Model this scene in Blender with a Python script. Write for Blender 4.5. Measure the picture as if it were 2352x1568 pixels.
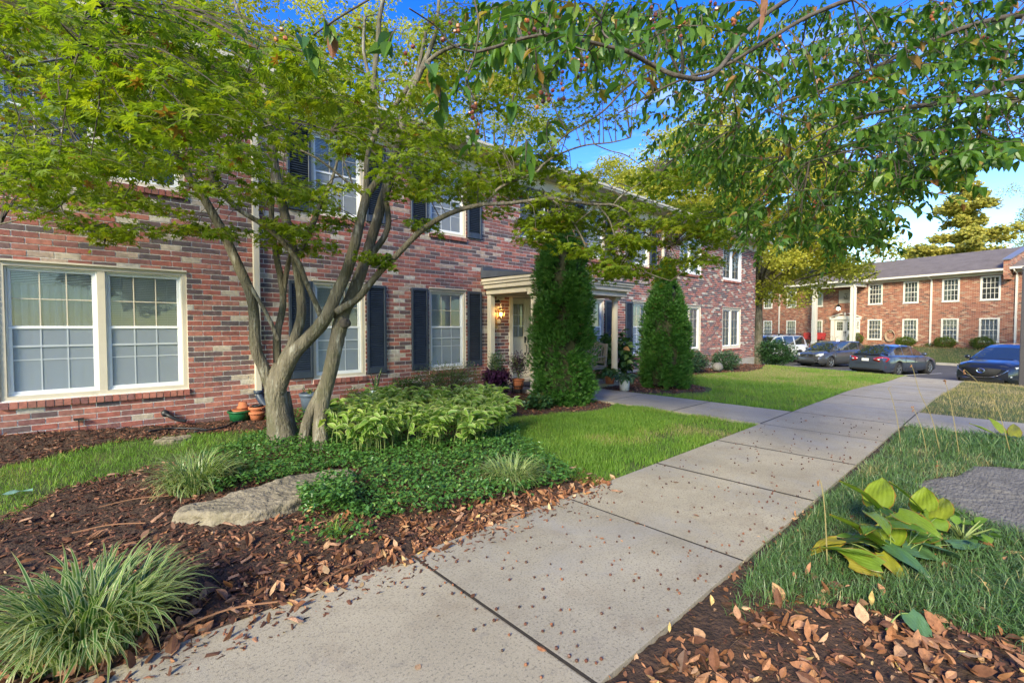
import bpy, math, random
import numpy as np
from mathutils import Vector, Matrix

rnd = random.Random(11)
rg = np.random.default_rng(11)
scene = bpy.context.scene
for o in list(bpy.data.objects):
    bpy.data.objects.remove(o)
COL = scene.collection

# ------------------------------------------------------------------ camera, sky, sun, exposure
F0, CX, CY, VPX, HZ = 1067.0, 1176.0, 784.0, 2338.0, 750.0      # the photograph at 2352 x 1568
PITCH = math.atan((CY - HZ) / F0)
YAWA = math.atan((VPX - CX) / math.hypot(F0, CY - HZ))
fw = np.array([math.cos(YAWA), math.sin(YAWA), 0.0])
rt = np.array([math.sin(YAWA), -math.cos(YAWA), 0.0])
CAM = np.array([0, 0, 1.5])
fwd = fw * math.cos(PITCH) - np.array([0, 0, 1.0]) * math.sin(PITCH)
upv = fw * math.sin(PITCH) + np.array([0, 0, 1.0]) * math.cos(PITCH)


def at(u, v, D):
    """the real point that is D metres ahead of where the photographer stood"""
    r = fwd + rt * (u - CX) / F0 + upv * (CY - v) / F0
    return CAM + r * (D / float(r @ fw))


cam_data = bpy.data.cameras.new('camera')
cam_data.sensor_width = 36.0
cam_data.lens = 36.0 * F0 / 2352.0
cam_data.clip_start = 0.05
cam_data.clip_end = 3000
cam = bpy.data.objects.new('camera', cam_data)
COL.objects.link(cam)
cam.location = CAM
m = Matrix((rt, upv, -fwd)).transposed()
cam.rotation_euler = m.to_euler()
scene.camera = cam

SUN_DIR = np.array([-0.915, -0.403, 0.0])                       # towards the sun, on the ground plan
SUN_EL = math.radians(29)
world = bpy.data.worlds.new('World')
scene.world = world
world.use_nodes = True
wn, wl = world.node_tree.nodes, world.node_tree.links
bg = wn['Background']
sky = wn.new('ShaderNodeTexSky')
sky.sky_type = 'NISHITA'
sky.sun_disc = False
sky.sun_elevation = SUN_EL
sky.sun_rotation = math.atan2(SUN_DIR[0], SUN_DIR[1])
sky.air_density = 1.0
sky.dust_density = 0.2
sky.ozone_density = 1.6
bg.inputs['Strength'].default_value = 0.15
# a few thin clouds, the same all over the sky
tc = wn.new('ShaderNodeTexCoord')
mp = wn.new('ShaderNodeMapping')
mp.inputs['Scale'].default_value = (1.0, 1.0, 3.4)
cn = wn.new('ShaderNodeTexNoise')
cn.inputs['Scale'].default_value = 2.6
cn.inputs['Detail'].default_value = 9
cn.inputs['Roughness'].default_value = 0.58
cr = wn.new('ShaderNodeValToRGB')
cr.color_ramp.elements[0].position = 0.53
cr.color_ramp.elements[0].color = (0, 0, 0, 1)
cr.color_ramp.elements[1].position = 0.78
cr.color_ramp.elements[1].color = (0.75, 0.75, 0.75, 1)
mx = wn.new('ShaderNodeMixRGB')
mx.inputs[2].default_value = (4.2, 4.1, 4.2, 1)
wl.new(tc.outputs['Generated'], mp.inputs[0])
wl.new(mp.outputs[0], cn.inputs['Vector'])
wl.new(cn.outputs['Fac'], cr.inputs[0])
wl.new(cr.outputs[0], mx.inputs[0])
hs = wn.new('ShaderNodeHueSaturation')
hs.inputs['Hue'].default_value = 0.532
hs.inputs['Saturation'].default_value = 1.48
wl.new(sky.outputs[0], hs.inputs['Color'])
wl.new(hs.outputs[0], mx.inputs[1])
wl.new(mx.outputs[0], bg.inputs['Color'])

sun_data = bpy.data.lights.new('sun', 'SUN')
sun_data.energy = 2.45
sun_data.angle = math.radians(15)
sun_data.color = (1.0, 0.88, 0.72)
sun = bpy.data.objects.new('sun', sun_data)
COL.objects.link(sun)
sd = Vector((SUN_DIR[0] * math.cos(SUN_EL), SUN_DIR[1] * math.cos(SUN_EL), math.sin(SUN_EL)))
sun.rotation_euler = sd.to_track_quat('Z', 'Y').to_euler()
sun.location = (-20, -12, 30)

scene.view_settings.view_transform = 'Standard'
scene.view_settings.look = 'None'
scene.view_settings.exposure = 1.72
scene.view_settings.gamma = 1
scene.view_settings.use_white_balance = True
scene.view_settings.white_balance_temperature = 7100
scene.view_settings.white_balance_tint = -3
scene.view_settings.use_curve_mapping = False
scene.cycles.max_bounces = 8
scene.cycles.diffuse_bounces = 4
scene.cycles.transparent_max_bounces = 12
scene.cycles.transmission_bounces = 4
scene.cycles.caustics_reflective = False
scene.cycles.caustics_refractive = False


# ------------------------------------------------------------------ ground height
def sstep(x, a, b):
    t = np.clip((np.asarray(x, float) - a) / (b - a), 0, 1)
    return t * t * (3 - 2 * t)


T2 = np.array([0.2823, 0.9593]); T2 /= np.linalg.norm(T2)    # along the far building
N2 = np.array([T2[1], -T2[0]])                               # away from the camera, across the car park


def zpath(x, y):
    n = np.asarray(x) * N2[0] + np.asarray(y) * N2[1]
    z = -0.2 * sstep(x, 12.5, 19.5) - 0.62 * sstep(n, 18.5, 25.3) - 0.22 * sstep(n, 26, 38)
    return z + 1.02 * sstep(n, 39.6, 44.0)


def zg(x, y):
    x = np.asarray(x, float); y = np.asarray(y, float)
    z = zpath(x, y) - 0.03
    z = z + 0.15 * sstep(-x, -1.6, 1.2) * sstep(y, 7.5, 8.6) * (x < 3)
    z = z + 0.05 * np.exp(-((x - 2.0) ** 2 + (y - 5.9) ** 2) / 0.8)
    return z


# ------------------------------------------------------------------ materials
MATS = {}


def ramp_node(nt, cols, const=False):
    r = nt.nodes.new('ShaderNodeValToRGB')
    r.color_ramp.interpolation = 'CONSTANT' if const else 'LINEAR'
    el = r.color_ramp.elements
    n = len(cols)
    for i, c in enumerate(cols):
        pos, col = c if isinstance(c[1], tuple) else (i / (n if const else max(1, n - 1)), c)
        e = el[i] if i < 2 else el.new(pos)
        e.position = pos
        e.color = (*col, 1)
    return r


def mat(name, col=(0.5, 0.5, 0.5), rough=0.7, ramp=None, const=False, noise=None, noise2=None, bump=None, spec=0.4,
        metal=0.0, trans=0.0, tcol=None, edge=None, emit=None, coat=0.0, stretch=None, tip=None):
    """procedural surface: a colour (or a ramp over each piece's own 'rnd'), grain, fine relief, light through leaves"""
    if name in MATS:
        return MATS[name]
    ma = bpy.data.materials.new(name)
    MATS[name] = ma
    ma.use_nodes = True
    nt = ma.node_tree
    N, L = nt.nodes, nt.links
    b = N['Principled BSDF']
    b.inputs['Roughness'].default_value = rough
    b.inputs['Specular IOR Level'].default_value = spec
    b.inputs['Metallic'].default_value = metal
    b.inputs['Coat Weight'].default_value = coat
    geo = N.new('ShaderNodeNewGeometry')
    pos = geo.outputs['Position']
    if stretch:
        mpn = N.new('ShaderNodeMapping')
        mpn.inputs['Scale'].default_value = stretch
        L.new(pos, mpn.inputs[0])
        pos = mpn.outputs[0]
    if ramp:
        a = N.new('ShaderNodeAttribute'); a.attribute_name = 'rnd'
        r = ramp_node(nt, ramp, const)
        L.new(a.outputs['Fac'], r.inputs[0])
        c = r.outputs[0]
    else:
        rgb = N.new('ShaderNodeRGB'); rgb.outputs[0].default_value = (*col, 1)
        c = rgb.outputs[0]
    if edge:
        a2 = N.new('ShaderNodeAttribute'); a2.attribute_name = 'edge'
        mr = N.new('ShaderNodeMapRange')
        mr.inputs[1].default_value, mr.inputs[2].default_value = edge[1], edge[2]
        L.new(a2.outputs['Fac'], mr.inputs[0])
        mm = N.new('ShaderNodeMixRGB'); mm.inputs[2].default_value = (*edge[0], 1)
        L.new(mr.outputs[0], mm.inputs[0]); L.new(c, mm.inputs[1])
        c = mm.outputs[0]
    if tip:
        a2 = N.new('ShaderNodeAttribute'); a2.attribute_name = 'along'
        mr = N.new('ShaderNodeMapRange')
        mr.inputs[1].default_value, mr.inputs[2].default_value = tip[1], tip[2]
        L.new(a2.outputs['Fac'], mr.inputs[0])
        mm = N.new('ShaderNodeMixRGB'); mm.inputs[2].default_value = (*tip[0], 1)
        L.new(mr.outputs[0], mm.inputs[0]); L.new(c, mm.inputs[1])
        c = mm.outputs[0]
    for ns in (noise, noise2):
        if not ns:
            continue
        t = N.new('ShaderNodeTexNoise'); t.inputs['Scale'].default_value = ns[0]
        t.inputs['Detail'].default_value = 6; t.inputs['Roughness'].default_value = 0.62
        L.new(pos, t.inputs['Vector'])
        if len(ns) == 2:                                        # lighter / darker grain
            mr = N.new('ShaderNodeMapRange')
            mr.inputs[1].default_value, mr.inputs[2].default_value = 0.3, 0.7
            mr.inputs[3].default_value, mr.inputs[4].default_value = 1 - ns[1], 1 + ns[1]
            L.new(t.outputs['Fac'], mr.inputs[0])
            v = N.new('ShaderNodeVectorMath'); v.operation = 'SCALE'
            L.new(c, v.inputs[0]); L.new(mr.outputs[0], v.inputs['Scale'])
            c = v.outputs[0]
        else:                                                   # patches of a second colour
            mr = N.new('ShaderNodeMapRange')
            mr.inputs[1].default_value, mr.inputs[2].default_value = ns[2], ns[3]
            L.new(t.outputs['Fac'], mr.inputs[0])
            mm = N.new('ShaderNodeMixRGB'); mm.inputs[2].default_value = (*ns[1], 1)
            L.new(mr.outputs[0], mm.inputs[0]); L.new(c, mm.inputs[1])
            c = mm.outputs[0]
    L.new(c, b.inputs['Base Color'])
    if bump:
        t = N.new('ShaderNodeTexNoise'); t.inputs['Scale'].default_value = bump[0]
        t.inputs['Detail'].default_value = 8
        L.new(pos, t.inputs['Vector'])
        bp = N.new('ShaderNodeBump'); bp.inputs['Strength'].default_value = bump[1]
        bp.inputs['Distance'].default_value = bump[2] if len(bump) > 2 else 0.01
        L.new(t.outputs['Fac'], bp.inputs['Height'])
        L.new(bp.outputs[0], b.inputs['Normal'])
    if trans:
        tr = N.new('ShaderNodeBsdfTranslucent')
        if tcol:
            v = N.new('ShaderNodeMixRGB'); v.blend_type = 'MULTIPLY'; v.inputs[0].default_value = 1
            v.inputs[2].default_value = (*tcol, 1)
            L.new(c, v.inputs[1]); L.new(v.outputs[0], tr.inputs[0])
        else:
            L.new(c, tr.inputs[0])
        mxs = N.new('ShaderNodeMixShader'); mxs.inputs[0].default_value = trans
        L.new(b.outputs[0], mxs.inputs[1]); L.new(tr.outputs[0], mxs.inputs[2])
        L.new(mxs.outputs[0], N['Material Output'].inputs[0])
    if emit:
        b.inputs['Emission Color'].default_value = (*emit[0], 1)
        b.inputs['Emission Strength'].default_value = emit[1]
    return ma


def glass(name, tint=(1, 1, 1), film=0.0, ior=1.5, fcol=(0.3, 0.33, 0.35), rough=0.0):
    """thin clear pane: reflects by angle, lets the rest through; film = share of pale film"""
    if name in MATS:
        return MATS[name]
    ma = bpy.data.materials.new(name); MATS[name] = ma
    ma.use_nodes = True
    nt = ma.node_tree; N, L = nt.nodes, nt.links
    N.remove(N['Principled BSDF'])
    fr = N.new('ShaderNodeFresnel'); fr.inputs[0].default_value = ior
    tr = N.new('ShaderNodeBsdfTransparent'); tr.inputs[0].default_value = (*tint, 1)
    gl = N.new('ShaderNodeBsdfGlossy'); gl.inputs['Roughness'].default_value = rough
    m1 = N.new('ShaderNodeMixShader')
    L.new(fr.outputs[0], m1.inputs[0]); L.new(tr.outputs[0], m1.inputs[1]); L.new(gl.outputs[0], m1.inputs[2])
    out = m1.outputs[0]
    if film:
        df = N.new('ShaderNodeBsdfDiffuse'); df.inputs[0].default_value = (*fcol, 1)
        m2 = N.new('ShaderNodeMixShader'); m2.inputs[0].default_value = film
        L.new(out, m2.inputs[1]); L.new(df.outputs[0], m2.inputs[2])
        out = m2.outputs[0]
    L.new(out, N['Material Output'].inputs[0])
    return ma


# ------------------------------------------------------------------ object helpers
def link(o, parent=None):
    COL.objects.link(o)
    if parent is not None:
        o.parent = parent
    return o


def tag(o, label=None, cat=None, group=None, kind=None):
    if label: o['label'] = label
    if cat: o['category'] = cat
    if group: o['group'] = group
    if kind: o['kind'] = kind
    return o


def empty(name, loc=(0, 0, 0), rz=0.0, label=None, cat=None, group=None, parent=None):
    o = bpy.data.objects.new(name, None)
    o.empty_display_size = 0.2
    link(o, parent)
    o.location = loc
    o.rotation_euler = (0, 0, rz)
    return tag(o, label, cat, group)


def copy_tree(o, parent=None):
    c = o.copy(); COL.objects.link(c); c.parent = parent
    for ch in list(o.children):
        copy_tree(ch, c)
    return c


def raw_mesh(name, verts, faces, attrs=None, mi=None, smooth=False):
    """verts (n,3), faces (k,3|4) arrays or a list of arrays -> mesh"""
    me = bpy.data.meshes.new(name)
    verts = np.asarray(verts, np.float32).reshape(-1, 3)
    if not isinstance(faces, list):
        faces = [faces]
    faces = [np.asarray(f, np.int32) for f in faces if len(f)]
    me.vertices.add(len(verts)); me.vertices.foreach_set('co', verts.ravel())
    loops = np.concatenate([f.ravel() for f in faces])
    starts, s = [], 0
    for f in faces:
        k = f.shape[1]
        starts.append(s + np.arange(len(f)) * k); s += f.size
    starts = np.concatenate(starts).astype(np.int32)
    me.loops.add(len(loops)); me.loops.foreach_set('vertex_index', loops)
    me.polygons.add(len(starts)); me.polygons.foreach_set('loop_start', starts)
    if mi is not None:
        me.polygons.foreach_set('material_index', np.asarray(mi, np.int32))
    me.polygons.foreach_set('use_smooth', np.full(len(starts), smooth))
    for k, a in (attrs or {}).items():
        at_ = me.attributes.new(k, 'FLOAT', 'POINT')
        at_.data.foreach_set('value', np.asarray(a, np.float32))
    me.update(calc_edges=True)
    return me


class MB:
    def __init__(s):
        s.v, s.f, s.r, s.m = [], [], [], []
        s.cur = 0

    def add(s, vs, fs, r=0.5):
        b = len(s.v)
        s.v.extend([tuple(map(float, p)) for p in vs])
        s.r.extend([r] * len(vs))
        for f in fs:
            s.f.append(tuple(b + i for i in f)); s.m.append(s.cur)

    def box(s, x0, y0, z0, x1, y1, z1, r=0.5, skip=''):
        vs = [(x0, y0, z0), (x1, y0, z0), (x1, y1, z0), (x0, y1, z0), (x0, y0, z1), (x1, y0, z1), (x1, y1, z1), (x0, y1, z1)]
        fs = {'b': (0, 3, 2, 1), 't': (4, 5, 6, 7), 'f': (0, 1, 5, 4), 'k': (2, 3, 7, 6), 'l': (3, 0, 4, 7), 'r': (1, 2, 6, 5)}
        s.add(vs, [f for k, f in fs.items() if k not in skip], r)

    def obox(s, c, ax, ay, az, r=0.5):
        c, ax, ay, az = map(lambda q: np.array(q, float), (c, ax, ay, az))
        vs = [c + i * ax + j * ay + k * az for k in (-1, 1) for (i, j) in ((-1, -1), (1, -1), (1, 1), (-1, 1))]
        s.add(vs, [(0, 3, 2, 1), (4, 5, 6, 7), (0, 1, 5, 4), (2, 3, 7, 6), (3, 0, 4, 7), (1, 2, 6, 5)], r)

    def bar(s, a, b, w, h, r=0.5, up=(0, 0, 1)):
        a, b = np.array(a, float), np.array(b, float)
        d = b - a; L = np.linalg.norm(d); d /= L
        u = np.array(up, float)
        if abs(d @ u) > 0.95: u = np.array([1.0, 0, 0])
        sx = np.cross(d, u); sx /= np.linalg.norm(sx); uz = np.cross(sx, d)
        s.obox((a + b) / 2, d * L / 2, sx * w / 2, uz * h / 2, r)

    def tube(s, pts, rad, seg=8, cap=True, r=0.5, wob=0.0):
        pts = [np.array(p, float) for p in pts]
        n = len(pts)
        if not hasattr(rad, '__len__'): rad = [rad] * n
        ref = np.array([0.31, 0.17, 0.93])
        rings = []
        for i, p in enumerate(pts):
            d = pts[min(i + 1, n - 1)] - pts[max(i - 1, 0)]
            d /= (np.linalg.norm(d) + 1e-9)
            if abs(d @ ref) > 0.97: ref = np.array([0.9, 0.3, 0.1])
            a = np.cross(ref, d); a /= np.linalg.norm(a); b = np.cross(d, a)
            ref = b if abs(d @ b) < 0.5 else ref
            for j in range(seg):
                t = 2 * math.pi * j / seg
                k = rad[i] * (1 + (rnd.uniform(-wob, wob) if wob else 0))
                rings.append(p + (a * math.cos(t) + b * math.sin(t)) * k)
        fs = []
        for i in range(n - 1):
            for j in range(seg):
                q = (j + 1) % seg
                fs.append((i * seg + j, i * seg + q, (i + 1) * seg + q, (i + 1) * seg + j))
        if cap:
            fs.append(tuple(range(seg))[::-1]); fs.append(tuple((n - 1) * seg + j for j in range(seg)))
        s.add(rings, fs, r)

    def lathe(s, prof, c=(0, 0, 0), seg=20, r=0.5, cap=True):
        vs, fs = [], []
        for (rr, z) in prof:
            for j in range(seg):
                t = 2 * math.pi * j / seg
                vs.append((c[0] + rr * math.cos(t), c[1] + rr * math.sin(t), c[2] + z))
        for i in range(len(prof) - 1):
            for j in range(seg):
                q = (j + 1) % seg
                fs.append((i * seg + j, i * seg + q, (i + 1) * seg + q, (i + 1) * seg + j))
        if cap:
            fs.append(tuple(range(seg))[::-1])
        s.add(vs, fs, r)

    def prism(s, poly, z0, z1, r=0.5):
        n = len(poly)
        vs = [(x, y, z0) for x, y in poly] + [(x, y, z1) for x, y in poly]
        fs = [tuple(range(n))[::-1], tuple(range(n, 2 * n))] + [(i, (i + 1) % n, n + (i + 1) % n, n + i) for i in range(n)]
        s.add(vs, fs, r)

    def grid(s, P, r=0.5, closed=False):
        """P[i][j] points"""
        n, m_ = len(P), len(P[0])
        vs = [p for row in P for p in row]
        fs = []
        for i in range(n - 1):
            for j in range(m_ - (0 if closed else 1)):
                q = (j + 1) % m_
                fs.append((i * m_ + j, i * m_ + q, (i + 1) * m_ + q, (i + 1) * m_ + j))
        s.add(vs, fs, r)

    def mesh(s, name, mats, smooth=False):
        me = bpy.data.meshes.new(name)
        me.from_pydata(s.v, [], s.f)
        if not isinstance(mats, (list, tuple)): mats = [mats]
        for q in mats: me.materials.append(q)
        if len(mats) > 1: me.polygons.foreach_set('material_index', s.m)
        me.polygons.foreach_set('use_smooth', [smooth] * len(me.polygons))
        a = me.attributes.new('rnd', 'FLOAT', 'POINT'); a.data.foreach_set('value', s.r)
        me.update()
        return me

    def build(s, name, mats, parent=None, smooth=False, kind=None, loc=None):
        o = bpy.data.objects.new(name, s.mesh(name, mats, smooth))
        link(o, parent)
        if loc is not None: o.location = loc
        if kind: o['kind'] = kind
        if smooth == 'auto': pass
        return o


def bevel(o, w=0.01, seg=2):
    b = o.modifiers.new('bevel', 'BEVEL'); b.width = w; b.segments = seg; b.limit_method = 'ANGLE'
    return o


def crom(pts, k=5):
    """smooth curve through points given as tuples (any length)"""
    P = [np.array(p, float) for p in pts]
    out = []
    for i in range(len(P) - 1):
        p0, p1, p2, p3 = P[max(i - 1, 0)], P[i], P[i + 1], P[min(i + 2, len(P) - 1)]
        for j in range(k):
            t = j / k
            out.append(0.5 * (2 * p1 + (p2 - p0) * t + (2 * p0 - 5 * p1 + 4 * p2 - p3) * t * t + (3 * p1 - p0 - 3 * p2 + p3) * t ** 3))
    out.append(P[-1])
    return out


# ------------------------------------------------------------------ many small pieces as one mesh
def rotm(yaw, tilt, roll):
    yaw, tilt, roll = (np.asarray(a, float) for a in np.broadcast_arrays(yaw, tilt, roll))
    cy, sy, ct, st, cr_, sr = np.cos(yaw), np.sin(yaw), np.cos(tilt), np.sin(tilt), np.cos(roll), np.sin(roll)
    M = np.empty(yaw.shape + (3, 3))
    # Rz @ Ry @ Rx
    M[..., 0, 0] = cy * ct; M[..., 0, 1] = cy * st * sr - sy * cr_; M[..., 0, 2] = cy * st * cr_ + sy * sr
    M[..., 1, 0] = sy * ct; M[..., 1, 1] = sy * st * sr + cy * cr_; M[..., 1, 2] = sy * st * cr_ - cy * sr
    M[..., 2, 0] = -st; M[..., 2, 1] = ct * sr; M[..., 2, 2] = ct * cr_
    return M


def scatter_mesh(name, batches):
    """batches: (proto, T(n,3), R(n,3,3), S(n), rnd(n)); proto = dict(v, f(k,3), edge, along)"""
    V, Fs, rn, ed, al, base = [], [], [], [], [], 0
    for proto, T, R, S, q in batches:
        n = len(T)
        if n == 0: continue
        pv = proto['v']; nv = len(pv)
        S = np.asarray(S, float)
        if S.ndim == 1: S = S[:, None]
        P = pv[None, :, :] * (S[:, None, :] if S.shape[1] == 3 else S[:, :, None])
        W = np.einsum('nij,nvj->nvi', R, P) + np.asarray(T)[:, None, :]
        V.append(W.reshape(-1, 3))
        Fs.append((proto['f'][None] + (np.arange(n) * nv)[:, None, None] + base).reshape(-1, 3))
        rn.append(np.repeat(q, nv)); ed.append(np.tile(proto['edge'], n)); al.append(np.tile(proto['along'], n))
        base += n * nv
    return raw_mesh(name, np.concatenate(V), np.concatenate(Fs),
                    {'rnd': np.concatenate(rn), 'edge': np.concatenate(ed), 'along': np.concatenate(al)})


def scatter(name, batches, material, parent=None, kind='stuff', label=None, cat=None, group=None):
    me = scatter_mesh(name, batches)
    me.materials.append(material)
    o = bpy.data.objects.new(name, me)
    link(o, parent)
    return tag(o, label, cat, group, kind)


def proto_strip(rows, w):
    """rows: (x, z, halfwidth, fold) centre line with two edges -> 3 columns"""
    v, f, e, a = [], [], [], []
    n = len(rows)
    for i, (x, z, hw, fo) in enumerate(rows):
        for s_ in (-1, 0, 1):
            v.append((x, s_ * hw * w, z + abs(s_) * fo)); e.append(abs(s_)); a.append(i / (n - 1))
    for i in range(n - 1):
        for c in (0, 1):
            p, q, r_, s_ = i * 3 + c, i * 3 + c + 1, (i + 1) * 3 + c + 1, (i + 1) * 3 + c
            if rows[i][2] > 0: f.append((p, q, r_))
            if rows[i + 1][2] > 0: f.append((p, r_, s_))
            if rows[i + 1][2] == 0 and rows[i][2] > 0: pass
    return dict(v=np.array(v, float), f=np.array(f, int), edge=np.array(e, float), along=np.array(a, float))


def proto_ovate(n=4, w=0.5, curl=0.25, fold=0.12):
    rows = []
    for i in range(n + 1):
        t = i / n
        hw = math.sin(math.pi * min(1, t * 0.96 + 0.02) ** 0.8) * 0.5
        if i in (0, n): hw = 0.0
        rows.append((t, -curl * t * t, hw, fold * hw * 2))
    rows[0] = (0, 0, 0.02, 0)
    return proto_strip(rows, w)


def proto_blade(n=4, w=0.02, bend=1.0, flat=False):
    """grass blade that starts upward and arches over; length 1"""
    rows = []
    ang = math.radians(84); x = z = 0.0
    for i in range(n + 1):
        t = i / n
        rows.append((x, z, (1 - t ** 2.2) if i < n else 0.0, 0.0))
        st = 1 / n
        a = ang - bend * (t + 0.5 / n) ** 1.5
        x += math.cos(a) * st; z += math.sin(a) * st
    if flat:
        v, f, e, al = [], [], [], []
        for i, (x, z, hw, _) in enumerate(rows):
            if hw > 0: v += [(x, -hw * w, z), (x, hw * w, z)]; al += [i / n] * 2
            else: v += [(x, 0, z)]; al += [1.0]
        for i in range(n - 1): f += [(2 * i, 2 * i + 1, 2 * i + 3), (2 * i, 2 * i + 3, 2 * i + 2)]
        f.append((2 * n - 2, 2 * n - 1, 2 * n))
        return dict(v=np.array(v, float), f=np.array(f, int), edge=np.zeros(len(v)), along=np.array(al))
    return proto_strip(rows, w)


def proto_maple(lobes=7, deep=0.36):
    v = [(0, 0, 0)]; f = []; e = [0]; a = [0]
    half = math.radians(128)
    lens = {7: [0.45, 0.72, 0.92, 1.0, 0.92, 0.72, 0.45], 5: [0.55, 0.85, 1.0, 0.85, 0.55]}[lobes]
    step = 2 * half / (lobes - 1)
    for i in range(lobes):
        t = -half + i * step
        if i == 0: v.append((0.12 * math.cos(t - 0.5), 0.12 * math.sin(t - 0.5), 0.0)); e.append(0.3); a.append(0.2)
        L = lens[i]
        v.append((L * math.cos(t) * 0.62, L * math.sin(t) * 0.62, -0.10 * L)); e.append(1); a.append(1)
        tv = t + step / 2
        k = deep if i < lobes - 1 else 0.12 / 0.62
        v.append((k * 0.62 * math.cos(tv), k * 0.62 * math.sin(tv), 0.0)); e.append(0.3); a.append(0.3)
    for i in range(1, len(v) - 1):
        f.append((0, i, i + 1))
    return dict(v=np.array(v, float), f=np.array(f, int), edge=np.array(e, float), along=np.array(a, float))


def proto_chip():
    v = [(-0.5, -0.14, 0), (0.45, -0.2, 0.02), (0.55, 0.12, 0), (-0.4, 0.16, 0.03), (0, 0, 0.12)]
    f = [(0, 1, 4), (1, 2, 4), (2, 3, 4), (3, 0, 4)]
    return dict(v=np.array(v, float), f=np.array(f, int), edge=np.zeros(5), along=np.zeros(5))


def proto_ball(seg=6):
    v = [(0, 0, 1)] + [(math.cos(2 * math.pi * j / seg) * .87, math.sin(2 * math.pi * j / seg) * .87, .5) for j in range(seg)]
    v += [(math.cos(2 * math.pi * j / seg) * .87, math.sin(2 * math.pi * j / seg) * .87, -.5) for j in range(seg)] + [(0, 0, -1)]
    f = []
    for j in range(seg):
        q = (j + 1) % seg
        f += [(0, 1 + j, 1 + q), (1 + j, 1 + seg + j, 1 + seg + q), (1 + j, 1 + seg + q, 1 + q), (2 * seg + 1, 1 + seg + q, 1 + seg + j)]
    return dict(v=np.array(v, float), f=np.array(f, int), edge=np.zeros(len(v)), along=np.zeros(len(v)))


def inpoly(x, y, poly):
    x = np.asarray(x); y = np.asarray(y)
    c = np.zeros(x.shape, bool)
    n = len(poly)
    for i in range(n):
        x0, y0 = poly[i]; x1, y1 = poly[(i + 1) % n]
        if y0 == y1: continue
        k = ((y0 > y) != (y1 > y)) & (x < (x1 - x0) * (y - y0) / (y1 - y0) + x0)
        c ^= k
    return c


def pts_in(poly, n, dens=None):
    P = np.array(poly); lo, hi = P.min(0), P.max(0)
    out = []
    got = 0
    for _ in range(60):
        q = rg.uniform(lo, hi, (max(2000, n), 2))
        k = inpoly(q[:, 0], q[:, 1], poly)
        if dens is not None: k &= rg.random(len(q)) < dens(q[:, 0], q[:, 1])
        q = q[k]; out.append(q); got += len(q)
        if got >= n: break
    return np.concatenate(out)[:n]


def fbm(x, y, s=1.0, seed=0):
    """cheap smooth noise, about -1..1"""
    r_ = np.random.default_rng(seed)
    z = np.zeros(np.shape(x))
    for k in range(7):
        a = r_.uniform(0, 6.28); fr_ = s * (1.0 + 0.9 * k) * r_.uniform(0.8, 1.25)
        z = z + np.sin((x * math.cos(a) + y * math.sin(a)) * fr_ + r_.uniform(0, 6.28) + 1.3 * np.sin((y * math.cos(a) - x * math.sin(a)) * fr_ * 0.7)) / (1 + 0.6 * k)
    return z / 2.6
# ------------------------------------------------------------------ colours of the place
M_mortar = mat('mortar', (0.72, 0.66, 0.60), 0.95, noise=(30, 0.18), bump=(220, 0.5, 0.003))
BR = [(0.0, (0.325, 0.110, 0.086)), (0.12, (0.240, 0.090, 0.076)), (0.24, (0.375, 0.148, 0.112)), (0.37, (0.225, 0.100, 0.092)), (0.49, (0.125, 0.084, 0.086)),
      (0.61, (0.100, 0.078, 0.084)), (0.69, (0.310, 0.135, 0.108)), (0.77, (0.165, 0.098, 0.092)), (0.85, (0.43, 0.36, 0.285)), (0.91, (0.37, 0.28, 0.225)), (0.955, (0.50, 0.45, 0.38))]
M_brick = mat('brick', rough=0.85, ramp=BR, const=True, noise=(16, 0.32), noise2=(60, (0.30, 0.24, 0.21), 0.62, 0.86), bump=(90, 0.5, 0.004), spec=0.25, stretch=(1, 1, 1))
M_trim = mat('cream_paint', (0.58, 0.515, 0.41), 0.55, noise=(5, 0.05), noise2=(3, (0.40, 0.35, 0.27), 0.62, 0.9))
M_white = mat('white_metal', (0.76, 0.77, 0.78), 0.4, noise=(8, 0.05))
M_shut = mat('navy_shutter', (0.026, 0.037, 0.060), 0.42, noise=(6, 0.25), spec=0.5)
M_door = mat('door_paint', (0.74, 0.64, 0.48), 0.45, noise=(3, 0.05))
M_black = mat('black_metal', (0.012, 0.012, 0.012), 0.35, spec=0.5)
M_dark = mat('dark_room', (0.035, 0.035, 0.038), 0.9)
M_blind = mat('blind_slat', (0.90, 0.92, 0.94), 0.5, trans=0.1)
M_blindw = mat('blind_cream', (0.80, 0.76, 0.66), 0.5, trans=0.15)
M_curt = mat('curtain', (0.86, 0.89, 0.92), 0.8, noise=(2.2, 0.12), trans=0.1)
G_pane = glass('window_glass', (0.92, 0.96, 0.97), ior=1.62, film=.06, fcol=(.5, .56, .62))  # film paints in a pale reflection; these panes have no screen
G_scr = glass('screened_glass', (0.85, 0.90, 0.92), film=0.30, ior=1.5, fcol=(0.64, 0.70, 0.78))  # insect screen; its pale blue colour also paints in reflected sky
M_roof = mat('roof_shingle', (0.075, 0.072, 0.08), 0.9, noise=(1.2, 0.25), noise2=(40, (0.15, 0.135, 0.13), 0.55, 0.8), bump=(30, 0.6, 0.02))
M_soil = mat('soil', (0.055, 0.032, 0.020), 0.95, noise=(22, 0.5), noise2=(5, (0.09, 0.05, 0.03), 0.45, 0.7), bump=(40, 1.0, 0.03))
M_conc = mat('concrete', rough=0.88, ramp=[(0.0, (0.385, 0.335, 0.240)), (1.0, (0.33, 0.293, 0.220))], noise=(0.9, 0.20), noise2=(75, (0.15, 0.13, 0.10), 0.52, 0.68), bump=(260, 0.55, 0.004), spec=0.25)
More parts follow.
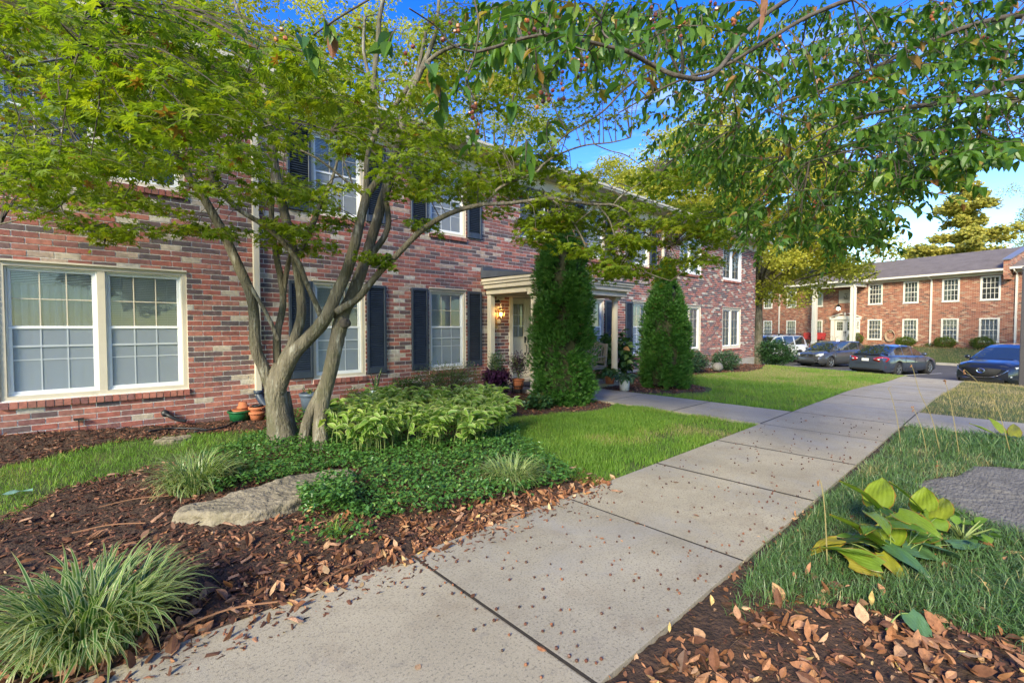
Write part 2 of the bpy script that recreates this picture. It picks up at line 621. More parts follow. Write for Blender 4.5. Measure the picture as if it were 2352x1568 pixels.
def stain(ma, scale, col, a, b_, fac):
    nt = ma.node_tree; N, L = nt.nodes, nt.links; b = N['Principled BSDF']
    src = b.inputs['Base Color'].links[0].from_socket
    g = N.new('ShaderNodeNewGeometry'); t = N.new('ShaderNodeTexNoise'); t.inputs['Scale'].default_value = scale; t.inputs['Detail'].default_value = 12; t.inputs['Roughness'].default_value = .7; t.inputs['Distortion'].default_value = .6
    L.new(g.outputs['Position'], t.inputs['Vector'])
    mr = N.new('ShaderNodeMapRange'); mr.inputs[1].default_value = a; mr.inputs[2].default_value = b_; mr.inputs[4].default_value = fac; L.new(t.outputs['Fac'], mr.inputs[0])
    m_ = N.new('ShaderNodeMixRGB'); m_.inputs[2].default_value = (*col, 1); L.new(mr.outputs[0], m_.inputs[0]); L.new(src, m_.inputs[1]); L.new(m_.outputs[0], b.inputs['Base Color'])


stain(M_conc, 2.3, (.20, .15, .10), .52, .74, .55); stain(M_conc, .8, (.30, .285, .26), .5, .62, .55); stain(M_conc, 9, (.13, .085, .05), .66, .78, .6); stain(M_conc, 170, (.58, .54, .46), .58, .66, .65); stain(M_conc, 14, (.20, .18, .15), .56, .64, .35)
stain(M_brick, .5, (.22, .17, .155), .45, .7, .14); stain(M_brick, 1.1, (.16, .11, .10), .55, .75, .35); stain(M_mortar, 1.3, (.30, .25, .22), .5, .7, .5)
M_lawnsoil = mat('lawn_ground', (0.075, 0.105, 0.028), 0.95, noise=(9, 0.4), noise2=(1.3, (0.17, 0.14, 0.065), 0.52, 0.72), bump=(60, 1.0, 0.03))
M_asph = mat('asphalt', (0.075, 0.073, 0.078), 0.9, noise=(2, 0.18), noise2=(140, (0.16, 0.15, 0.15), 0.6, 0.8), bump=(120, 0.4, 0.004))
M_paint = mat('white_line_paint', (0.62, 0.62, 0.62), 0.7, noise=(10, 0.2))
M_kerb = mat('kerb_concrete', (0.36, 0.33, 0.29), 0.9, noise=(4, 0.15), bump=(80, 0.4, 0.005))

# ------------------------------------------------------------------ ground: one sheet out to the horizon
def axis(a, b, step, far):
    near = list(np.arange(a, b + 1e-6, step))
    out, s, x = [], step, b
    while x < far[1]:
        s *= 1.35; x += s; out.append(min(x, far[1]))
    pre, s, x = [], step, a
    while x > far[0]:
        s *= 1.35; x -= s; pre.append(max(x, far[0]))
    return np.array(pre[::-1] + near + out)


gx, gy = axis(-4, 60, 0.4, (-900, 1500)), axis(-12, 30, 0.4, (-1100, 1100))
XX, YY = np.meshgrid(gx, gy, indexing='ij')
ZZ = zg(XX, YY) - 0.012
far_ = np.hypot(XX - 20, YY)
ZZ = ZZ + 0.0
nx, ny = XX.shape
idx = np.arange(nx * ny).reshape(nx, ny)
fq = np.stack([idx[:-1, :-1], idx[1:, :-1], idx[1:, 1:], idx[:-1, 1:]], -1).reshape(-1, 4)
me = raw_mesh('ground', np.stack([XX, YY, ZZ], -1), fq, smooth=True)
me.materials.append(M_lawnsoil)
tag(link(bpy.data.objects.new('ground', me)), kind='structure')


def sheet(name, poly, cell, zoff, lump, material, seed=1, drop=0.03, parent=None, kind='structure', zf=None):
    """a bed: fine grid cells whose middle lies in the outline, with lumps; its rim sinks under the ground"""
    P = np.array(poly); lo, hi = P.min(0) - cell, P.max(0) + cell
    xs = np.arange(lo[0], hi[0], cell); ys = np.arange(lo[1], hi[1], cell)
    X, Y = np.meshgrid(xs, ys, indexing='ij')
    cx_, cy_ = X[:-1, :-1] + cell / 2, Y[:-1, :-1] + cell / 2
    inside = inpoly(cx_, cy_, poly)
    ins_v = np.zeros(X.shape, int)
    for a in (0, 1):
        for b in (0, 1):
            ins_v[a:a + inside.shape[0], b:b + inside.shape[1]] += inside
    X = X + rg.uniform(-.2, .2, X.shape) * cell; Y = Y + rg.uniform(-.2, .2, Y.shape) * cell
    Z = (zf or zg)(X, Y) + zoff + lump * (0.6 * fbm(X, Y, 9, seed) + 0.5 * fbm(X, Y, 30, seed + 1) + rg.uniform(-.5, .5, X.shape)) * (ins_v == 4)
    Z = np.where(ins_v < 4, (zf or zg)(X, Y) - drop, Z)
    idx = np.arange(X.size).reshape(X.shape)
    fq = np.stack([idx[:-1, :-1], idx[1:, :-1], idx[1:, 1:], idx[:-1, 1:]], -1)[inside]
    me = raw_mesh(name, np.stack([X, Y, Z], -1), fq, smooth=True)
    me.materials.append(material)
    return tag(link(bpy.data.objects.new(name, me), parent), kind=kind)


LAWN_L = [(-6, 6.5), (-.71, 7.38), (.28, 7.95), (1.3, 7.8), (1.9, 7.35), (1.75, 6.6), (.39, 6.22), (-.17, 6.0), (-.52, 5.3), (-1.2, 4.6), (-3, 3.8), (-6, 3.4)]
BED = [(-4, 2.63), (3.45, 2.63), (3.65, 3.3), (4.0, 4.25), (4.6, 5.1), (5.05, 5.75), (5.6, 5.6), (6.3, 5.25), (7.0, 5.1), (7.5, 5.25), (7.67, 5.5), (7.67, 6.95), (7.3, 6.98),
       (7.3, 8.69), (-4, 8.69), (-4, 6.8), (-.71, 7.36), (.28, 7.93), (1.3, 7.78), (1.88, 7.33), (1.73, 6.6), (.39, 6.22), (-.17, 6.02), (-.52, 5.32), (-1.2, 4.62), (-4, 3.62)]
ARB2 = [(9.2, 6.0), (9.4, 5.6), (10.0, 5.15), (10.8, 4.95), (11.4, 5.2), (11.7, 5.7), (11.8, 6.6), (12.5, 7.0), (15, 7.1), (18, 6.95), (20, 7.0), (21.5, 7.5), (24.2, 8.0), (24.2, 8.69), (10.3, 8.69), (10.3, 6.98), (9.2, 6.98)]
LAWN_M = [(3.42, 2.68), (7.66, 2.68), (7.66, 5.3), (7.1, 5.1), (6.3, 5.2), (5.6, 5.55), (5.05, 5.75), (4.55, 5.0), (4.0, 4.25), (3.65, 3.3)]
LAWN_F = [(9.21, 2.68), (25.3, 2.68), (27.2, 9.5), (24.3, 9.5), (24.2, 8.0), (21.5, 7.4), (20, 6.9), (18, 6.85), (15, 7.0), (12.5, 6.9), (11.9, 6.4), (11.7, 5.6), (11.3, 5.0), (10.6, 4.8), (9.9, 5.05), (9.3, 5.6), (9.21, 6.0)]
RBED = [(0.2, 1.19), (9.24, 1.19), (9.2, -2.5), (0.2, -2.5)]
LAWN_R = [(10.74, 1.13), (24.6, 1.13), (23.6, -6), (10.74, -6)]
sheet('mulch_bed', BED, 0.05, 0.02, 0.022, M_soil, 3)
sheet('mulch_bed_by_entrance', ARB2, 0.08, 0.02, 0.02, M_soil, 5)
sheet('soil_bed', RBED, 0.05, 0.012, 0.014, M_soil, 7)

# ------------------------------------------------------------------ pavement slabs
path = tag(link(bpy.data.objects.new('footpath', None)), kind='structure')


def slab(x0, y0, x1, y1, nx_=6, ny_=6):
    g = 0.008
    x0 += g; y0 += g; x1 -= g; y1 -= g
    b = MB()
    q = rnd.random()
    X = [x0 + (x1 - x0) * i / nx_ for i in range(nx_ + 1)]; Y = [y0 + (y1 - y0) * j / ny_ for j in range(ny_ + 1)]
    tx, ty, t0 = rnd.uniform(-.001, .001), rnd.uniform(-.001, .001), rnd.uniform(-.0015, .0015)
    H = lambda x, y: float(zpath(x, y)) + t0 + tx * (x - x0) + ty * (y - y0)
    e = 0.0012
    P = []
    for i, x in enumerate(X):
        P.append([(x, y, H(x, y) - (e if i in (0, nx_) or j in (0, ny_) else 0)) for j, y in enumerate(Y)])
    # rounded arris: a second inner ring just inside the edge
    Xi = [x0, x0 + .009] + X[1:-1] + [x1 - .009, x1]; Yi = [y0, y0 + .009] + Y[1:-1] + [y1 - .009, y1]
    P = [[(x, y, H(x, y) - (e if (i in (0, len(Xi) - 1) or j in (0, len(Yi) - 1)) else 0)) for j, y in enumerate(Yi)] for i, x in enumerate(Xi)]
    b.grid(P, q)
    rim = [P[i][0] for i in range(len(Xi))] + [P[-1][j] for j in range(1, len(Yi))] + [P[i][-1] for i in range(len(Xi) - 2, -1, -1)] + [P[0][j] for j in range(len(Yi) - 2, 0, -1)]
    n = len(rim)
    b.add(rim + [(x, y, z - 0.11) for x, y, z in rim], [(i, n + i, n + (i + 1) % n, (i + 1) % n) for i in range(n)], q)
    b.build('paving_slab', M_conc, path, smooth=False)


for k in range(-3, 16):
    slab(0.02 + 1.53 * k, 1.15, 0.02 + 1.53 * (k + 1), 2.67)
for k in range(2):
    slab(7.67, 2.67 + 1.47 * k, 9.20, 2.67 + 1.47 * (k + 1))
slab(7.67, 5.61, 9.20, 7.0)
for k in range(3):
    slab(9.20, 1.15 - 1.53 * (k + 1), 10.73, 1.15 - 1.53 * k)
b = MB()
for k in range(-3, 17):
    x = .02 + 1.53 * k; b.grid([[(x + dx, y, float(zpath(x, y)) + .0008) for y in (1.158, 2.662)] for dx in (-.0095, .0095)])
b.grid([[(x, y, .0008) for y in (2.6625, 2.6785)] for x in (7.68, 9.19)]); b.grid([[(x, y, .0008) for y in (1.1415, 1.1575)] for x in (9.21, 10.72)])
for y in (4.14, 5.61): b.grid([[(x, y + dy, .0008) for dy in (-.0085, .0085)] for x in (7.68, 9.19)])
for y in (-.38, -1.91): b.grid([[(x, y + dy, .0008) for dy in (-.0085, .0085)] for x in (9.21, 10.72)])
b.build('path_joint_dirt', mat('joint_dirt', (.035, .028, .02), .95, noise=(60, .4)), path)
# the last stretch drops to the car park
b = MB()
b.grid([[(x, y, float(zpath(x, y))) for y in np.linspace(1.15, 2.67, 4)] for x in np.linspace(24.52, 26.4, 8)], 0.5)
b.build('paving_slab', M_conc, path)

# ------------------------------------------------------------------ car park beyond the lawn
def n2(n, t):
    """point at n metres across and t metres along, in the frame of the far building"""
    return N2 * n + T2 * t


def strip_sheet(name, n0, n1, t0, t1, dz, material, nn=30, nt_=30, parent=None, kind='structure'):
    P = []
    for n in np.linspace(n0, n1, nn):
        row = []
        for t in np.linspace(t0, t1, nt_):
            p = n2(n, t); row.append((p[0], p[1], float(zg(p[0], p[1])) + dz))
        P.append(row)
    b = MB(); b.grid(P)
    return b.build(name, material, parent, smooth=True, kind=kind if parent is None else None)


strip_sheet('car_park', 25.0, 39.3, -40, 60, 0.012, M_asph, 40, 60)
# kerbs either side
def kerb(n, w, h, t0, t1):
    P = []
    for t in np.linspace(t0, t1, 60):
        row = []
        for dn, dz in ((0, -0.1), (0, h), (w, h), (w, -0.1)):
            p = n2(n + dn, t); c = n2(n, t)
            row.append((p[0], p[1], float(zg(c[0], c[1])) + dz))
        P.append(row)
    b = MB(); b.grid(P); b.build('kerb', M_kerb, kind='structure')


kerb(24.85, 0.15, 0.10, -40, 8.2); kerb(39.3, 0.16, 0.17, -40, 60)
lines = tag(link(bpy.data.objects.new('parking_lines', None)), kind='structure')
for t in (3.3, 8.9, 11.6, 14.4, 17.1, 19.9):
    strip_sheet('painted_line', 25.4, 30.4, t, t + 0.1, 0.018, M_paint, 16, 2, lines)
for t in (3.62,):
    strip_sheet('painted_line', 25.4, 30.4, t, t + 0.1, 0.018, M_paint, 16, 2, lines)

# ------------------------------------------------------------------ the near brick building
YF = 8.7
BX0, BX1 = -6.4, 24.1
CRS = 0.0813; BLN = 0.255
Z0W = -0.35
GW = [(-0.81, 1.17), (3.06, 4.07), (5.54, 6.54), (10.87, 11.87), (13.45, 14.45), (16.6, 18.37), (20.41, 22.38), (-4.9, -2.9)]
openings = [(a, b, 0.55, 2.34) for a, b in GW] + [(a, b, 3.56, 5.08) for a, b in GW] + [(8.28, 9.32, 3.78, 5.08), (7.90, 9.70, 0.10, 2.36)]
bld = bpy.data.objects.new('brick_apartment_building', None); link(bld)
tag(bld, 'long two storey red brown brick apartment building with navy shutters and small flat porch', 'building')
ZT = 5.42


def wall_core():
    xs = sorted({BX0, BX1} | {o[0] for o in openings} | {o[1] for o in openings})
    zs = sorted({Z0W, ZT} | {o[2] for o in openings} | {o[3] for o in openings})
    b = MB()
    for i in range(len(xs) - 1):
        for j in range(len(zs) - 1):
            cx_, cz_ = (xs[i] + xs[i + 1]) / 2, (zs[j] + zs[j + 1]) / 2
            if any(o[0] < cx_ < o[1] and o[2] < cz_ < o[3] for o in openings): continue
            b.add([(xs[i], YF + .0065, zs[j]), (xs[i + 1], YF + .0065, zs[j]), (xs[i + 1], YF + .0065, zs[j + 1]), (xs[i], YF + .0065, zs[j + 1])], [(0, 1, 2, 3)])
    for (a, c, d, e) in openings:                                # reveals
        y0, y1 = YF + .0065, YF + .22
        b.add([(a, y0, d), (c, y0, d), (c, y0, e), (a, y0, e), (a, y1, d), (c, y1, d), (c, y1, e), (a, y1, e)],
              [(0, 1, 5, 4), (1, 2, 6, 5), (2, 3, 7, 6), (3, 0, 4, 7)])
    return b


wc = wall_core()
wc.box(BX1 - .02, YF + .0065, Z0W - .8, BX1 - 0.012, 20, ZT)      # far end wall
wc.box(BX0, YF + .0065, Z0W - .8, BX0 + 0.01, 20, ZT)
wc.box(BX0, 19.9, Z0W - .8, BX1, 20, ZT)
wall = wc.build('wall', M_mortar, bld)
fnd = MB(); fnd.box(12.0, YF - .012, -1.2, BX1, YF + .1, 0.02); fnd.box(BX1 - .1, YF + .1, -1.2, BX1 + .004, 20, 0.0)
fnd.build('foundation', M_kerb, bld)
M_grille = mat('grey_grille', (0.46, 0.49, 0.52), .5)
# bricks: every one its own box; the 300 that show largest are objects, the rest one mesh
W_ = BLN - 0.0135; H_ = CRS - 0.0135
whole, pieces = [], MB()
row = 0
z = Z0W
while z < ZT - 0.02:
    off = (row % 2) * BLN / 2 + (rnd.uniform(-.01, .01))
    x = BX0 - off
    zt = min(z + H_, ZT)
    while x < BX1:
        a, c = max(x, BX0), min(x + W_, BX1)
        segs = [(a, c)]
        for (o0, o1, oz0, oz1) in openings:
            if z < oz1 - .012 and zt > oz0 + .012:
                ns = []
                for (p, q) in segs:
                    if q <= o0 or p >= o1: ns.append((p, q))
                    else:
                        if p < o0 - .02: ns.append((p, o0))
                        if q > o1 + .02: ns.append((o1, q))
                segs = ns
        for (p, q) in segs:
            if q - p < 0.025: continue
            c_ = rnd.random()
            if z < 0.5 and c_ > 0.5 and rnd.random() < .55: c_ = rnd.choice([.02, .15, .3, .3, .75])   # redder low courses
            if z > 2.6 and rnd.random() < .12: c_ = rnd.choice([.55, .65, .45])
            dy = rnd.uniform(-.0015, .0015)
            full = abs((q - p) - W_) < 1e-6 and zt - z > H_ - 1e-6
            if full and -1.1 < p < 2.9 and z > -.02:
                whole.append((math.hypot(p + .12, YF) + 0.35 * abs(z - 1.2), p, z, dy, c_))
            else:
                pieces.box(p, YF + dy, z, q, YF + .008, zt, c_, 'k')
        x += BLN
    z += CRS; row += 1
whole.sort()
protos = {}
for k in range(24):
    c_ = (k + .5) / 24
    bb = MB(); bb.box(0, 0, 0, W_, .009, H_, c_, 'k'); protos[k] = bb.mesh('brick', M_brick)
for i, (_, p, z, dy, c_) in enumerate(whole):
    if i < 300:
        o = bpy.data.objects.new('brick', protos[int(c_ * 24)]); link(o, bld); o.location = (p, YF + dy, z)
    else:
        pieces.box(p, YF + dy, z, p + W_, YF + .008, z + H_, c_, 'k')
# end wall towards the car park
row = 0; z = Z0W
while z < ZT - 0.02:
    y = YF + .002 + (row % 2) * BLN / 2
    if row % 2: pieces.box(BX1 - .001, YF + .002, z, BX1 + .001, YF + BLN / 2 - .01, z + H_, rnd.random())
    while y < 19.9:
        pieces.box(BX1 - .011, y, z, BX1 + rnd.uniform(-.002, .002), y + W_, z + H_, rnd.random())
        y += BLN
    z += CRS; row += 1
pieces.build('brickwork', M_brick, bld, kind='stuff')

# brick sills on edge
def sill(x0, x1, z, as_parts):
    n = int(round((x1 - x0 + .02) / 0.083))
    st = (x1 - x0 + .02) / n
    j = MB(); j.box(x0 - .01, YF - .014, z - .098, x1 + .01, YF + .02, z - .012); j.build('sill_mortar', M_mortar, bld)
    allb = MB()
    for i in range(n):
        a = x0 - .01 + i * st + .005
        bb = allb if not as_parts else MB()
        q = rnd.choice([.02, .1, .16, .3, .75, .45, .3])
        t = rnd.uniform(-.003, .003)
        vs = [(a, YF - .036 + t, z - .105), (a + st - .01, YF - .036 + t, z - .105), (a + st - .01, YF + .02, z - .105), (a, YF + .02, z - .105),
              (a, YF - .036 + t, z - .022), (a + st - .01, YF - .036 + t, z - .022), (a + st - .01, YF + .08, z - .004), (a, YF + .08, z - .004)]
        bb.add(vs, [(0, 3, 2, 1), (4, 5, 6, 7), (0, 1, 5, 4), (3, 0, 4, 7), (1, 2, 6, 5)], q)
        if as_parts: bb.build('sill_brick', M_brick, bld)
    if not as_parts: allb.build('window_sill', M_brick, bld)


for (a, c) in GW[:7]:
    sill(a, c, 0.55, a < 0); sill(a, c, 3.56, False)
sill(8.28, 9.32, 3.78, False)


# windows: built at their own lower left corner, y = 0 at the face of the wall
def sash(b, x0, x1, z0, z1, y, w=.034, d=.03):
    b.box(x0, y, z0, x1, y + d, z0 + w); b.box(x0, y, z1 - w, x1, y + d, z1)
    b.box(x0, y, z0 + w, x0 + w, y + d, z1 - w); b.box(x1 - w, y, z0 + w, x1, y + d, z1 - w)


def unit(frame, x0, x1, z0, z1, cover, cols=3, rows_=3, screen=True, casement=False, slatm=None):
    """one double hung sash pair with its panes, grille and what hangs behind"""
    zm = z0 + (z1 - z0) * 0.53
    s_ = MB()
    sash(s_, x0, x1, z0, z1, .055, .022, .05)
    if casement:
        sash(s_, x0 + .02, x1 - .02, z0 + .02, z1 - .02, .075, .03)
    else:
        sash(s_, x0 + .022, x1 - .022, zm - .017, z1 - .022, .085, .036)
        sash(s_, x0 + .022, x1 - .022, z0 + .022, zm + .017, .066, .036)
    o = bevel(s_.build('sash', M_white, frame), .004, 1)
    halves = [(zm + .019, z1 - .058, .10, False), (z0 + .058, zm - .019, .081, screen)]
    if casement: halves = [(z0 + .05, z1 - .05, .09, False)]
    for (a, c, y, sc) in halves:
        p = MB(); p.add([(x0 + .058, y, a), (x1 - .058, y, a), (x1 - .058, y, c), (x0 + .058, y, c)], [(0, 1, 2, 3)])
        p.build('pane', G_scr if sc else G_pane, frame)
        g = MB()
        for i in range(1, cols):
            x = x0 + .058 + (x1 - x0 - .116) * i / cols; g.box(x - .007, y - .006, a, x + .007, y + .004, c)
        rr = rows_ if casement else (2 if rows_ == 4 else rows_ if rows_ == 2 else 2)
        for i in range(1, rr):
            zz = a + (c - a) * i / rr; g.box(x0 + .058, y - .005, zz - .007, x1 - .058, y + .003, zz + .007)
        if sc: zz = a + (c - a) * .72; g.box(x0 + .058, y - .014, zz - .013, x1 - .058, y - .007, zz + .013)
        g.build('window_grille', M_trim if not sc else M_grille, frame)
    if cover == 'curtain':
        P = []
        for i in range(60):
            x = x0 + .02 + (x1 - x0 - .04) * i / 59
            P.append([(x, .145 + .018 * math.sin(i * .9) + .012 * math.sin(i * 2.3 + 1), zz) for zz in np.linspace(z0, z1 - .20, 6)])
        c = MB(); c.grid(P); c.build('curtain', M_curt, frame, smooth=True)
        c = MB()
        for i in range(8): c.box(x0 + .03, .105, z1 - .06 - i * .022, x1 - .03, .125, z1 - .047 - i * .022)
        c.build('blind', M_blind, frame)
    elif cover:
        frac = {'blind': 1.0, 'half': .55, 'cream': 1.0, 'dim': 1.0}[cover]
        c = MB(); n = int((z1 - z0) * frac / .026)
        tilt = .0120 if cover != 'dim' else .005
        for i in range(n):
            zz = z1 - .04 - i * .026
            c.add([(x0 + .03, .125, zz - tilt), (x1 - .03, .125, zz - tilt), (x1 - .03, .141, zz + tilt), (x0 + .03, .141, zz + tilt)], [(0, 1, 2, 3)])
        for fx in (.2, .8):
            x = x0 + (x1 - x0) * fx; c.box(x - .002, .122, z1 - .04 - n * .026, x + .002, .124, z1 - .03)
        c.build('blind', M_blindw if cover == 'cream' else M_blind, frame)
    back = MB()
    yb = .42 if cover != 'curtain' else .5
    back.add([(x0, .12, z0), (x1, .12, z0), (x1, .12, z1), (x0, .12, z1), (x0, yb, z0), (x1, yb, z0), (x1, yb, z1), (x0, yb, z1)],
             [(4, 5, 6, 7), (0, 1, 5, 4), (1, 2, 6, 5), (2, 3, 7, 6), (3, 0, 4, 7)])
    back.build('window_recess', M_dark if cover != 'cream' else M_curt, frame)


def window(w, h, covers, t=.06, trim=M_trim, **kw):
    f = MB()
    f.box(0, .02, 0, w, .2, t * .8); f.box(0, .02, h - t, w, .2, h); f.box(0, .02, t * .8, t, .2, h - t); f.box(w - t, .02, t * .8, w, .2, h - t)
    f.box(-.0, -.018, h - .004, w, .05, h + .022)                    # drip cap under the bricks
    n = len(covers); ww = (w - 2 * t - (n - 1) * .08) / n
    for i in range(1, n):
        x = t + i * ww + (i - 1) * .08; f.box(x, .03, t * .8, x + .08, .2, h - t)
    fr_ = bpy.data.objects.new('window', f.mesh('window', trim))
    COL.objects.link(fr_)
    for i, c in enumerate(covers):
        x = t + i * (ww + .08)
        unit(fr_, x, x + ww, t * .8, h - t, c, **kw)
    return fr_


def put(w, x, z, first):
    if not first: w = copy_tree(w)
    w.parent = bld; w.location = (x, YF, z)
    return w


put(window(1.98, 1.79, ['curtain', 'blind']), -0.81, .55, True)
wb = window(1.01, 1.79, ['blind'])
for i, x in enumerate((3.06, 5.54, 10.87, 13.45)): put(wb, x, .55, i == 0)
put(window(1.98, 1.52, ['half', 'half'], screen=False), -0.81, 3.56, True)
wu = window(1.01, 1.52, ['half'], screen=True)
for i, x in enumerate((3.06, 5.54, 10.87, 13.45)): put(wu, x, 3.56, i == 0)
we = window(1.77, 1.79, ['cream', 'cream'], t=.1, screen=False, casement=True, cols=2, rows_=4)
put(we, 16.6, .55, True)
put(window(1.97, 1.79, ['cream', 'cream'], t=.1, screen=False, casement=True, cols=2, rows_=4), 20.41, .55, True)
put(window(1.77, 1.52, ['dim', 'dim'], t=.07, trim=M_white, screen=False, casement=True, cols=2, rows_=4), 16.6, 3.56, True)
put(window(1.97, 1.52, ['dim', 'dim'], t=.07, trim=M_white, screen=False, casement=True, cols=2, rows_=4), 20.41, 3.56, True)
ws = window(1.04, 1.30, [None], t=.045, trim=M_shut, screen=False, casement=True, cols=1, rows_=1); put(ws, 8.28, 3.78, True)


def shutter(w, h, parts):
    f = MB()
    f.box(0, -.045, 0, .05, 0, h); f.box(w - .05, -.045, 0, w, 0, h)
    f.box(.05, -.045, 0, w - .05, -.001, .13); f.box(.05, -.045, h - .06, w - .05, -.001, h)
    o = bpy.data.objects.new('shutter', f.mesh('shutter', M_shut)); COL.objects.link(o)
    bevel(o, .005, 1)
    bk = MB(); bk.box(.045, -.007, .1, w - .045, -.002, h - .05); bk.build('shutter_back', M_shut, o)
    n = int((h - .19) / .0405); allm = MB()
    s1 = MB(); s1.add([(0, -.036, -.014), (w - .1, -.036, -.014), (w - .1, -.009, .014), (0, -.009, .014), (0, -.032, -.018), (w - .1, -.032, -.018), (w - .1, -.005, .010), (0, -.005, .010)],
                      [(0, 1, 2, 3), (4, 7, 6, 5), (0, 4, 5, 1), (2, 6, 7, 3), (0, 3, 7, 4), (1, 5, 6, 2)])
    sm = s1.mesh('slat', M_shut)
    for i in range(n):
        z = .15 + i * (h - .2) / (n - .2)
        if parts:
            q = bpy.data.objects.new('slat', sm); link(q, o); q.location = (.05, 0, z)
        else:
            allm.add([(.05 + x, y, z + zz) for x, y, zz in s1.v], s1.f)
    if not parts: allm.build('slats', M_shut, o, kind='stuff')
    return o


sh = shutter(.41, 1.75, True)
for i, x in enumerate((2.645, 4.095, 5.09, 6.575)): put(sh, x, .57, i == 0)
sh = shutter(.41, 1.75, False)
for i, x in enumerate((10.44, 11.90, 13.02, 14.48)): put(sh, x, .57, i == 0)
sh = shutter(.41, 1.50, False)
for i, x in enumerate((2.645, 4.095, 5.09, 6.575, 10.44, 11.90, 13.02, 14.48)): put(sh, x, 3.56, i == 0)
put(shutter(.30, 1.30, False), 9.33, 3.77, True)

# eaves, gutter, downspouts, roof
e = MB(); e.box(BX0 - .1, YF - .03, 5.12, BX1 + .03, YF - .002, 5.44)
e.box(BX0 - .1, YF - .045, 5.36, BX1 + .04, YF - .03, 5.44)
bevel(e.build('frieze_board', M_trim, bld), .006, 1)
e = MB(); e.box(BX0 - .4, YF - .52, 5.44, BX1 + .4, YF + .2, 5.462)
e.box(BX1 + .032, YF, 5.44, BX1 + .4, 20.3, 5.461)
for i in range(60): e.box(BX0 + i * .52, YF - .50, 5.434, BX0 + i * .52 + .30, YF - .06, 5.44)
e.build('soffit', M_trim, bld)
g = MB()
prof = [(0, 0), (-.085, .0), (-.10, .035), (-.125, .06), (-.13, .115), (-.115, .115), (-.112, .07), (-.085, .02), (-.01, .02)]
P = [[(x, YF - .53 + a, 5.455 + c) for a, c in prof] for x in np.linspace(BX0 - .4, BX1 + .42, 60)]
g.grid(P); g.box(BX0 - .4, YF - .53, 5.44, BX1 + .4, YF - .50, 5.60)
g.build('gutter', M_white if False else M_trim, bld)
r = MB()
x0, x1, y0, y1, zr = BX0 - .42, BX1 + .42, YF - .56, 20.6, 7.9
r.add([(x0, y0, 5.60), (x1, y0, 5.60), (x1, y1, 5.60), (x0, y1, 5.60), (x0 + 5, (y0 + y1) / 2, zr), (x1 - 5, (y0 + y1) / 2, zr), (x0, y0, 5.57), (x1, y0, 5.57), (x1, y1, 5.57), (x0, y1, 5.57)],
      [(0, 1, 5, 4), (1, 2, 5), (2, 3, 4, 5), (3, 0, 4), (0, 6, 7, 1), (1, 7, 8, 2), (6, 9, 8, 7)])
r.build('roof', M_roof, bld)


def downspout(x, zb, off=0.0):
    d = MB()
    d.box(x - .05, YF - .082, zb, x + .05, YF - .006, 5.02)
    d.tube([(x, YF - .044, 5.0), (x, YF - .07, 5.10), (x, YF - .40, 5.34), (x, YF - .46, 5.46)], .043, 10)
    for zz in (1.2, 3.3): d.box(x - .058, YF - .088, zz, x + .058, YF - .002, zz + .03)
    d.box(x - .054, YF - .086, zb - .015, x + .054, YF - .003, zb + .05)
    bevel(d.build('downspout', M_trim, bld), .012, 2)


downspout(2.135, .36); downspout(15.3, .1)

# entrance: recessed double door under the flat porch
YD = 9.0
d = MB()
d.box(7.90, YF - .012, .10, 8.02, YD + .05, 2.36); d.box(9.58, YF - .012, .10, 9.70, YD + .05, 2.36)
d.box(8.02, YF + .012, 2.28, 9.58, YD + .05, 2.358); d.box(8.02, YF + .012, .105, 9.58, YD + .05, .14)
d.box(8.02, YD + .045, .14, 9.58, YD + .06, 2.28)
bevel(d.build('door_frame', M_trim, bld), .006, 1)


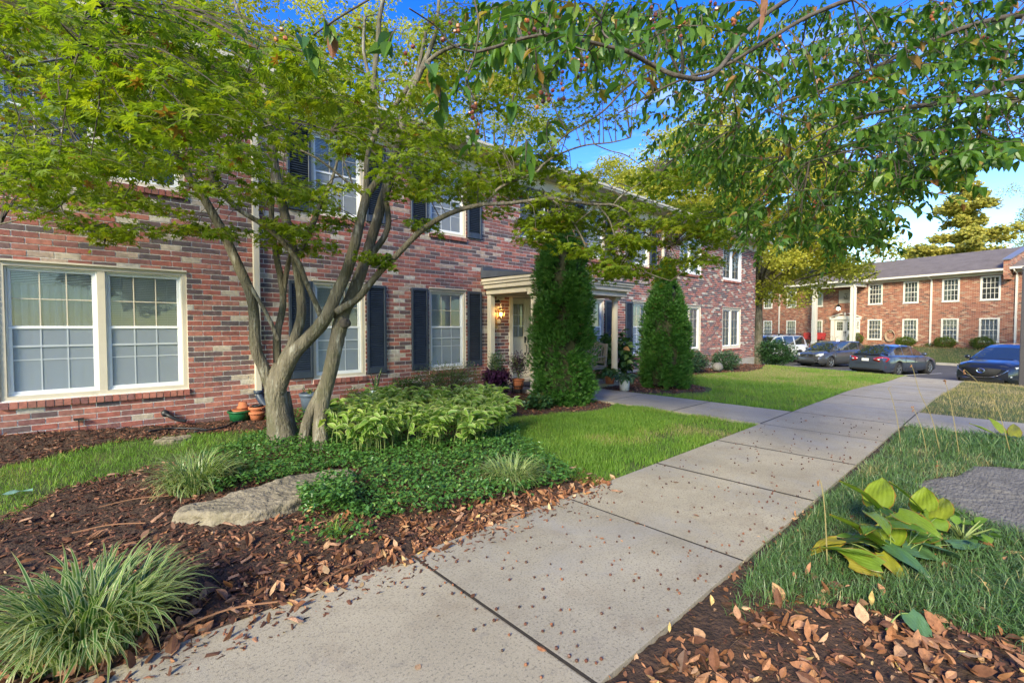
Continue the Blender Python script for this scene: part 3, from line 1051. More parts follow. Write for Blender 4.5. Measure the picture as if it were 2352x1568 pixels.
def door_leaf(x0, x1, hinge_left):
    L = MB(); z0, z1 = .15, 2.27; y = YD
    gx0, gx1, gz0, gz1 = x0 + .11, x1 - .11, 1.23, 2.10
    L.box(x0, y, z0, gx0, y + .045, z1); L.box(gx1, y, z0, x1, y + .045, z1)
    L.box(gx0, y, z0, gx1, y + .045, gz0); L.box(gx0, y, gz1, gx1, y + .045, z1)
    for (a, c) in ((x0 + .10, (x0 + x1) / 2 - .03), ((x0 + x1) / 2 + .03, x1 - .10)):  # two tall panels below the glass
        for q, w_ in ((0, .0), ):
            L.box(a, y - .007, .30, c, y + .001, .315); L.box(a, y - .007, .98, c, y + .001, .995)
            L.box(a, y - .007, .315, a + .015, y + .001, .98); L.box(c - .015, y - .007, .315, c, y + .001, .98)
            L.box(a + .05, y - .005, .37, c - .05, y + .001, .93)
    for q in (gx0 - .018, gx1): L.box(q, y - .01, gz0 - .018, q + .018, y + .001, gz1 + .018)
    L.box(gx0, y - .01, gz0 - .018, gx1, y + .001, gz0); L.box(gx0, y - .01, gz1, gx1, y + .001, gz1 + .018)
    o = bevel(L.build('front_door', M_door, bld), .004, 1)
    for i in range(3):
        for j in range(3):
            a = gx0 + (gx1 - gx0) * i / 3; c = gz0 + (gz1 - gz0) * j / 3
            p = MB(); p.add([(a, y + .02, c), (a + (gx1 - gx0) / 3, y + .02, c), (a + (gx1 - gx0) / 3, y + .02, c + (gz1 - gz0) / 3), (a, y + .02, c + (gz1 - gz0) / 3)], [(0, 1, 2, 3)])
            p.build('pane', G_pane, o)
    m_ = MB()
    for i in (1, 2):
        a = gx0 + (gx1 - gx0) * i / 3; m_.box(a - .009, y + .006, gz0, a + .009, y + .035, gz1)
        c = gz0 + (gz1 - gz0) * i / 3; m_.box(gx0, y + .007, c - .009, gx1, y + .034, c + .009)
    m_.build('glazing_bar', M_white, o)
    hx = x1 - .055 if hinge_left else x0 + .055
    h = MB(); h.box(hx - .028, y - .012, 1.06, hx + .028, y, 1.24)
    h.tube([(hx, y - .01, 1.22), (hx, y - .05, 1.21), (hx, y - .05, 1.13)], .012, 8)
    h.tube(crom([(hx, y - .01, 1.02), (hx, y - .055, 1.0), (hx, y - .06, .90), (hx, y - .05, .80), (hx, y - .012, .77)], 4), .011, 8)
    h.box(hx - .02, y - .01, .73, hx + .02, y, .80)
    bevel(h.build('door_handle', M_black, o), .003, 1)


door_leaf(8.022, 8.797, True); door_leaf(8.803, 9.578, False)
p = MB(); p.box(7.91, 9.5, .1, 9.69, 9.52, 2.35); p.box(8.03, 9.06, .1, 9.57, 9.5, .12)
p.build('hall_wall', mat('hall', (0.42, 0.33, 0.22), 0.8), bld)
# porch
p = MB()
p.box(7.06, 6.86, 2.40, 10.54, YF - .004, 2.425)                     # ceiling
p.box(7.06, 6.90, 2.425, 7.10, YF - .004, 2.599); p.box(10.50, 6.90, 2.425, 10.54, YF - .004, 2.599); p.box(7.06, 6.86, 2.425, 10.54, 6.90, 2.60)
p.box(7.02, 6.86, 2.50, 7.06, YF - .004, 2.61); p.box(10.54, 6.86, 2.50, 10.58, YF - .004, 2.61); p.box(7.02, 6.82, 2.50, 10.58, 6.86, 2.61)
p.box(6.99, 6.82, 2.56, 7.02, YF - .004, 2.625); p.box(10.58, 6.82, 2.56, 10.61, YF - .004, 2.625); p.box(6.99, 6.79, 2.56, 10.61, 6.82, 2.625)
p.box(7.14, 7.10, 2.27, 7.30, YF - .004, 2.399); p.box(10.30, 7.10, 2.27, 10.46, YF - .004, 2.399); p.box(7.14, 6.94, 2.27, 10.46, 7.10, 2.399)   # beams
p.box(7.30, YF - .16, 2.25, 10.30, YF - .004, 2.398)
bevel(p.build('porch_fascia', M_trim, bld), .004, 1)
p = MB(); p.add([(6.97, 6.77, 2.63), (10.63, 6.77, 2.63), (10.63, YF - .004, 2.84), (6.97, YF - .004, 2.84), (6.97, 6.77, 2.615), (10.63, 6.77, 2.615), (10.63, YF - .004, 2.66), (6.97, YF - .004, 2.66)],
               [(0, 1, 2, 3), (4, 7, 6, 5), (0, 4, 5, 1), (1, 5, 6, 2), (3, 7, 4, 0)])
p.box(7.0, YF - .05, 2.80, 10.6, YF - .003, 2.93)
p.build('porch_roof', mat('roof_felt', (0.06, 0.07, 0.09), 0.7, noise=(3, 0.2)), bld)
p = MB(); p.box(7.17, YF - .14, .08, 7.31, YF - .005, 2.27); bevel(p.build('pilaster', M_trim, bld), .008, 1)
p = MB(); p.box(10.29, YF - .14, .08, 10.43, YF - .005, 2.27); bevel(p.build('pilaster', M_trim, bld), .008, 1)


def column(x, y):
    pr = []
    n = 64
    vs = []
    for z in (.14, 2.17):
        for j in range(n):
            t = 2 * math.pi * j / n; rr = .082 * (1 - .07 * (math.cos(t * 16) < -.1)) * (1 if z < 1 else .93)
            vs.append((x + rr * math.cos(t), y + rr * math.sin(t), z))
    b = MB(); b.add(vs, [(j, (j + 1) % n, n + (j + 1) % n, n + j) for j in range(n)])
    b.box(x - .11, y - .11, .075, x + .11, y + .11, .12); b.box(x - .11, y - .11, 2.21, x + .11, y + .11, 2.269)
    b.lathe([(.1, .12), (.1, .135), (.085, .145)], (x, y, 0), 24); b.lathe([(.078, 2.16), (.1, 2.19), (.1, 2.21)], (x, y, 0), 24)
    b.build('porch_column', M_trim, bld)


column(10.24, 7.16); column(7.24, 7.16)
p = MB(); p.box(7.3, 7.0, -.3, 10.3, YF - .004, .075); p.box(7.90, YF - .004, -.3, 9.70, YD + .05, .10)
bevel(p.build('porch_slab', M_conc, bld), .012, 1)


def rebase(root, loc):
    root.location = loc
    inv = Matrix.Translation(Vector(loc)).inverted()
    for ch in root.children: ch.matrix_parent_inverse = inv


rebase(bld, (8.8, 8.7, 0))

# wall lantern by the door (lit)
lan = empty('wall_lantern', (0, 0, 0), 0, 'lit brass lantern on the brick pier beside the cream front doors', 'lantern')
M_brass = mat('old_brass', (0.30, 0.20, 0.10), 0.4, metal=0.8, noise=(20, 0.3))
lx, ly = 7.44, 8.5
b = MB(); b.box(lx - .035, 8.672, 1.45, lx + .035, 8.695, 1.72); b.tube(crom([(lx, 8.68, 1.6), (lx, 8.60, 1.55), (lx, ly, 1.60), (lx, ly, 1.69)], 4), .01, 6)
b.tube(crom([(lx, 8.68, 1.58), (lx, 8.58, 1.45), (lx, 8.60, 1.38), (lx, 8.62, 1.42)], 4), .007, 6)
b.build('bracket', M_brass, lan)
b = MB()
for sx, sy in ((-1, -1), (1, -1), (1, 1), (-1, 1)):
    b.bar((lx + sx * .045, ly + sy * .045, 1.70), (lx + sx * .075, ly + sy * .075, 1.90), .009, .009)
b.lathe([(.10, 1.90), (.115, 1.905), (.05, 1.96), (.035, 2.0), (.02, 2.02), (.012, 2.06), (.02, 2.08), (.0, 2.095)], (lx, ly, 0), 4)
b.lathe([(.0, 1.66), (.03, 1.68), (.065, 1.70), (.0, 1.705)], (lx, ly, 0), 4)
b.build('lantern_frame', M_brass, lan)
b = MB(); b.lathe([(.058, 1.705), (.098, 1.90)], (lx, ly, 0), 4, cap=False); o = b.build('lantern_glass', glass('lantern_glass', (1, .95, .85)), lan)
b = MB()
for dx in (-.02, .02): b.lathe([(.0, 1.76), (.011, 1.775), (.016, 1.80), (.010, 1.83), (.0, 1.85)], (lx + dx, ly, 0), 8)
b.build('bulb', mat('lamp_glow', (1, .7, .35), emit=((1.0, .55, .18), 14.0)), lan)
b = MB(); b.lathe([(.007, 1.70), (.007, 1.76)], (lx - .02, ly, 0), 8); b.lathe([(.007, 1.70), (.007, 1.76)], (lx + .02, ly, 0), 8); b.build('candle_sleeve', M_white, lan)
pl = bpy.data.lights.new('lantern_light', 'POINT'); pl.energy = 3.0; pl.color = (1, .6, .25); pl.shadow_soft_size = .03
plo = bpy.data.objects.new('lantern_light', pl); link(plo, lan); plo.location = (lx, ly, 1.81)
rebase(lan, (lx, 8.69, 1.45))
b = MB(); b.lathe([(.028, 0), (.028, .02), (.0, .03)], (0, 0, 0), 12); o = b.build('doorbell_box', M_black); o.rotation_euler = (math.radians(90), 0, 0); o.location = (7.52, 8.695, 2.14)
tag(o, 'small round dark sensor on the brick pier above the lit lantern', 'sensor')
# ------------------------------------------------------------------ plants: colours
M_bark = mat('maple_bark', (0.150, 0.130, 0.096), 0.92, noise=(5, 0.42), noise2=(9, (0.33, 0.315, 0.265), 0.54, 0.70), bump=(26, 1.0, 0.03), stretch=(1.8, 1.8, 0.4), spec=.2)
stain(M_bark, 2.2, (.085, .085, .045), .48, .62, .6); stain(M_bark, 30, (.42, .42, .36), .64, .72, .7)
M_barkd = mat('dark_bark', (0.085, 0.070, 0.055), 0.9, noise=(18, 0.35), bump=(50, 0.8, 0.01))
M_maple = mat('maple_leaf', rough=0.5, ramp=[(0.0, (0.100, 0.175, 0.018)), (0.35, (0.190, 0.275, 0.022)), (0.75, (0.285, 0.340, 0.028)), (0.93, (0.360, 0.330, 0.035)), (1.0, (0.24, 0.13, 0.03))],
              trans=0.55, tcol=(1.3, 1.3, 0.6), spec=0.3)
M_crab = mat('crab_leaf', rough=0.4, ramp=[(0.0, (0.040, 0.110, 0.018)), (0.5, (0.095, 0.195, 0.025)), (0.88, (0.21, 0.30, 0.034)), (0.95, (0.33, 0.26, 0.04)), (1.0, (0.30, 0.12, 0.05))],
             trans=0.45, tcol=(1.3, 1.4, 0.6), spec=0.5)
M_lit = mat('pale_tree_leaf', rough=0.6, ramp=[(0.0, (0.27, 0.31, 0.045)), (0.5, (0.45, 0.46, 0.075)), (1.0, (0.60, 0.54, 0.11))], trans=0.5, tcol=(1.3, 1.25, 0.6))
M_pine = mat('pine_needles', rough=0.6, ramp=[(0.0, (0.20, 0.22, 0.045)), (0.5, (0.44, 0.42, 0.08)), (1.0, (0.60, 0.52, 0.12))], trans=0.3)
M_grass = mat('grass_blade', rough=0.55, ramp=[(0.0, (0.085, 0.195, 0.024)), (0.5, (0.170, 0.325, 0.040)), (0.80, (0.270, 0.385, 0.055)), (0.90, (0.30, 0.27, 0.09)), (1.0, (0.42, 0.36, 0.18))],
              trans=0.4, tcol=(1.2, 1.3, 0.6), tip=((0.20, 0.25, 0.06), 0.4, 1.6))
M_dry = mat('dry_grass_blade', rough=0.6, ramp=[(0.0, (0.09, 0.15, 0.025)), (0.35, (0.19, 0.21, 0.05)), (0.7, (0.33, 0.27, 0.11)), (1.0, (0.44, 0.35, 0.19))], trans=0.3)
M_mondo = mat('mondo_blade', rough=0.42, ramp=[(0.0, (0.045, 0.105, 0.030)), (0.5, (0.105, 0.195, 0.055)), (0.72, (0.21, 0.29, 0.15)), (0.86, (0.34, 0.31, 0.12)), (1.0, (0.48, 0.38, 0.18))], trans=0.25, tcol=(1.2, 1.3, .6), spec=0.4)  # the silvery stop paints glints of light onto some blades
M_liri = mat('liriope_blade', rough=0.35, ramp=[(0.0, (0.045, 0.125, 0.022)), (0.7, (0.100, 0.205, 0.036)), (1.0, (0.19, 0.25, 0.05))], edge=((0.52, 0.56, 0.28), 0.4, 0.9), trans=0.35, tcol=(1.2, 1.3, .7), tip=((0.42, 0.26, 0.10), 0.84, 1.02), spec=0.5)
M_seal = mat('solomons_seal_leaf', rough=0.45, ramp=[(0.0, (0.15, 0.28, 0.05)), (0.6, (0.26, 0.40, 0.075)), (1.0, (0.42, 0.48, 0.12))], edge=((0.60, 0.62, 0.30), 0.66, 1.0), trans=0.45, tcol=(1.2, 1.3, .6), spec=0.45)
M_vinca = mat('groundcover_leaf', rough=0.35, ramp=[(0.0, (0.040, 0.120, 0.026)), (0.6, (0.090, 0.205, 0.042)), (1.0, (0.180, 0.295, 0.065))], trans=0.3, tcol=(1.2, 1.3, .6), spec=0.55)
M_dead = mat('fallen_leaf', rough=0.6, ramp=[(0.0, (0.09, 0.040, 0.022)), (0.25, (0.20, 0.085, 0.040)), (0.55, (0.35, 0.155, 0.070)), (0.80, (0.45, 0.235, 0.12)), (0.93, (0.52, 0.34, 0.19)), (1.0, (0.54, 0.40, 0.07))], noise=(45, 0.4), noise2=(90, (.09, .045, .025), .60, .68), trans=0.15)
M_chip = mat('mulch_chip', rough=0.9, ramp=[(0.0, (0.045, 0.020, 0.013)), (0.6, (0.125, 0.050, 0.028)), (0.9, (0.23, 0.10, 0.055)), (1.0, (0.36, 0.21, 0.13))], noise=(120, 0.4))
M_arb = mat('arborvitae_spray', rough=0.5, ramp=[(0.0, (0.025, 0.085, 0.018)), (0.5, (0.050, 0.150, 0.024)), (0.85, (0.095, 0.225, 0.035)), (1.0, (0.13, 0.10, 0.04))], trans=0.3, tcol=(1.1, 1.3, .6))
M_core = mat('shrub_dark_core', (0.028, 0.032, 0.014), 0.95, noise=(12, 0.4))
M_stone = mat('limestone', (0.265, 0.225, 0.160), 0.92, noise=(5, 0.26), noise2=(14, (0.13, 0.11, 0.08), 0.55, 0.75), bump=(22, 1.0, 0.03), spec=0.2)
M_slate = mat('flagstone', (0.17, 0.158, 0.14), 0.9, noise=(3, 0.2), noise2=(20, (0.10, 0.095, 0.09), 0.52, 0.72), bump=(16, 1.0, 0.03), stretch=(1, 2.6, 1), spec=0.25)

stain(M_stone, 3.5, (.12, .11, .07), .48, .68, .6); stain(M_stone, 18, (.42, .39, .32), .58, .7, .6); stain(M_slate, 5, (.27, .255, .23), .5, .7, .6)
P_maple, P_maple5 = proto_maple(7), proto_maple(5, 0.34)
P_ov, P_ov2 = proto_ovate(4, 0.42, 0.30, 0.14), proto_ovate(3, 0.55, 0.15, 0.08)
P_cr = proto_ovate(4, 0.50, 0.22, 0.16)
P_b1, P_b2, P_b3 = proto_blade(3, .035, .9, True), proto_blade(3, .03, 1.5, True), proto_blade(2, .04, .5, True)
P_bl = proto_blade(7, .022, 2.5); P_bl2 = proto_blade(7, .02, 1.7); P_m1 = proto_blade(4, .016, 2.4, True); P_m2 = proto_blade(4, .016, 1.5, True)
P_chip, P_ball = proto_chip(), proto_ball()
P_dl = proto_ovate(4, 0.42, -0.28, 0.30); P_dl2 = proto_ovate(4, 0.46, 0.25, -0.22)


def T3(xy, dz=0.0, zf=zg):
    return np.column_stack([xy[:, 0], xy[:, 1], zf(xy[:, 0], xy[:, 1]) + dz])


def on_ground(P, xy, size, rr, tilt=.35, dz=0.0, zf=zg, q=None):
    n = len(xy)
    return (P, T3(xy, 0, zf) + np.column_stack([np.zeros(n), np.zeros(n), rg.uniform(0, 1, n) * dz]), rotm(rg.uniform(0, 6.283, n), rg.normal(0, tilt, n), rg.normal(0, tilt, n)),
            rg.uniform(size[0], size[1], n), rg.uniform(rr[0], rr[1], n) if q is None else q)


# ------------------------------------------------------------------ lawns
def grass(name, poly, n, hgt, dryf=None, seed=0, dens=None, material=M_grass):
    xy = pts_in(poly, n, dens)
    n = len(xy)
    c = 0.42 + 0.30 * fbm(xy[:, 0], xy[:, 1], 1.6, seed) + rg.normal(0, .16, n)
    if dryf is not None: c = c + dryf(xy[:, 0], xy[:, 1]) * rg.uniform(.1, 1, n)
    c = np.clip(c, 0, 1)
    hs = rg.uniform(hgt[0], hgt[1], n) * (1 + .35 * fbm(xy[:, 0], xy[:, 1], 4, seed + 3))
    bs = []
    pick = rg.integers(0, 3, n)
    for k, P in enumerate((P_b1, P_b2, P_b3)):
        m_ = pick == k
        bs.append((P, T3(xy[m_]), rotm(rg.uniform(0, 6.283, m_.sum()), rg.normal(0, .25, m_.sum()), rg.normal(0, .25, m_.sum())), hs[m_], c[m_]))
    return scatter(name, bs, material)


edge_noise = lambda x, y: np.clip(.75 + .5 * fbm(x, y, 3, 9), .1, 1)
grass('lawn_grass', LAWN_L, 42000, (.035, .075), lambda x, y: .28 * (fbm(x, y, 2.2, 4) > .35) + .20 * sstep(-y, -6.6, -5.6), 1, edge_noise)
grass('lawn_grass', LAWN_M, 62000, (.035, .085), lambda x, y: .5 * sstep(fbm(x, y, 1.5, 21), .1, .7) * (1 - sstep(y, 4.2, 5.2)) + .1, 2, lambda x, y: np.clip(.4 + .9 * sstep(y - .35 * x, 1.0, 2.4) + .35 * fbm(x, y, 4, 8), .06, 1))
grass('lawn_grass', LAWN_F, 120000, (.04, .095), lambda x, y: .75 * sstep(x, 11.0, 16) * sstep(fbm(x, y, 1.1, 31), -.5, .25) + .30 * sstep(x, 13, 20) + .35 * (fbm(x, y, 2.4, 77) > .55), 3, lambda x, y: np.clip(1.15 - .035 * (x - 9), .35, 1))
grass('lawn_grass', LAWN_R, 52000, (.035, .085), lambda x, y: .55 + .3 * fbm(x, y, .8, 6), 4, None, M_dry)

# far bank in front of the other building
BANK = [tuple(n2(39.6, t)) for t in (-22, 40)] + [tuple(n2(44.2, t)) for t in (40, -22)]
grass('bank_grass', BANK, 42000, (.08, .17), lambda x, y: .45 + .3 * fbm(x, y, .6, 6), 5, None, M_dry)

# ------------------------------------------------------------------ mulch chips and fallen leaves
FRONT = [(-1.6, 2.4), (3.6, 2.4), (3.9, 3.2), (3.2, 4.2), (2.2, 5.2), (1.6, 6.4), (.39, 6.3), (-.17, 6.1), (-.55, 5.4), (-1.6, 4.4)]
xy = pts_in(FRONT, 21000)
WALLB = [(-1.2, 7.2), (.28, 7.9), (1.3, 7.75), (2.0, 7.2), (3.2, 7.2), (4.6, 7.2), (5.8, 5.5), (7.2, 5.15), (7.6, 5.4), (7.6, 6.9), (7.2, 8.66), (-1.2, 8.66)]
xy2 = pts_in(WALLB, 15000); xy3 = pts_in([(9.25, 6), (10, 5.2), (10.9, 5.0), (11.6, 5.6), (12, 6.8), (20, 7), (24, 8.1), (24, 8.6), (10.3, 8.6), (10.3, 7), (9.25, 6.9)], 9000)
scatter('mulch_chips', [on_ground(P_chip, xy, (.018, .06), (0, .97), .4, .035), on_ground(P_chip, xy2, (.02, .07), (0, 1), .4, .035), on_ground(P_chip, xy3, (.03, .09), (0, 1), .4, .03)], M_chip)
xys = pts_in(FRONT, 260)
scatter('straw_bits', [on_ground(P_chip, xys, (.05, .11), (.93, 1), .2, .05)], M_chip)


def litter(poly, n, dens=None, size=(.05, .085), dz=.03, rr=(0, .97), tilt=.5):
    xy = pts_in(poly, n, dens); k = rg.random(len(xy)) < .5
    out = []
    for P, m_ in ((P_dl, k), (P_dl2, ~k)):
        q = xy[m_]; n_ = len(q)
        o_ = on_ground(P, q, size, rr, tilt, dz)
        S = size[0] * .45 + (size[1] * 1.15 - size[0] * .45) * rg.random(n_) ** 1.5
        S3 = np.column_stack([S, S * rg.uniform(.6, 1.6, n_), S * rg.uniform(-.9, 1.1, n_) * (rg.random(n_) < .75)])
        out.append(o_[:3] + (S3,) + o_[4:])
    return out


LIT = [(-1.6, 2.55), (3.7, 2.58), (3.8, 2.9), (2.6, 3.15), (1.7, 3.6), (1.3, 4.1), (.5, 4.5), (-.3, 4.6), (-1.6, 4.0)]
b_ = litter(LIT, 3600, lambda x, y: np.clip(.95 - .55 * (y - 2.6) + .55 * fbm(x, y, 4, 12), .08, 1), size=(.045, .085))
b_ += litter([(-1, 4.2), (1.2, 4.6), (.3, 6.0), (-.4, 5.8)], 120, size=(.03, .06))
b_ += litter([(-1, 7.4), (2, 7.6), (7, 6), (7, 8.6), (-1, 8.6)], 220, size=(.03, .06))
b_ += litter([(-.3, 2.5), (3.5, 2.62), (2.6, 3.0), (1.5, 3.25), (.4, 3.1), (-.3, 2.9)], 1100, lambda x, y: np.clip(1.2 - 1.0 * (y - 2.6), .1, 1), size=(.04, .075), dz=.045)
b_ += litter([(1.4, 2.45), (3.9, 2.58), (3.9, 2.75), (1.4, 2.8)], 420, size=(.04, .07))
scatter('fallen_leaves', b_, M_dead)
RL_ = [(1.3, -1.0), (3.6, -1.0), (3.3, .0), (3.15, .35), (3.05, .7), (2.55, 1.0), (1.4, 1.12)]
b_ = litter(RL_, 2300, lambda x, y: np.clip(.55 + .75 * fbm(x, y, 3.5, 33) + .35 * sstep(x, 1.9, 2.8), .12, 1), size=(.045, .095), dz=.04)
b_ += litter([(2.6, .9), (4.6, .9), (4.6, -.4), (2.9, -.4)], 260, size=(.05, .085), dz=.06)
b_ += litter([(1.4, 1.05), (4.5, 1.05), (4.5, 1.2), (1.4, 1.16)], 160, size=(.03, .06))
scatter('fallen_leaves_in_right_bed', b_, M_dead)
xy = pts_in([(1.2, -.9), (3.4, -.9), (3.1, .8), (1.4, 1.1)], 4500)
b2_ = pts_in([(1.2, -.9), (3.4, -.9), (3.1, .8), (1.4, 1.1)], 900)
scatter('leaf_fragments', [on_ground(P_dl2, b2_, (.012, .03), (.3, .95), .3, .02), on_ground(P_dl2, pts_in(LIT, 3000), (.012, .03), (.1, .95), .3, .03)], M_dead)
scatter('bark_crumbs', [on_ground(P_chip, xy, (.012, .04), (0, 1), .4, .02)], M_chip)
# leaves and fallen crab apples lying on the slabs
b_ = litter([(1.0, 1.2), (12, 1.2), (12, 2.6), (1.0, 2.6)], 75, size=(.03, .055), dz=.0, tilt=.12)
b_ = [(P, T + [0, 0, .036], R_, S, q) for P, T, R_, S, q in b_]
scatter('leaves_on_path', b_, M_dead)
M_berry = mat('fallen_crab_apple', rough=0.5, ramp=[(0, (.05, .025, .018)), (.7, (.12, .045, .028)), (1, (.28, .11, .05))])
xy = pts_in([(1.3, 1.2), (9, 1.2), (9, 2.6), (1.3, 2.6)], 330, lambda x, y: np.clip(.65 - .09 * (x - 2) + .3 * (2.0 - y) + .3 * fbm(x, y, 3, 41), .03, 1))
scatter('fallen_crab_apples', [on_ground(P_ball, xy, (.0055, .0095), (0, 1), 1, 0, zf=lambda x, y: zpath(x, y) + .008)], M_berry)

# ------------------------------------------------------------------ ground cover round the maple
GC = [(0.75, 4.75), (1.4, 4.72), (1.95, 4.65), (2.0, 4.3), (1.55, 3.95), (1.5, 3.45), (1.9, 3.1), (2.8, 2.92), (3.5, 2.82), (3.75, 3.4), (4.1, 4.3), (4.6, 4.9), (4.5, 5.2), (3.5, 4.9), (2.6, 5.6), (2.5, 6.4), (1.7, 6.8), (1.05, 6.3), (.6, 5.7)]
xy = pts_in(GC, 20000, lambda x, y: np.clip(1.05 + .5 * fbm(x, y, 4, 51) - .5 * sstep(-x, -1.0, -.6), .1, 1))
xyb = pts_in([(1.2, 3.65), (1.55, 3.5), (1.75, 4.1), (1.55, 4.2), (1.28, 4.05)], 1500)
xyc = pts_in([(.9, 3.2), (1.5, 3.0), (1.6, 3.5), (1.1, 3.4)], 160); xyd = pts_in([(2.2, 6.1), (2.9, 6.3), (2.9, 7.4), (2.1, 7.3)], 900)
hh = lambda p: np.clip(.11 + .07 * fbm(p[:, 0], p[:, 1], 3.4, 52), .02, .3)
bs = []
for p, extra in ((xy, 0), (xyb, .12), (xyc, .02), (xyd, .22)):
    n = len(p); z = zg(p[:, 0], p[:, 1]) + .03 + (hh(p) + extra) * rg.random(n) ** .5
    bs.append((P_ov2, np.column_stack([p, z]), rotm(rg.uniform(0, 6.283, n), rg.normal(-.15, .4, n), rg.normal(0, .4, n)), rg.uniform(.028, .052, n), np.clip(rg.normal(.45, .25, n), 0, 1)))
scatter('periwinkle_ground_cover', bs, M_vinca)

# ------------------------------------------------------------------ strap leaved clumps
def clump(name, c, n, L, Ps, material, label, cat, rad=.10, group=None, elong=1.0):
    root = empty(name, (c[0], c[1], float(zg(c[0], c[1]))), 0, label, cat, group)
    a = rg.uniform(0, 6.283, n); r_ = rad * np.sqrt(rg.random(n))
    T = np.column_stack([r_ * np.cos(a) * elong, r_ * np.sin(a), np.full(n, .0)])
    yaw = a + rg.normal(0, .5, n)
    bs = []; k = rg.integers(0, len(Ps), n)
    big = 90
    for i, P in enumerate(Ps):
        m_ = (k == i)
        bs.append((P, T[m_], rotm(yaw[m_], rg.normal(0, .22, m_.sum()), rg.normal(0, .15, m_.sum())), rg.uniform(L[0], L[1], m_.sum()), rg.random(m_.sum())))
    me = scatter_mesh('blades', bs); me.materials.append(material)
    o = bpy.data.objects.new('blades', me); link(o, root); o['kind'] = 'stuff'
    return root


clump('liriope_clump', (-.02, 2.98), 620, (.30, .56), (P_bl, P_bl2), M_liri, 'large arching clump of striped liriope at the bottom left of the mulch bed', 'ornamental grass', .24)
clump('liriope_clump', (.72, 5.12), 420, (.26, .50), (P_bl, P_bl2), M_liri, 'striped liriope clump at the left end of the pale limestone slab', 'ornamental grass', .20)
clump('liriope_clump', (2.98, 3.25), 330, (.24, .42), (P_bl, P_bl2), M_liri, 'pale striped liriope tuft growing in the ground cover close to the path', 'ornamental grass', .17)
clump('grass_tuft', (1.30, 3.28), 60, (.10, .22), (P_m1, P_m2), M_grass, 'small thin grass tuft sprouting from the leaf litter below the limestone slab', 'grass tuft', .06)

# ------------------------------------------------------------------ right bed: dense mondo grass
MON = [(2.45, 1.0), (3.2, 1.10), (9.1, 1.08), (9.1, -2.4), (3.5, -2.4), (3.3, -.6), (3.25, .0), (3.1, .35), (3.0, .62)]
FLAG = [(5.35, .40), (5.75, .60), (6.1, .56), (6.45, .38), (7.1, .22), (7.3, -.5), (7.0, -1.4), (5.6, -1.4), (4.9, -.7), (5.0, -.1)]
dn = lambda x, y: np.where(inpoly(x, y, FLAG), 0.0, np.clip(1.0 - .10 * (x - 3) + .25 * fbm(x, y, 3, 61) - .6 * (1 - sstep(x, 2.5, 3.2)), .05, 1))
xy = pts_in(MON, 80000, dn); n = len(xy)
dryc = np.clip(rg.normal(.42, .2, n) + .35 * sstep(fbm(xy[:, 0], xy[:, 1], 2.2, 71), .15, .8) * sstep(xy[:, 0], 3.5, 5), 0, 1)
hs = rg.uniform(.06, .15, n) * (1 + .3 * fbm(xy[:, 0], xy[:, 1], 3, 62)) * (1 + .5 * sstep(xy[:, 0], 7.4, 8.2)) * (1 + .45 * sstep(-xy[:, 1], -.35, .3) * (xy[:, 0] < 5))
k = rg.random(n) < .55
sweep = rg.uniform(0, 6.283, n)
scatter('mondo_grass', [(P, T3(xy[m_]), rotm(sweep[m_], rg.normal(0, .3, m_.sum()), rg.normal(0, .2, m_.sum())), hs[m_], dryc[m_]) for P, m_ in ((P_m1, k), (P_m2, ~k))], M_mondo)


# ------------------------------------------------------------------ stones
def rock(name, outline, h, label, cat, material, seed=3, rough_=.03, z0=-.05, layers=True, top_noise=.018):
    """flat quarried slab: an outline, a ledged side and an uneven top"""
    O = np.array([tuple(p) for p in crom([tuple(p) + (0,) for p in outline + [outline[0]]], 7)])[:-1, :2]
    c = O.mean(0); n = len(O)
    zb = float(zg(c[0], c[1]))
    rings = []
    for k, (s_, zz) in enumerate([(1.03, z0), (1.04, h * .25), (.985, h * .45), (1.015, h * .6), (.99, h * .86), (.965, h)] + [(q, h + .004) for q in (.88, .75, .6, .45, .3, .15, .04)]):
        ring = []
        for i, p in enumerate(O):
            q = c + (p - c) * s_
            w = 1 + rough_ * fbm(q[0] * 9 + k * 1.7, q[1] * 9, 2.5, seed)
            q = c + (q - c) * w
            z = zb + zz + (top_noise * fbm(q[0], q[1], 7, seed + 1) if k >= 4 else .6 * top_noise * fbm(q[0] + k, q[1], 14, seed))
            ring.append((q[0], q[1], z))
        rings.append(ring)
    b = MB(); b.grid(rings, closed=True)
    b.add(rings[-1], [tuple(range(n))])
    o = b.build(name, material, smooth=True)
    inv = Vector((c[0], c[1], zb))
    o.data.transform(Matrix.Translation(-inv)); o.location = inv
    sub = o.modifiers.new('sub', 'SUBSURF'); sub.levels = sub.render_levels = 1
    tx = bpy.data.textures.new(name, 'CLOUDS'); tx.noise_scale = .07; tx.noise_depth = 4
    dm = o.modifiers.new('relief', 'DISPLACE'); dm.texture = tx; dm.strength = .035; dm.texture_coords = 'GLOBAL'
    return tag(o, label, cat)


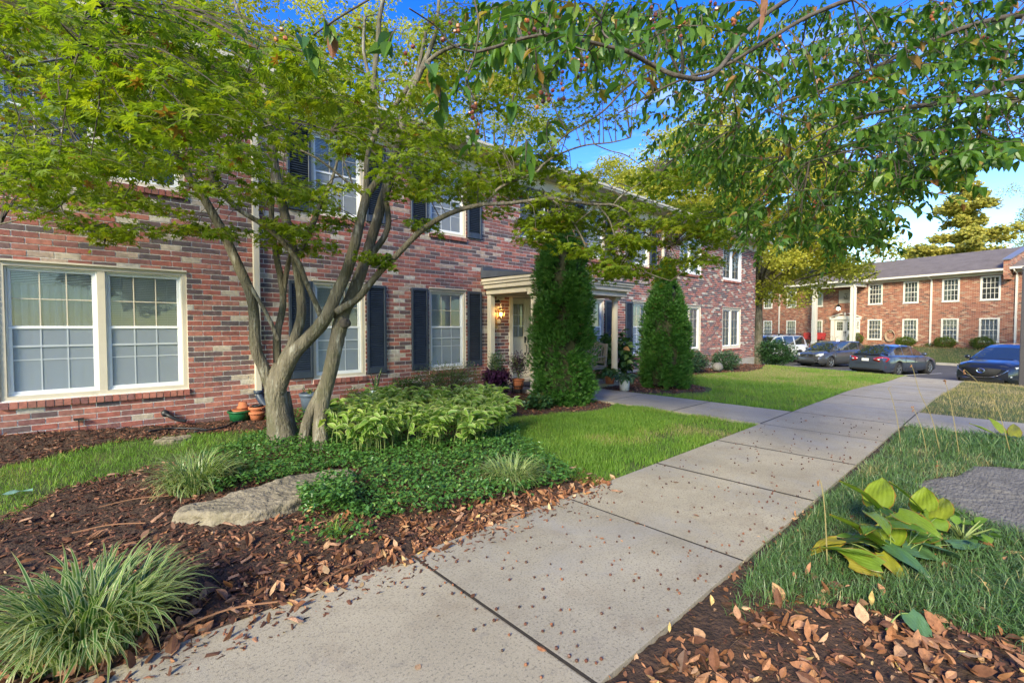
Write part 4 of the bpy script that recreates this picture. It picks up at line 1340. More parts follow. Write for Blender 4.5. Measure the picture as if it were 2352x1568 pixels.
rock('limestone_slab', [(.47, 4.36), (.62, 4.16), (.86, 3.97), (1.08, 3.95), (1.30, 4.0), (1.44, 4.16), (1.72, 4.26), (1.93, 4.38), (1.86, 4.58), (1.55, 4.66), (1.25, 4.60), (.98, 4.52), (.72, 4.46), (.52, 4.46)], .112,
     'flat pale limestone slab lying in mulch in front of the maple', 'rock', M_stone, 3)
rock('flagstone', FLAG, .034, 'wide grey flagstone set in the dark grass of the right bed', 'flagstone', M_slate, 5, .02, top_noise=.008)
rock('field_stone', [(.62, 7.56), (.8, 7.46), (1.02, 7.52), (1.0, 7.66), (.78, 7.70)], .05, 'small low stone at the lawn edge left of the maple', 'rock', M_stone, 7, .05)
b = MB(); b.lathe([(.02, -.16), (.16, -.13), (.23, -.02), (.21, .08), (.13, .16), (.03, .18)], seg=12)
for i, v in enumerate(b.v): b.v[i] = tuple(np.array(v) * (1 + .12 * math.sin(i * 2.3)) * [1.15, .85, 1])
o = b.build('round_stone', M_slate, smooth=True); o.location = (16.9, 7.35, .02); o.modifiers.new('sub', 'SUBSURF').render_levels = 2
tag(o, 'round grey stone between the two low bushes by the far windows', 'rock')
# ------------------------------------------------------------------ maple: stems traced through space, then layered sprays
def limb(mb, pts, k=6, seg=10, wob=.03, thin=.80):
    """pts: (u, v, D, diameter on the photograph)"""
    P, Rr = [], []
    for q in crom(pts, k):
        P.append(at(q[0], q[1], q[2])); Rr.append(max(.0028, q[3] * .5 * thin * q[2] / F0))
    mb.tube(P, Rr, seg, wob=wob)
    return P, Rr


maple = empty('maple_tree', (0, 0, 0), 0, 'multi stemmed japanese maple with mottled grey bark and layered green leaves', 'tree')
skel = []                                                              # points twigs can start from
tr = MB()
st1 = [
    [(655, 1052, 5.72, 108), (652, 1030, 5.72, 92), (645, 985, 5.72, 72), (637, 930, 5.72, 60), (632, 890, 5.72, 58), (634, 862, 5.72, 52), (640, 835, 5.72, 26)],
    [(640, 1045, 5.8, 50), (668, 1010, 5.8, 40), (662, 960, 5.85, 34), (655, 900, 5.85, 26)],
    [(636, 930, 5.7, 26), (622, 890, 5.7, 34), (606, 845, 5.65, 33), (588, 800, 5.6, 31), (584, 728, 5.6, 29), (575, 675, 5.55, 28), (545, 605, 5.5, 27), (510, 530, 5.4, 25), (468, 455, 5.3, 23), (425, 390, 5.2, 21), (390, 320, 5.0, 17), (350, 220, 4.9, 12), (320, 110, 4.8, 8), (300, 0, 4.7, 5)],
    [(636, 915, 5.72, 40), (644, 870, 5.7, 44), (656, 823, 5.7, 36), (672, 790, 5.72, 30), (690, 735, 5.8, 26), (692, 690, 5.85, 25), (686, 640, 5.9, 24), (676, 584, 5.9, 23), (660, 518, 5.95, 24), (640, 430, 6.0, 26), (630, 370, 6.0, 22), (622, 280, 6.0, 20), (608, 210, 6.0, 18), (590, 140, 6.0, 15), (560, 60, 6.0, 11), (530, -20, 6.0, 8)],
    [(640, 850, 5.8, 26), (636, 774, 5.85, 22), (650, 701, 5.95, 19), (645, 640, 6.0, 19), (633, 580, 6.05, 17), (624, 505, 6.1, 15), (626, 420, 6.1, 13), (632, 320, 6.15, 11), (650, 230, 6.2, 8)],
    [(646, 740, 5.95, 10), (656, 640, 6.0, 14), (668, 580, 6.05, 12)],
    [(640, 782, 5.6, 13), (622, 740, 5.55, 12), (604, 706, 5.5, 11), (586, 675, 5.5, 11), (574, 655, 5.5, 12)],
    [(636, 915, 5.70, 34), (650, 865, 5.66, 42), (672, 815, 5.6, 42), (700, 785, 5.6, 38), (736, 747, 5.55, 38), (757, 712, 5.5, 36), (775, 670, 5.5, 33), (798, 620, 5.5, 31), (818, 550, 5.5, 28), (828, 505, 5.5, 25), (838, 465, 5.55, 25), (845, 440, 5.55, 22)],
    [(842, 450, 5.55, 20), (842, 400, 5.6, 16), (846, 350, 5.6, 14), (866, 290, 5.6, 16), (860, 235, 5.6, 17), (860, 170, 5.6, 15), (868, 100, 5.6, 15), (872, 40, 5.6, 13), (885, -20, 5.6, 10)],
    [(862, 235, 5.6, 13), (846, 170, 5.65, 11), (835, 110, 5.7, 9), (838, 40, 5.7, 8)],
    [(843, 448, 5.55, 22), (860, 425, 5.5, 21), (880, 400, 5.5, 20), (905, 360, 5.5, 19), (925, 290, 5.45, 18), (936, 230, 5.4, 17), (955, 190, 5.4, 17), (985, 120, 5.4, 15), (1002, 70, 5.4, 11), (1008, 0, 5.4, 9)],
    [(905, 245, 5.5, 14), (935, 205, 5.45, 15), (965, 165, 5.4, 14), (1000, 128, 5.35, 12), (1050, 105, 5.3, 10), (1120, 100, 5.3, 8), (1200, 80, 5.3, 6)],
    [(736, 724, 5.5, 17), (722, 690, 5.4, 15), (704, 650, 5.3, 14), (683, 599, 5.2, 15), (640, 545, 5.1, 15), (594, 510, 5.0, 14), (550, 482, 4.9, 14), (515, 450, 4.8, 14), (492, 415, 4.7, 15), (486, 396, 4.7, 14), (505, 385, 4.65, 11), (528, 355, 4.6, 9), (538, 310, 4.5, 8), (541, 264, 4.5, 7), (552, 210, 4.4, 6), (575, 150, 4.3, 5), (600, 120, 4.3, 4)],
    [(486, 400, 4.7, 13), (480, 385, 4.7, 9), (474, 366, 4.68, 7)],
    [(534, 345, 4.6, 7), (560, 315, 4.6, 6), (610, 290, 4.6, 5.5), (680, 283, 4.6, 4), (760, 300, 4.6, 3)],
    [(530, 350, 4.6, 6), (461, 307, 4.4, 6), (363, 277, 4.1, 5), (300, 268, 3.9, 4.5), (231, 270, 3.7, 3.5), (120, 300, 3.5, 3)],
    [(512, 378, 4.6, 5), (470, 350, 4.5, 4.5), (420, 345, 4.4, 4), (330, 372, 4.2, 3)],
    [(772, 715, 5.5, 24), (800, 700, 5.5, 21), (825, 682, 5.5, 19), (871, 626, 5.5, 18), (907, 591, 5.5, 17), (953, 543, 5.45, 16), (996, 510, 5.4, 15), (1042, 487, 5.4, 14), (1091, 473, 5.4, 13), (1119, 469, 5.4, 12), (1160, 468, 5.4, 11), (1195, 464, 5.45, 10), (1262, 456, 5.5, 10), (1304, 462, 5.5, 9), (1372, 470, 5.55, 8), (1408, 471, 5.6, 7), (1436, 484, 5.6, 6), (1456, 507, 5.6, 5), (1484, 535, 5.6, 4), (1540, 565, 5.6, 3)],
    [(1119, 469, 5.4, 9), (1130, 450, 5.4, 8), (1147, 432, 5.4, 8), (1184, 414, 5.4, 7.5), (1231, 396, 5.4, 7), (1250, 376, 5.4, 7), (1288, 353, 5.4, 6), (1344, 334, 5.4, 5), (1406, 327, 5.4, 4), (1448, 316, 5.4, 3)],
    [(1366, 332, 5.4, 3.5), (1400, 346, 5.4, 3), (1436, 356, 5.4, 3), (1466, 376, 5.4, 2)],
    [(1270, 460, 5.5, 6), (1299, 486, 5.5, 6), (1321, 518, 5.5, 5.5), (1338, 549, 5.5, 5), (1352, 583, 5.5, 4), (1363, 625, 5.5, 3)],
    [(1372, 473, 5.55, 5.5), (1397, 501, 5.55, 5), (1414, 546, 5.55, 4.5), (1436, 591, 5.5, 4), (1484, 625, 5.5, 3.5), (1540, 645, 5.5, 2.5)],
    [(1408, 471, 5.6, 4), (1425, 452, 5.6, 4), (1452, 433, 5.6, 3.5), (1500, 400, 5.6, 2.5)],
    [(1320, 515, 5.5, 4), (1350, 490, 5.5, 3), (1380, 470, 5.5, 2)],
]
for q in st1:
    P, Rr = limb(tr, q, 6, 12 if q[0][3] > 30 else 8, .035)
    skel += [(p, r_) for p, r_ in zip(P, Rr) if r_ < .06]
tr.build('trunk', M_bark, maple, smooth=True)
tr2 = MB()
st2 = [
    [(742, 1062, 5.5, 70), (738, 1040, 5.5, 52), (735, 985, 5.55, 40), (740, 930, 5.6, 38), (757, 860, 5.65, 40), (772, 790, 5.65, 40), (782, 745, 5.65, 42), (790, 715, 5.68, 36), (806, 685, 5.7, 34), (822, 645, 5.75, 33), (838, 600, 5.8, 30), (850, 560, 5.85, 28), (862, 520, 5.85, 28), (878, 465, 5.9, 28), (890, 425, 5.9, 27), (897, 390, 5.9, 22), (912, 330, 5.9, 16), (930, 250, 5.9, 13), (960, 160, 5.9, 10), (980, 60, 5.9, 8)],
    [(702, 1050, 5.65, 46), (700, 1000, 5.65, 34), (712, 950, 5.65, 30), (732, 905, 5.65, 26), (746, 870, 5.65, 22)],
    [(770, 722, 5.64, 22), (786, 735, 5.6, 22), (793, 742, 5.55, 20)],
    [(850, 590, 5.85, 18), (866, 568, 5.85, 18), (882, 545, 5.85, 17), (892, 515, 5.85, 16), (890, 480, 5.85, 15), (886, 465, 5.85, 14)],
    [(700, 560, 5.9, 14), (712, 530, 5.9, 16), (724, 500, 5.9, 16), (735, 470, 5.9, 13), (760, 420, 5.9, 9), (780, 350, 6, 6)],
    [(680, 590, 5.9, 13), (690, 575, 5.9, 13), (705, 548, 5.9, 14)],
    [(840, 452, 5.6, 10), (812, 430, 5.55, 8), (770, 395, 5.5, 7), (730, 365, 5.45, 6), (690, 345, 5.4, 5)],
    [(812, 430, 5.55, 5), (790, 370, 5.5, 4), (760, 330, 5.5, 3)],
]
for q in st2:
    P, Rr = limb(tr2, q, 6, 12 if q[0][3] > 30 else 8, .035)
    skel += [(p, r_) for p, r_ in zip(P, Rr) if r_ < .06]
tr2.build('trunk', M_bark, maple, smooth=True)
kn = MB()                                                              # the sawn knot on the second stem
c = at(797, 741, 5.50); d = np.array([.35, -.9, .2]); d /= np.linalg.norm(d)
kn.tube([c - d * .06, c - d * .01, c + d * .012, c + d * .004, c - d * .02], [.062, .060, .05, .034, .0], 14, cap=False, wob=.06)
kn.build('sawn_knot', M_barkd, maple, smooth=True)

# low left branch ends that come into view from the side
lo = MB()
for q in ([(0, 515, 4.4, 4), (60, 500, 4.4, 5), (125, 480, 4.5, 6), (155, 455, 4.5, 7), (195, 430, 4.6, 8), (240, 400, 4.7, 8), (300, 340, 4.8, 8), (352, 235, 4.9, 9)],
          [(140, 470, 4.5, 4), (150, 495, 4.5, 4), (190, 520, 4.5, 3), (240, 560, 4.5, 2)],
          [(0, 420, 3.9, 4), (50, 405, 4.0, 4), (70, 385, 4.1, 4), (150, 340, 4.3, 5), (230, 300, 4.5, 6), (340, 230, 4.85, 8)],
          [(0, 148, 2.9, 5), (60, 150, 3.1, 6), (150, 135, 3.5, 7), (240, 140, 4.0, 8), (340, 190, 4.85, 9)],
          [(180, 120, 2.7, 4), (188, 60, 2.7, 5), (210, 0, 2.7, 5), (240, -60, 2.9, 6), (400, -120, 4.2, 9), (530, -30, 6, 9)]):
    P, Rr = limb(lo, q, 5, 6, .02); skel += list(zip(P, Rr))
lo.build('branch', M_bark, maple, smooth=True)

SK = np.array([p for p, r_ in skel])


def region(poly, n, d, jit=0.0):
    uv = pts_in(poly, n)
    return [(u, v, rnd.uniform(*d)) for u, v in uv]


pads = []        # (centre, radius, leaves, leaf size)


def add_pads(poly, n, d, r_, nl, size=(.055, .085), sparse=1.0):
    for (u, v, D) in region(poly, n, d):
        c = at(u, v, D)
        if c[2] > 1.9 - .0 and c[1] < YF - .25:
            pads.append((c, rnd.uniform(*r_), int(1.9 * nl * rnd.uniform(.6, 1.3)), (size[0] * 1.2, size[1] * 1.25)))


add_pads([(0, 0), (420, 0), (600, 30), (620, 460), (560, 470), (400, 400), (340, 460), (240, 500), (150, 470), (0, 470)], 122, (3.6, 6.2), (.22, .40), 42)
add_pads([(600, 30), (1000, 60), (1040, 300), (980, 410), (900, 420), (760, 470), (620, 460)], 70, (5.7, 7.4), (.22, .38), 40)
add_pads([(600, 150), (820, 190), (1030, 280), (980, 390), (760, 460), (620, 440)], 22, (4.2, 5.3), (.20, .34), 38)
add_pads([(0, 0), (330, 0), (700, 110), (900, 140), (930, 230), (640, 240), (350, 290), (0, 300)], 46, (2.3, 3.2), (.16, .28), 26, (.06, .085))
add_pads([(0, 330), (230, 330), (190, 400), (0, 420)], 9, (2.6, 3.3), (.14, .22), 20, (.06, .08))
add_pads([(50, 430), (330, 430), (300, 575), (210, 560), (90, 500)], 10, (4.0, 5.0), (.16, .26), 34)
add_pads([(380, 480), (560, 470), (550, 540), (410, 530)], 9, (4.6, 5.6), (.14, .24), 34)
add_pads([(560, 430), (800, 430), (770, 545), (680, 590), (590, 560)], 20, (5.0, 6.2), (.16, .28), 34)
add_pads([(835, 585), (885, 585), (890, 610), (840, 608)], 3, (5.3, 5.5), (.12, .18), 45)
add_pads([(910, 430), (1010, 400), (1020, 470), (985, 560), (935, 520)], 10, (5.2, 6.2), (.14, .22), 30)
add_pads([(960, 370), (1100, 345), (1250, 345), (1400, 430), (1460, 480), (1400, 540), (1200, 500), (1040, 470)], 56, (5.2, 6.8), (.18, .32), 40)
add_pads([(1190, 480), (1420, 480), (1480, 560), (1470, 650), (1430, 660), (1350, 580), (1280, 585), (1215, 560)], 50, (5.2, 7.0), (.16, .28), 36)
add_pads([(1450, 500), (1660, 480), (1690, 560), (1640, 620), (1500, 640), (1460, 600)], 34, (5.2, 7.2), (.16, .28), 34)
add_pads([(1490, 330), (1690, 330), (1720, 480), (1640, 540), (1500, 500), (1420, 470)], 44, (5.0, 7.5), (.18, .30), 34)
add_pads([(950, 0), (1400, 0), (1480, 150), (1440, 260), (1250, 320), (1080, 330), (1010, 200)], 105, (5.0, 8.0), (.22, .38), 34, (.05, .075))
bs7, bs5 = [], []
tw = MB()
for i, (c, R_, nl, sz) in enumerate(pads):
    # twig from the nearest wood towards the spray
    d2 = np.sum((SK - c) ** 2, 1) + 2.5 * np.clip(SK[:, 2] - c[2], 0, 9) ** 2 * 0
    j = int(np.argmin(d2)); p0 = SK[j]; L = math.sqrt(float(np.sum((p0 - c) ** 2)))
    if L < 2.2 and L > .1:
        mid = (p0 + c) / 2 + np.array([rnd.uniform(-.08, .08), rnd.uniform(-.08, .08), .05 + .08 * L])
        tw.tube(crom([p0, mid, c], 4), [.006 + .003 * L, .006, .0055, .005, .004, .004, .003, .003, .002], 4, cap=False)
    ax = rnd.uniform(0, 6.28)
    for q in range(4):
        a = ax + q * 1.57 + rnd.uniform(-.5, .5)
        tw.tube([c, c + np.array([math.cos(a), math.sin(a), -.10]) * R_ * .5, c + np.array([math.cos(a), math.sin(a), -.22]) * R_], [.002, .0016, .001], 3, cap=False)
    a = rg.uniform(0, 6.283, nl); rr = R_ * np.sqrt(rg.random(nl))
    tiltp = rg.normal(0, .12, 2)
    x, y = rr * np.cos(a), rr * np.sin(a)
    z = -.5 * rr ** 2 / R_ * .55 + rg.normal(0, .028, nl) + tiltp[0] * x + tiltp[1] * y
    T = c + np.column_stack([x, y, z])
    bc = rg.normal(.45, .12)
    q = np.clip(rg.normal(bc, .15, nl), 0, 1)
    q = np.where(rg.random(nl) < .02, 1.0, np.minimum(q, .93))
    b_ = (T, rotm(a + rg.normal(0, .6, nl), rg.normal(.42, .36, nl), rg.normal(0, .42, nl)), rg.uniform(sz[0], sz[1], nl), q)
    (bs7 if i % 3 else bs5).append(b_)
cat = lambda B: tuple(np.concatenate([b[k] for b in B]) for k in range(4))
scatter('crown', [(P_maple,) + cat(bs7), (P_maple5,) + cat(bs5)], M_maple, maple)
tw.build('twigs', M_barkd, maple, kind='stuff')
rebase(maple, (1.9, 6.0, float(zg(1.9, 6.0))))

# ------------------------------------------------------------------ crab apple: the trunk stands to the right, its boughs hang over the path
crab = empty('crab_apple_tree', (0, 0, 0), 0, 'crab apple with oval dark leaves and small fruit hanging over the path', 'tree')
ct = MB()
base = at(3050, 1240, 3.3); base[2] = zg(base[0], base[1])
fork = base + np.array([-.1, .1, 1.7])
ct.tube(crom([base - [0, 0, .1], base + [0, 0, .15], (base + fork) / 2, fork, fork + [.1, .1, .8], fork + [.5, .2, 2.0]], 5), [.15] * 3 + [.12] * 10 + [.09] * 13, 12, wob=.04)
crs = [
    [(2700, 330, 3.3, 60), (2500, 215, 3.2, 34), (2352, 180, 3.2, 24), (2225, 227, 3.2, 18), (2100, 245, 3.2, 14), (2000, 262, 3.2, 10), (1900, 300, 3.2, 6), (1800, 360, 3.2, 3)],
    [(2800, 200, 3.3, 50), (2500, 60, 3.0, 30), (2300, -30, 2.8, 24), (2050, -25, 2.6, 18), (1877, 29, 2.5, 14), (1749, 102, 2.5, 12), (1658, 154, 2.5, 10), (1566, 183, 2.5, 8), (1500, 215, 2.5, 6), (1420, 260, 2.5, 4)],
    [(2250, -60, 3.0, 20), (1950, -60, 2.6, 17), (1750, 40, 2.4, 15), (1640, 170, 2.2, 15), (1560, 175, 2.1, 15), (1500, 150, 2.1, 14), (1440, 118, 2.0, 14), (1400, 108, 2.0, 11), (1296, 84, 1.95, 11), (1240, 82, 1.95, 10), (1190, 92, 1.95, 10), (1140, 108, 1.9, 10), (1094, 120, 1.9, 9)],
    [(1094, 120, 1.9, 9), (1040, 105, 1.85, 5), (1000, 60, 1.8, 4), (940, 20, 1.7, 3)],
    [(2700, 280, 3.4, 40), (2480, 80, 3.3, 26), (2352, 37, 3.2, 18), (2189, 73, 3.1, 14), (2005, 157, 3.0, 11), (1896, 205, 3.0, 8), (1800, 235, 3.0, 5), (1700, 290, 3.0, 3)],
    [(2700, 420, 3.4, 40), (2450, 265, 3.3, 24), (2352, 225, 3.2, 19), (2262, 278, 3.2, 15), (2150, 305, 3.2, 10), (2079, 322, 3.2, 8), (1960, 345, 3.2, 5), (1859, 370, 3.2, 3)],
    [(2352, 40, 3.1, 8), (2320, 100, 3.1, 7), (2290, 200, 3.1, 5), (2250, 300, 3.1, 3)],
    [(1500, 160, 2.1, 6), (1440, 200, 2.0, 7), (1380, 260, 1.95, 6), (1300, 310, 1.9, 4), (1260, 350, 1.9, 3)],
    [(1400, 120, 2.0, 5), (1380, 40, 1.9, 5), (1420, -40, 1.9, 5)],
    [(1210, 110, 1.95, 5), (1230, 170, 1.9, 5), (1260, 220, 1.9, 4), (1280, 262, 1.9, 3), (1300, 300, 1.9, 2)],
    [(1090, 0, 1.5, 4), (1100, 60, 1.5, 4), (1090, 130, 1.5, 3), (1072, 180, 1.5, 3), (1090, 230, 1.5, 2)],
    [(880, -20, 1.4, 4), (780, 40, 1.4, 4), (720, 80, 1.4, 3)],
]
csk = []
for q in crs:
    P, Rr = limb(ct, q, 6, 8, .03, .7); csk += [p for p, r_ in zip(P, Rr)]
ct.tube(crom([fork, at(2900, 400, 3.35), at(2700, 330, 3.3)], 5), [.09, .08, .075, .07, .065, .06, .055, .05, .045, .04, .04], 8)
ct.tube(crom([fork, at(2950, 300, 3.35), at(2800, 200, 3.3)], 5), [.09, .08, .075, .07, .065, .06, .055, .05, .045, .04, .04], 8)
ct.tube(crom([fork, at(2950, 350, 3.4), at(2700, 280, 3.4)], 5), [.09, .08, .075, .07, .065, .06, .055, .05, .045, .04, .04], 8)
ct.tube(crom([fork, at(2900, 480, 3.4), at(2700, 420, 3.4)], 5), [.09, .08, .075, .07, .065, .06, .055, .05, .045, .04, .04], 8)
ct.tube(crom([fork, at(2700, 0, 3.0), at(2250, -60, 3.0)], 5), [.09, .08, .075, .07, .065, .06, .05, .045, .04, .03, .025], 8)
ct.build('trunk', M_barkd, crab, smooth=True)
CS = np.array(csk)
twc = MB()
lb = []


def spray(p0, d, L, nl, size, droop=.5):
    """a leafy shoot: leaves alternate along it and hang"""
    pts = [p0]; dd = np.array(d, float); dd /= np.linalg.norm(dd)
    k = 6
    for i in range(k):
        dd = dd + np.array([rnd.uniform(-.12, .12), rnd.uniform(-.12, .12), -droop / k + rnd.uniform(-.05, .05)]); dd /= np.linalg.norm(dd)
        pts.append(pts[-1] + dd * L / k)
    twc.tube(pts, [.0032, .0028, .0025, .002, .0018, .0014, .001], 4, cap=False)
    for i in range(nl):
        t = (i + rnd.uniform(.2, .9)) / nl * k; j = min(int(t), k - 1); f = t - j
        p = pts[j] * (1 - f) + pts[j + 1] * f
        yaw = math.atan2(dd[1], dd[0]) + (1 if i % 2 else -1) * rnd.uniform(.4, 1.5)
        til = rnd.uniform(-.1, 1.3)
        lb.append((p, yaw, til, rnd.uniform(-.7, .7), rnd.uniform(*size)))


def add_sprays(poly, n, d, L, nl, size, droop=.5):
    for (u, v, D) in region(poly, n, d):
        c = at(u, v, D)
        if c[2] < 1.75: continue
        j = int(np.argmin(np.sum((CS - c) ** 2, 1))); p0 = CS[j]; g = float(np.linalg.norm(p0 - c))
        if .08 < g < .45:
            mid = (p0 + c) / 2 + np.array([rnd.uniform(-.12, .12), rnd.uniform(-.12, .12), rnd.uniform(-.05, .15)]) * g * 1.5
            twc.tube(crom([p0, mid, c], 4), [.0045] * 3 + [.004] * 3 + [.0035] * 3, 4, cap=False)
        a = math.atan2(c[1] - p0[1], c[0] - p0[0]) + rnd.uniform(-.9, .9)
        spray(c, (math.cos(a), math.sin(a), rnd.uniform(-.3, .35)), rnd.uniform(*L), nl, size, droop)


add_sprays([(1540, 0), (2352, 0), (2352, 350), (2200, 380), (2080, 430), (1950, 400), (1750, 360), (1600, 260), (1520, 120)], 430, (2.3, 5.6), (.24, .45), 15, (.042, .078), .35)
add_sprays([(1480, 0), (2352, 0), (2352, 360), (2100, 420), (1950, 430), (1750, 400), (1600, 300), (1500, 160)], 300, (4.6, 7.0), (.28, .50), 17, (.045, .075), .4)
add_sprays([(2352, 0), (2560, 0), (2560, 350), (2352, 340)], 40, (2.8, 4.4), (.22, .42), 11, (.045, .075))
add_sprays([(1560, 250), (1760, 360), (1950, 400), (2060, 400), (2080, 520), (1960, 560), (1850, 560), (1720, 540), (1640, 420)], 200, (3.0, 5.8), (.22, .42), 16, (.045, .076), .8)
add_sprays([(1480, 200), (1580, 240), (1640, 420), (1560, 380), (1500, 300)], 12, (3, 4.5), (.2, .35), 8, (.05, .07), .7)
add_sprays([(2080, 330), (2352, 310), (2352, 350), (2130, 420), (2080, 450)], 52, (2.4, 4.0), (.15, .3), 11, (.055, .085), .5)
add_sprays([(1100, 0), (1560, 0), (1560, 90), (1400, 130), (1100, 90)], 130, (1.8, 4.6), (.18, .36), 12, (.045, .078), .6)
for (u, v, D) in [(985, 170, 1.35), (1010, 225, 1.4), (690, 105, 1.35), (740, 60, 1.4), (1060, 190, 1.5), (1190, 100, 1.5), (1100, 320, 1.6), (1210, 345, 1.45), (1180, 240, 1.6), (1230, 140, 1.5), (1400, 95, 1.7), (1440, 175, 1.6), (1300, 120, 1.7), (1260, 300, 1.7),
                  (1465, 175, 1.7), (1150, 60, 1.5), (1320, 20, 1.5), (910, 90, 1.4), (1450, 40, 1.6), (1525, 120, 1.7), (1610, 60, 1.8), (1700, 190, 1.9), (1850, 150, 1.9), (2080, 120, 2.0), (2180, 40, 1.9)]:
    c = at(u, v - 25, D)
    spray(c, (rnd.uniform(-.4, .4), rnd.uniform(-.4, .4), -.5), .07, 5, (.05, .08), 1.0)
lb = [x for x in lb if x[0][2] > 1.6]
n = len(lb)
T = np.array([x[0] for x in lb]); q = np.clip(rg.normal(.42, .2, n), 0, .86); q = np.where(rg.random(n) < .07, rg.uniform(.93, 1, n), q)
scatter('crown', [(P_cr, T, rotm([x[1] for x in lb], [x[2] for x in lb], [x[3] for x in lb]), np.array([x[4] for x in lb]), q)], M_crab, crab)
# fruit in hanging bunches
M_fruit = mat('crab_apple_fruit', rough=0.35, ramp=[(0, (.07, .025, .018)), (.5, (.22, .055, .025)), (1, (.42, .16, .035))], spec=.5)
fb = []
for (u, v, D, nf, s_) in [(1335, 150, 1.75, 16, 1), (1215, 60, 1.7, 7, 1), (1250, 220, 1.8, 14, 1), (1290, 205, 1.8, 10, 1), (1080, 250, 1.6, 8, .9), (1095, 290, 1.6, 6, .9), (1040, 75, 1.6, 8, .9), (1495, 40, 1.8, 9, 1), (1560, 60, 1.9, 6, 1), (1640, 20, 1.9, 6, 1), (940, 130, 1.5, 5, .9),
                           (640, 70, 1.5, 4, .9), (1790, 110, 2.3, 8, 1), (1690, 60, 2.1, 8, 1), (1990, 190, 2.6, 8, 1), (2150, 30, 2.4, 8, 1), (2250, 90, 2.6, 8, 1), (1900, 330, 3, 8, 1), (2200, 210, 2.8, 8, 1), (1750, 450, 3.4, 8, 1), (1870, 470, 3.4, 7, 1), (2300, 150, 2.6, 7, 1), (2080, 250, 2.8, 6, 1)]:
    c = at(u, v, D)
    for i in range(int(nf * .75)):
        p = c + rg.normal(0, .016, 3) * [1, 1, 1.3]
        twc.tube([c + [0, 0, .05], (c + p) / 2 + [0, 0, .03], p], .0007, 3, cap=False)
        fb.append((p, rnd.uniform(.006, .0095)))
n = len(fb)
scatter('fruit', [(P_ball, np.array([x[0] for x in fb]), rotm(rg.uniform(0, 6, n), rg.uniform(0, 3, n), 0), np.array([x[1] for x in fb]), rg.random(n))], M_fruit, crab)
twc.build('twigs', M_barkd, crab, kind='stuff')
# the big dead brown leaf at the top edge
b = MB()
o = scatter('dead_leaf', [(proto_ovate(8, .42, .15, .1), np.array([at(1745, -30, 1.0)]), rotm([-.8], [1.45], [.3]), np.array([.11]), np.array([.62]))], M_dead, crab, kind=None)
rebase(crab, tuple(base))


# ------------------------------------------------------------------ trees further off
def leafy(name, c, trunk_h, crown, nleaf, size, material, label, group=None, tr_r=.25, lean=(0, 0), bark=M_bark, clump_r=.9, nclump=90, parts=True):
    root = empty(name, (c[0], c[1], c[2]), 0, label, 'tree', group)
    b = MB()
    top = np.array([lean[0], lean[1], trunk_h + crown[2] * .9])
    b.tube(crom([(0, 0, -.3), (0, 0, trunk_h * .5), (lean[0] * .4, lean[1] * .4, trunk_h), tuple(top)], 5), np.linspace(tr_r, tr_r * .25, 16), 10, wob=.04)
    cl = []
    cc = np.array([lean[0], lean[1], trunk_h + crown[2] * .75])
    for i in range(nclump):
        v = rg.normal(0, 1, 3); v /= np.linalg.norm(v); k = rnd.uniform(.45, 1.0)
        p = cc + v * k * np.array(crown)
        cl.append(p)
        if i % 5 == 0:
            s_ = np.array([lean[0] * .5, lean[1] * .5, trunk_h * rnd.uniform(.75, 1.1)])
            b.tube(crom([s_, (s_ + p) / 2 + [0, 0, .2], p], 4), np.linspace(tr_r * .35, .03, 9), 6)
    b.build('trunk', bark, root, smooth=True)
    cl = np.array(cl); n = nleaf
    i = rg.integers(0, len(cl), n)
    v = rg.normal(0, 1, (n, 3)); v /= np.linalg.norm(v, axis=1)[:, None]
    T = cl[i] + v * (clump_r * rg.random(n)[:, None] ** .4) * [1, 1, .6]
    q = np.clip(rg.normal(.5, .22, n) + (rg.random(len(cl)) * .3 - .15)[i], 0, 1)
    o = scatter('crown', [(P_lf, T, rotm(rg.uniform(0, 6.28, n), rg.normal(0, .6, n), rg.normal(0, .6, n)), rg.uniform(size[0], size[1], n), q)], material, root)
    return root


P_lf = proto_ovate(2, .8, .1, .1)
M_green = mat('distant_leaf', rough=0.6, ramp=[(0.0, (0.05, 0.10, 0.015)), (0.5, (0.10, 0.15, 0.02)), (1.0, (0.20, 0.22, 0.03))], trans=0.4, tcol=(1.2, 1.2, .6))
p = at(1742, 800, 29)
leafy('honey_locust_tree', (p[0], p[1], -.6), 5.0, (7.6, 7.6, 6.0), 90000, (.11, .20), M_lit, 'sunlit yellow green tree between the two brick buildings', tr_r=.28, clump_r=1.1, nclump=190)
p = at(1960, 700, 40)
leafy('honey_locust_tree', (p[0] + 8, p[1] + 6, 0), 6, (6.5, 6.5, 5), 26000, (.15, .26), M_lit, 'broad pale yellow tree rising behind the far building roof', clump_r=1.4, nclump=110)
p = at(1600, 700, 42)
leafy('honey_locust_tree', (p[0], p[1], 0), 8, (8, 8, 7), 30000, (.16, .28), M_lit, 'pale yellow tree seen above the end of the near roof', clump_r=1.5, nclump=110)
p = at(2455, 700, 50)
leafy('oak_tree', (p[0], p[1], 0), 7, (6.0, 6.0, 7.5), 26000, (.12, .22), M_lit, 'tall pale tree cut off by the right edge behind the far roof', clump_r=1.3, nclump=110)
for i, (u, D, h) in enumerate([(2140, 66, 2.4), (2300, 68, 2.2)]):
    p = at(u, 700, D)
    leafy('background_tree', (p[0], p[1], 0), 4.6, (6.5, 5, h), 14000, (.14, .26), M_lit, ['low yellow foliage just left of the pine behind the roof', 'low yellow foliage right of the pine behind the roof'][i], clump_r=1.4, nclump=60)

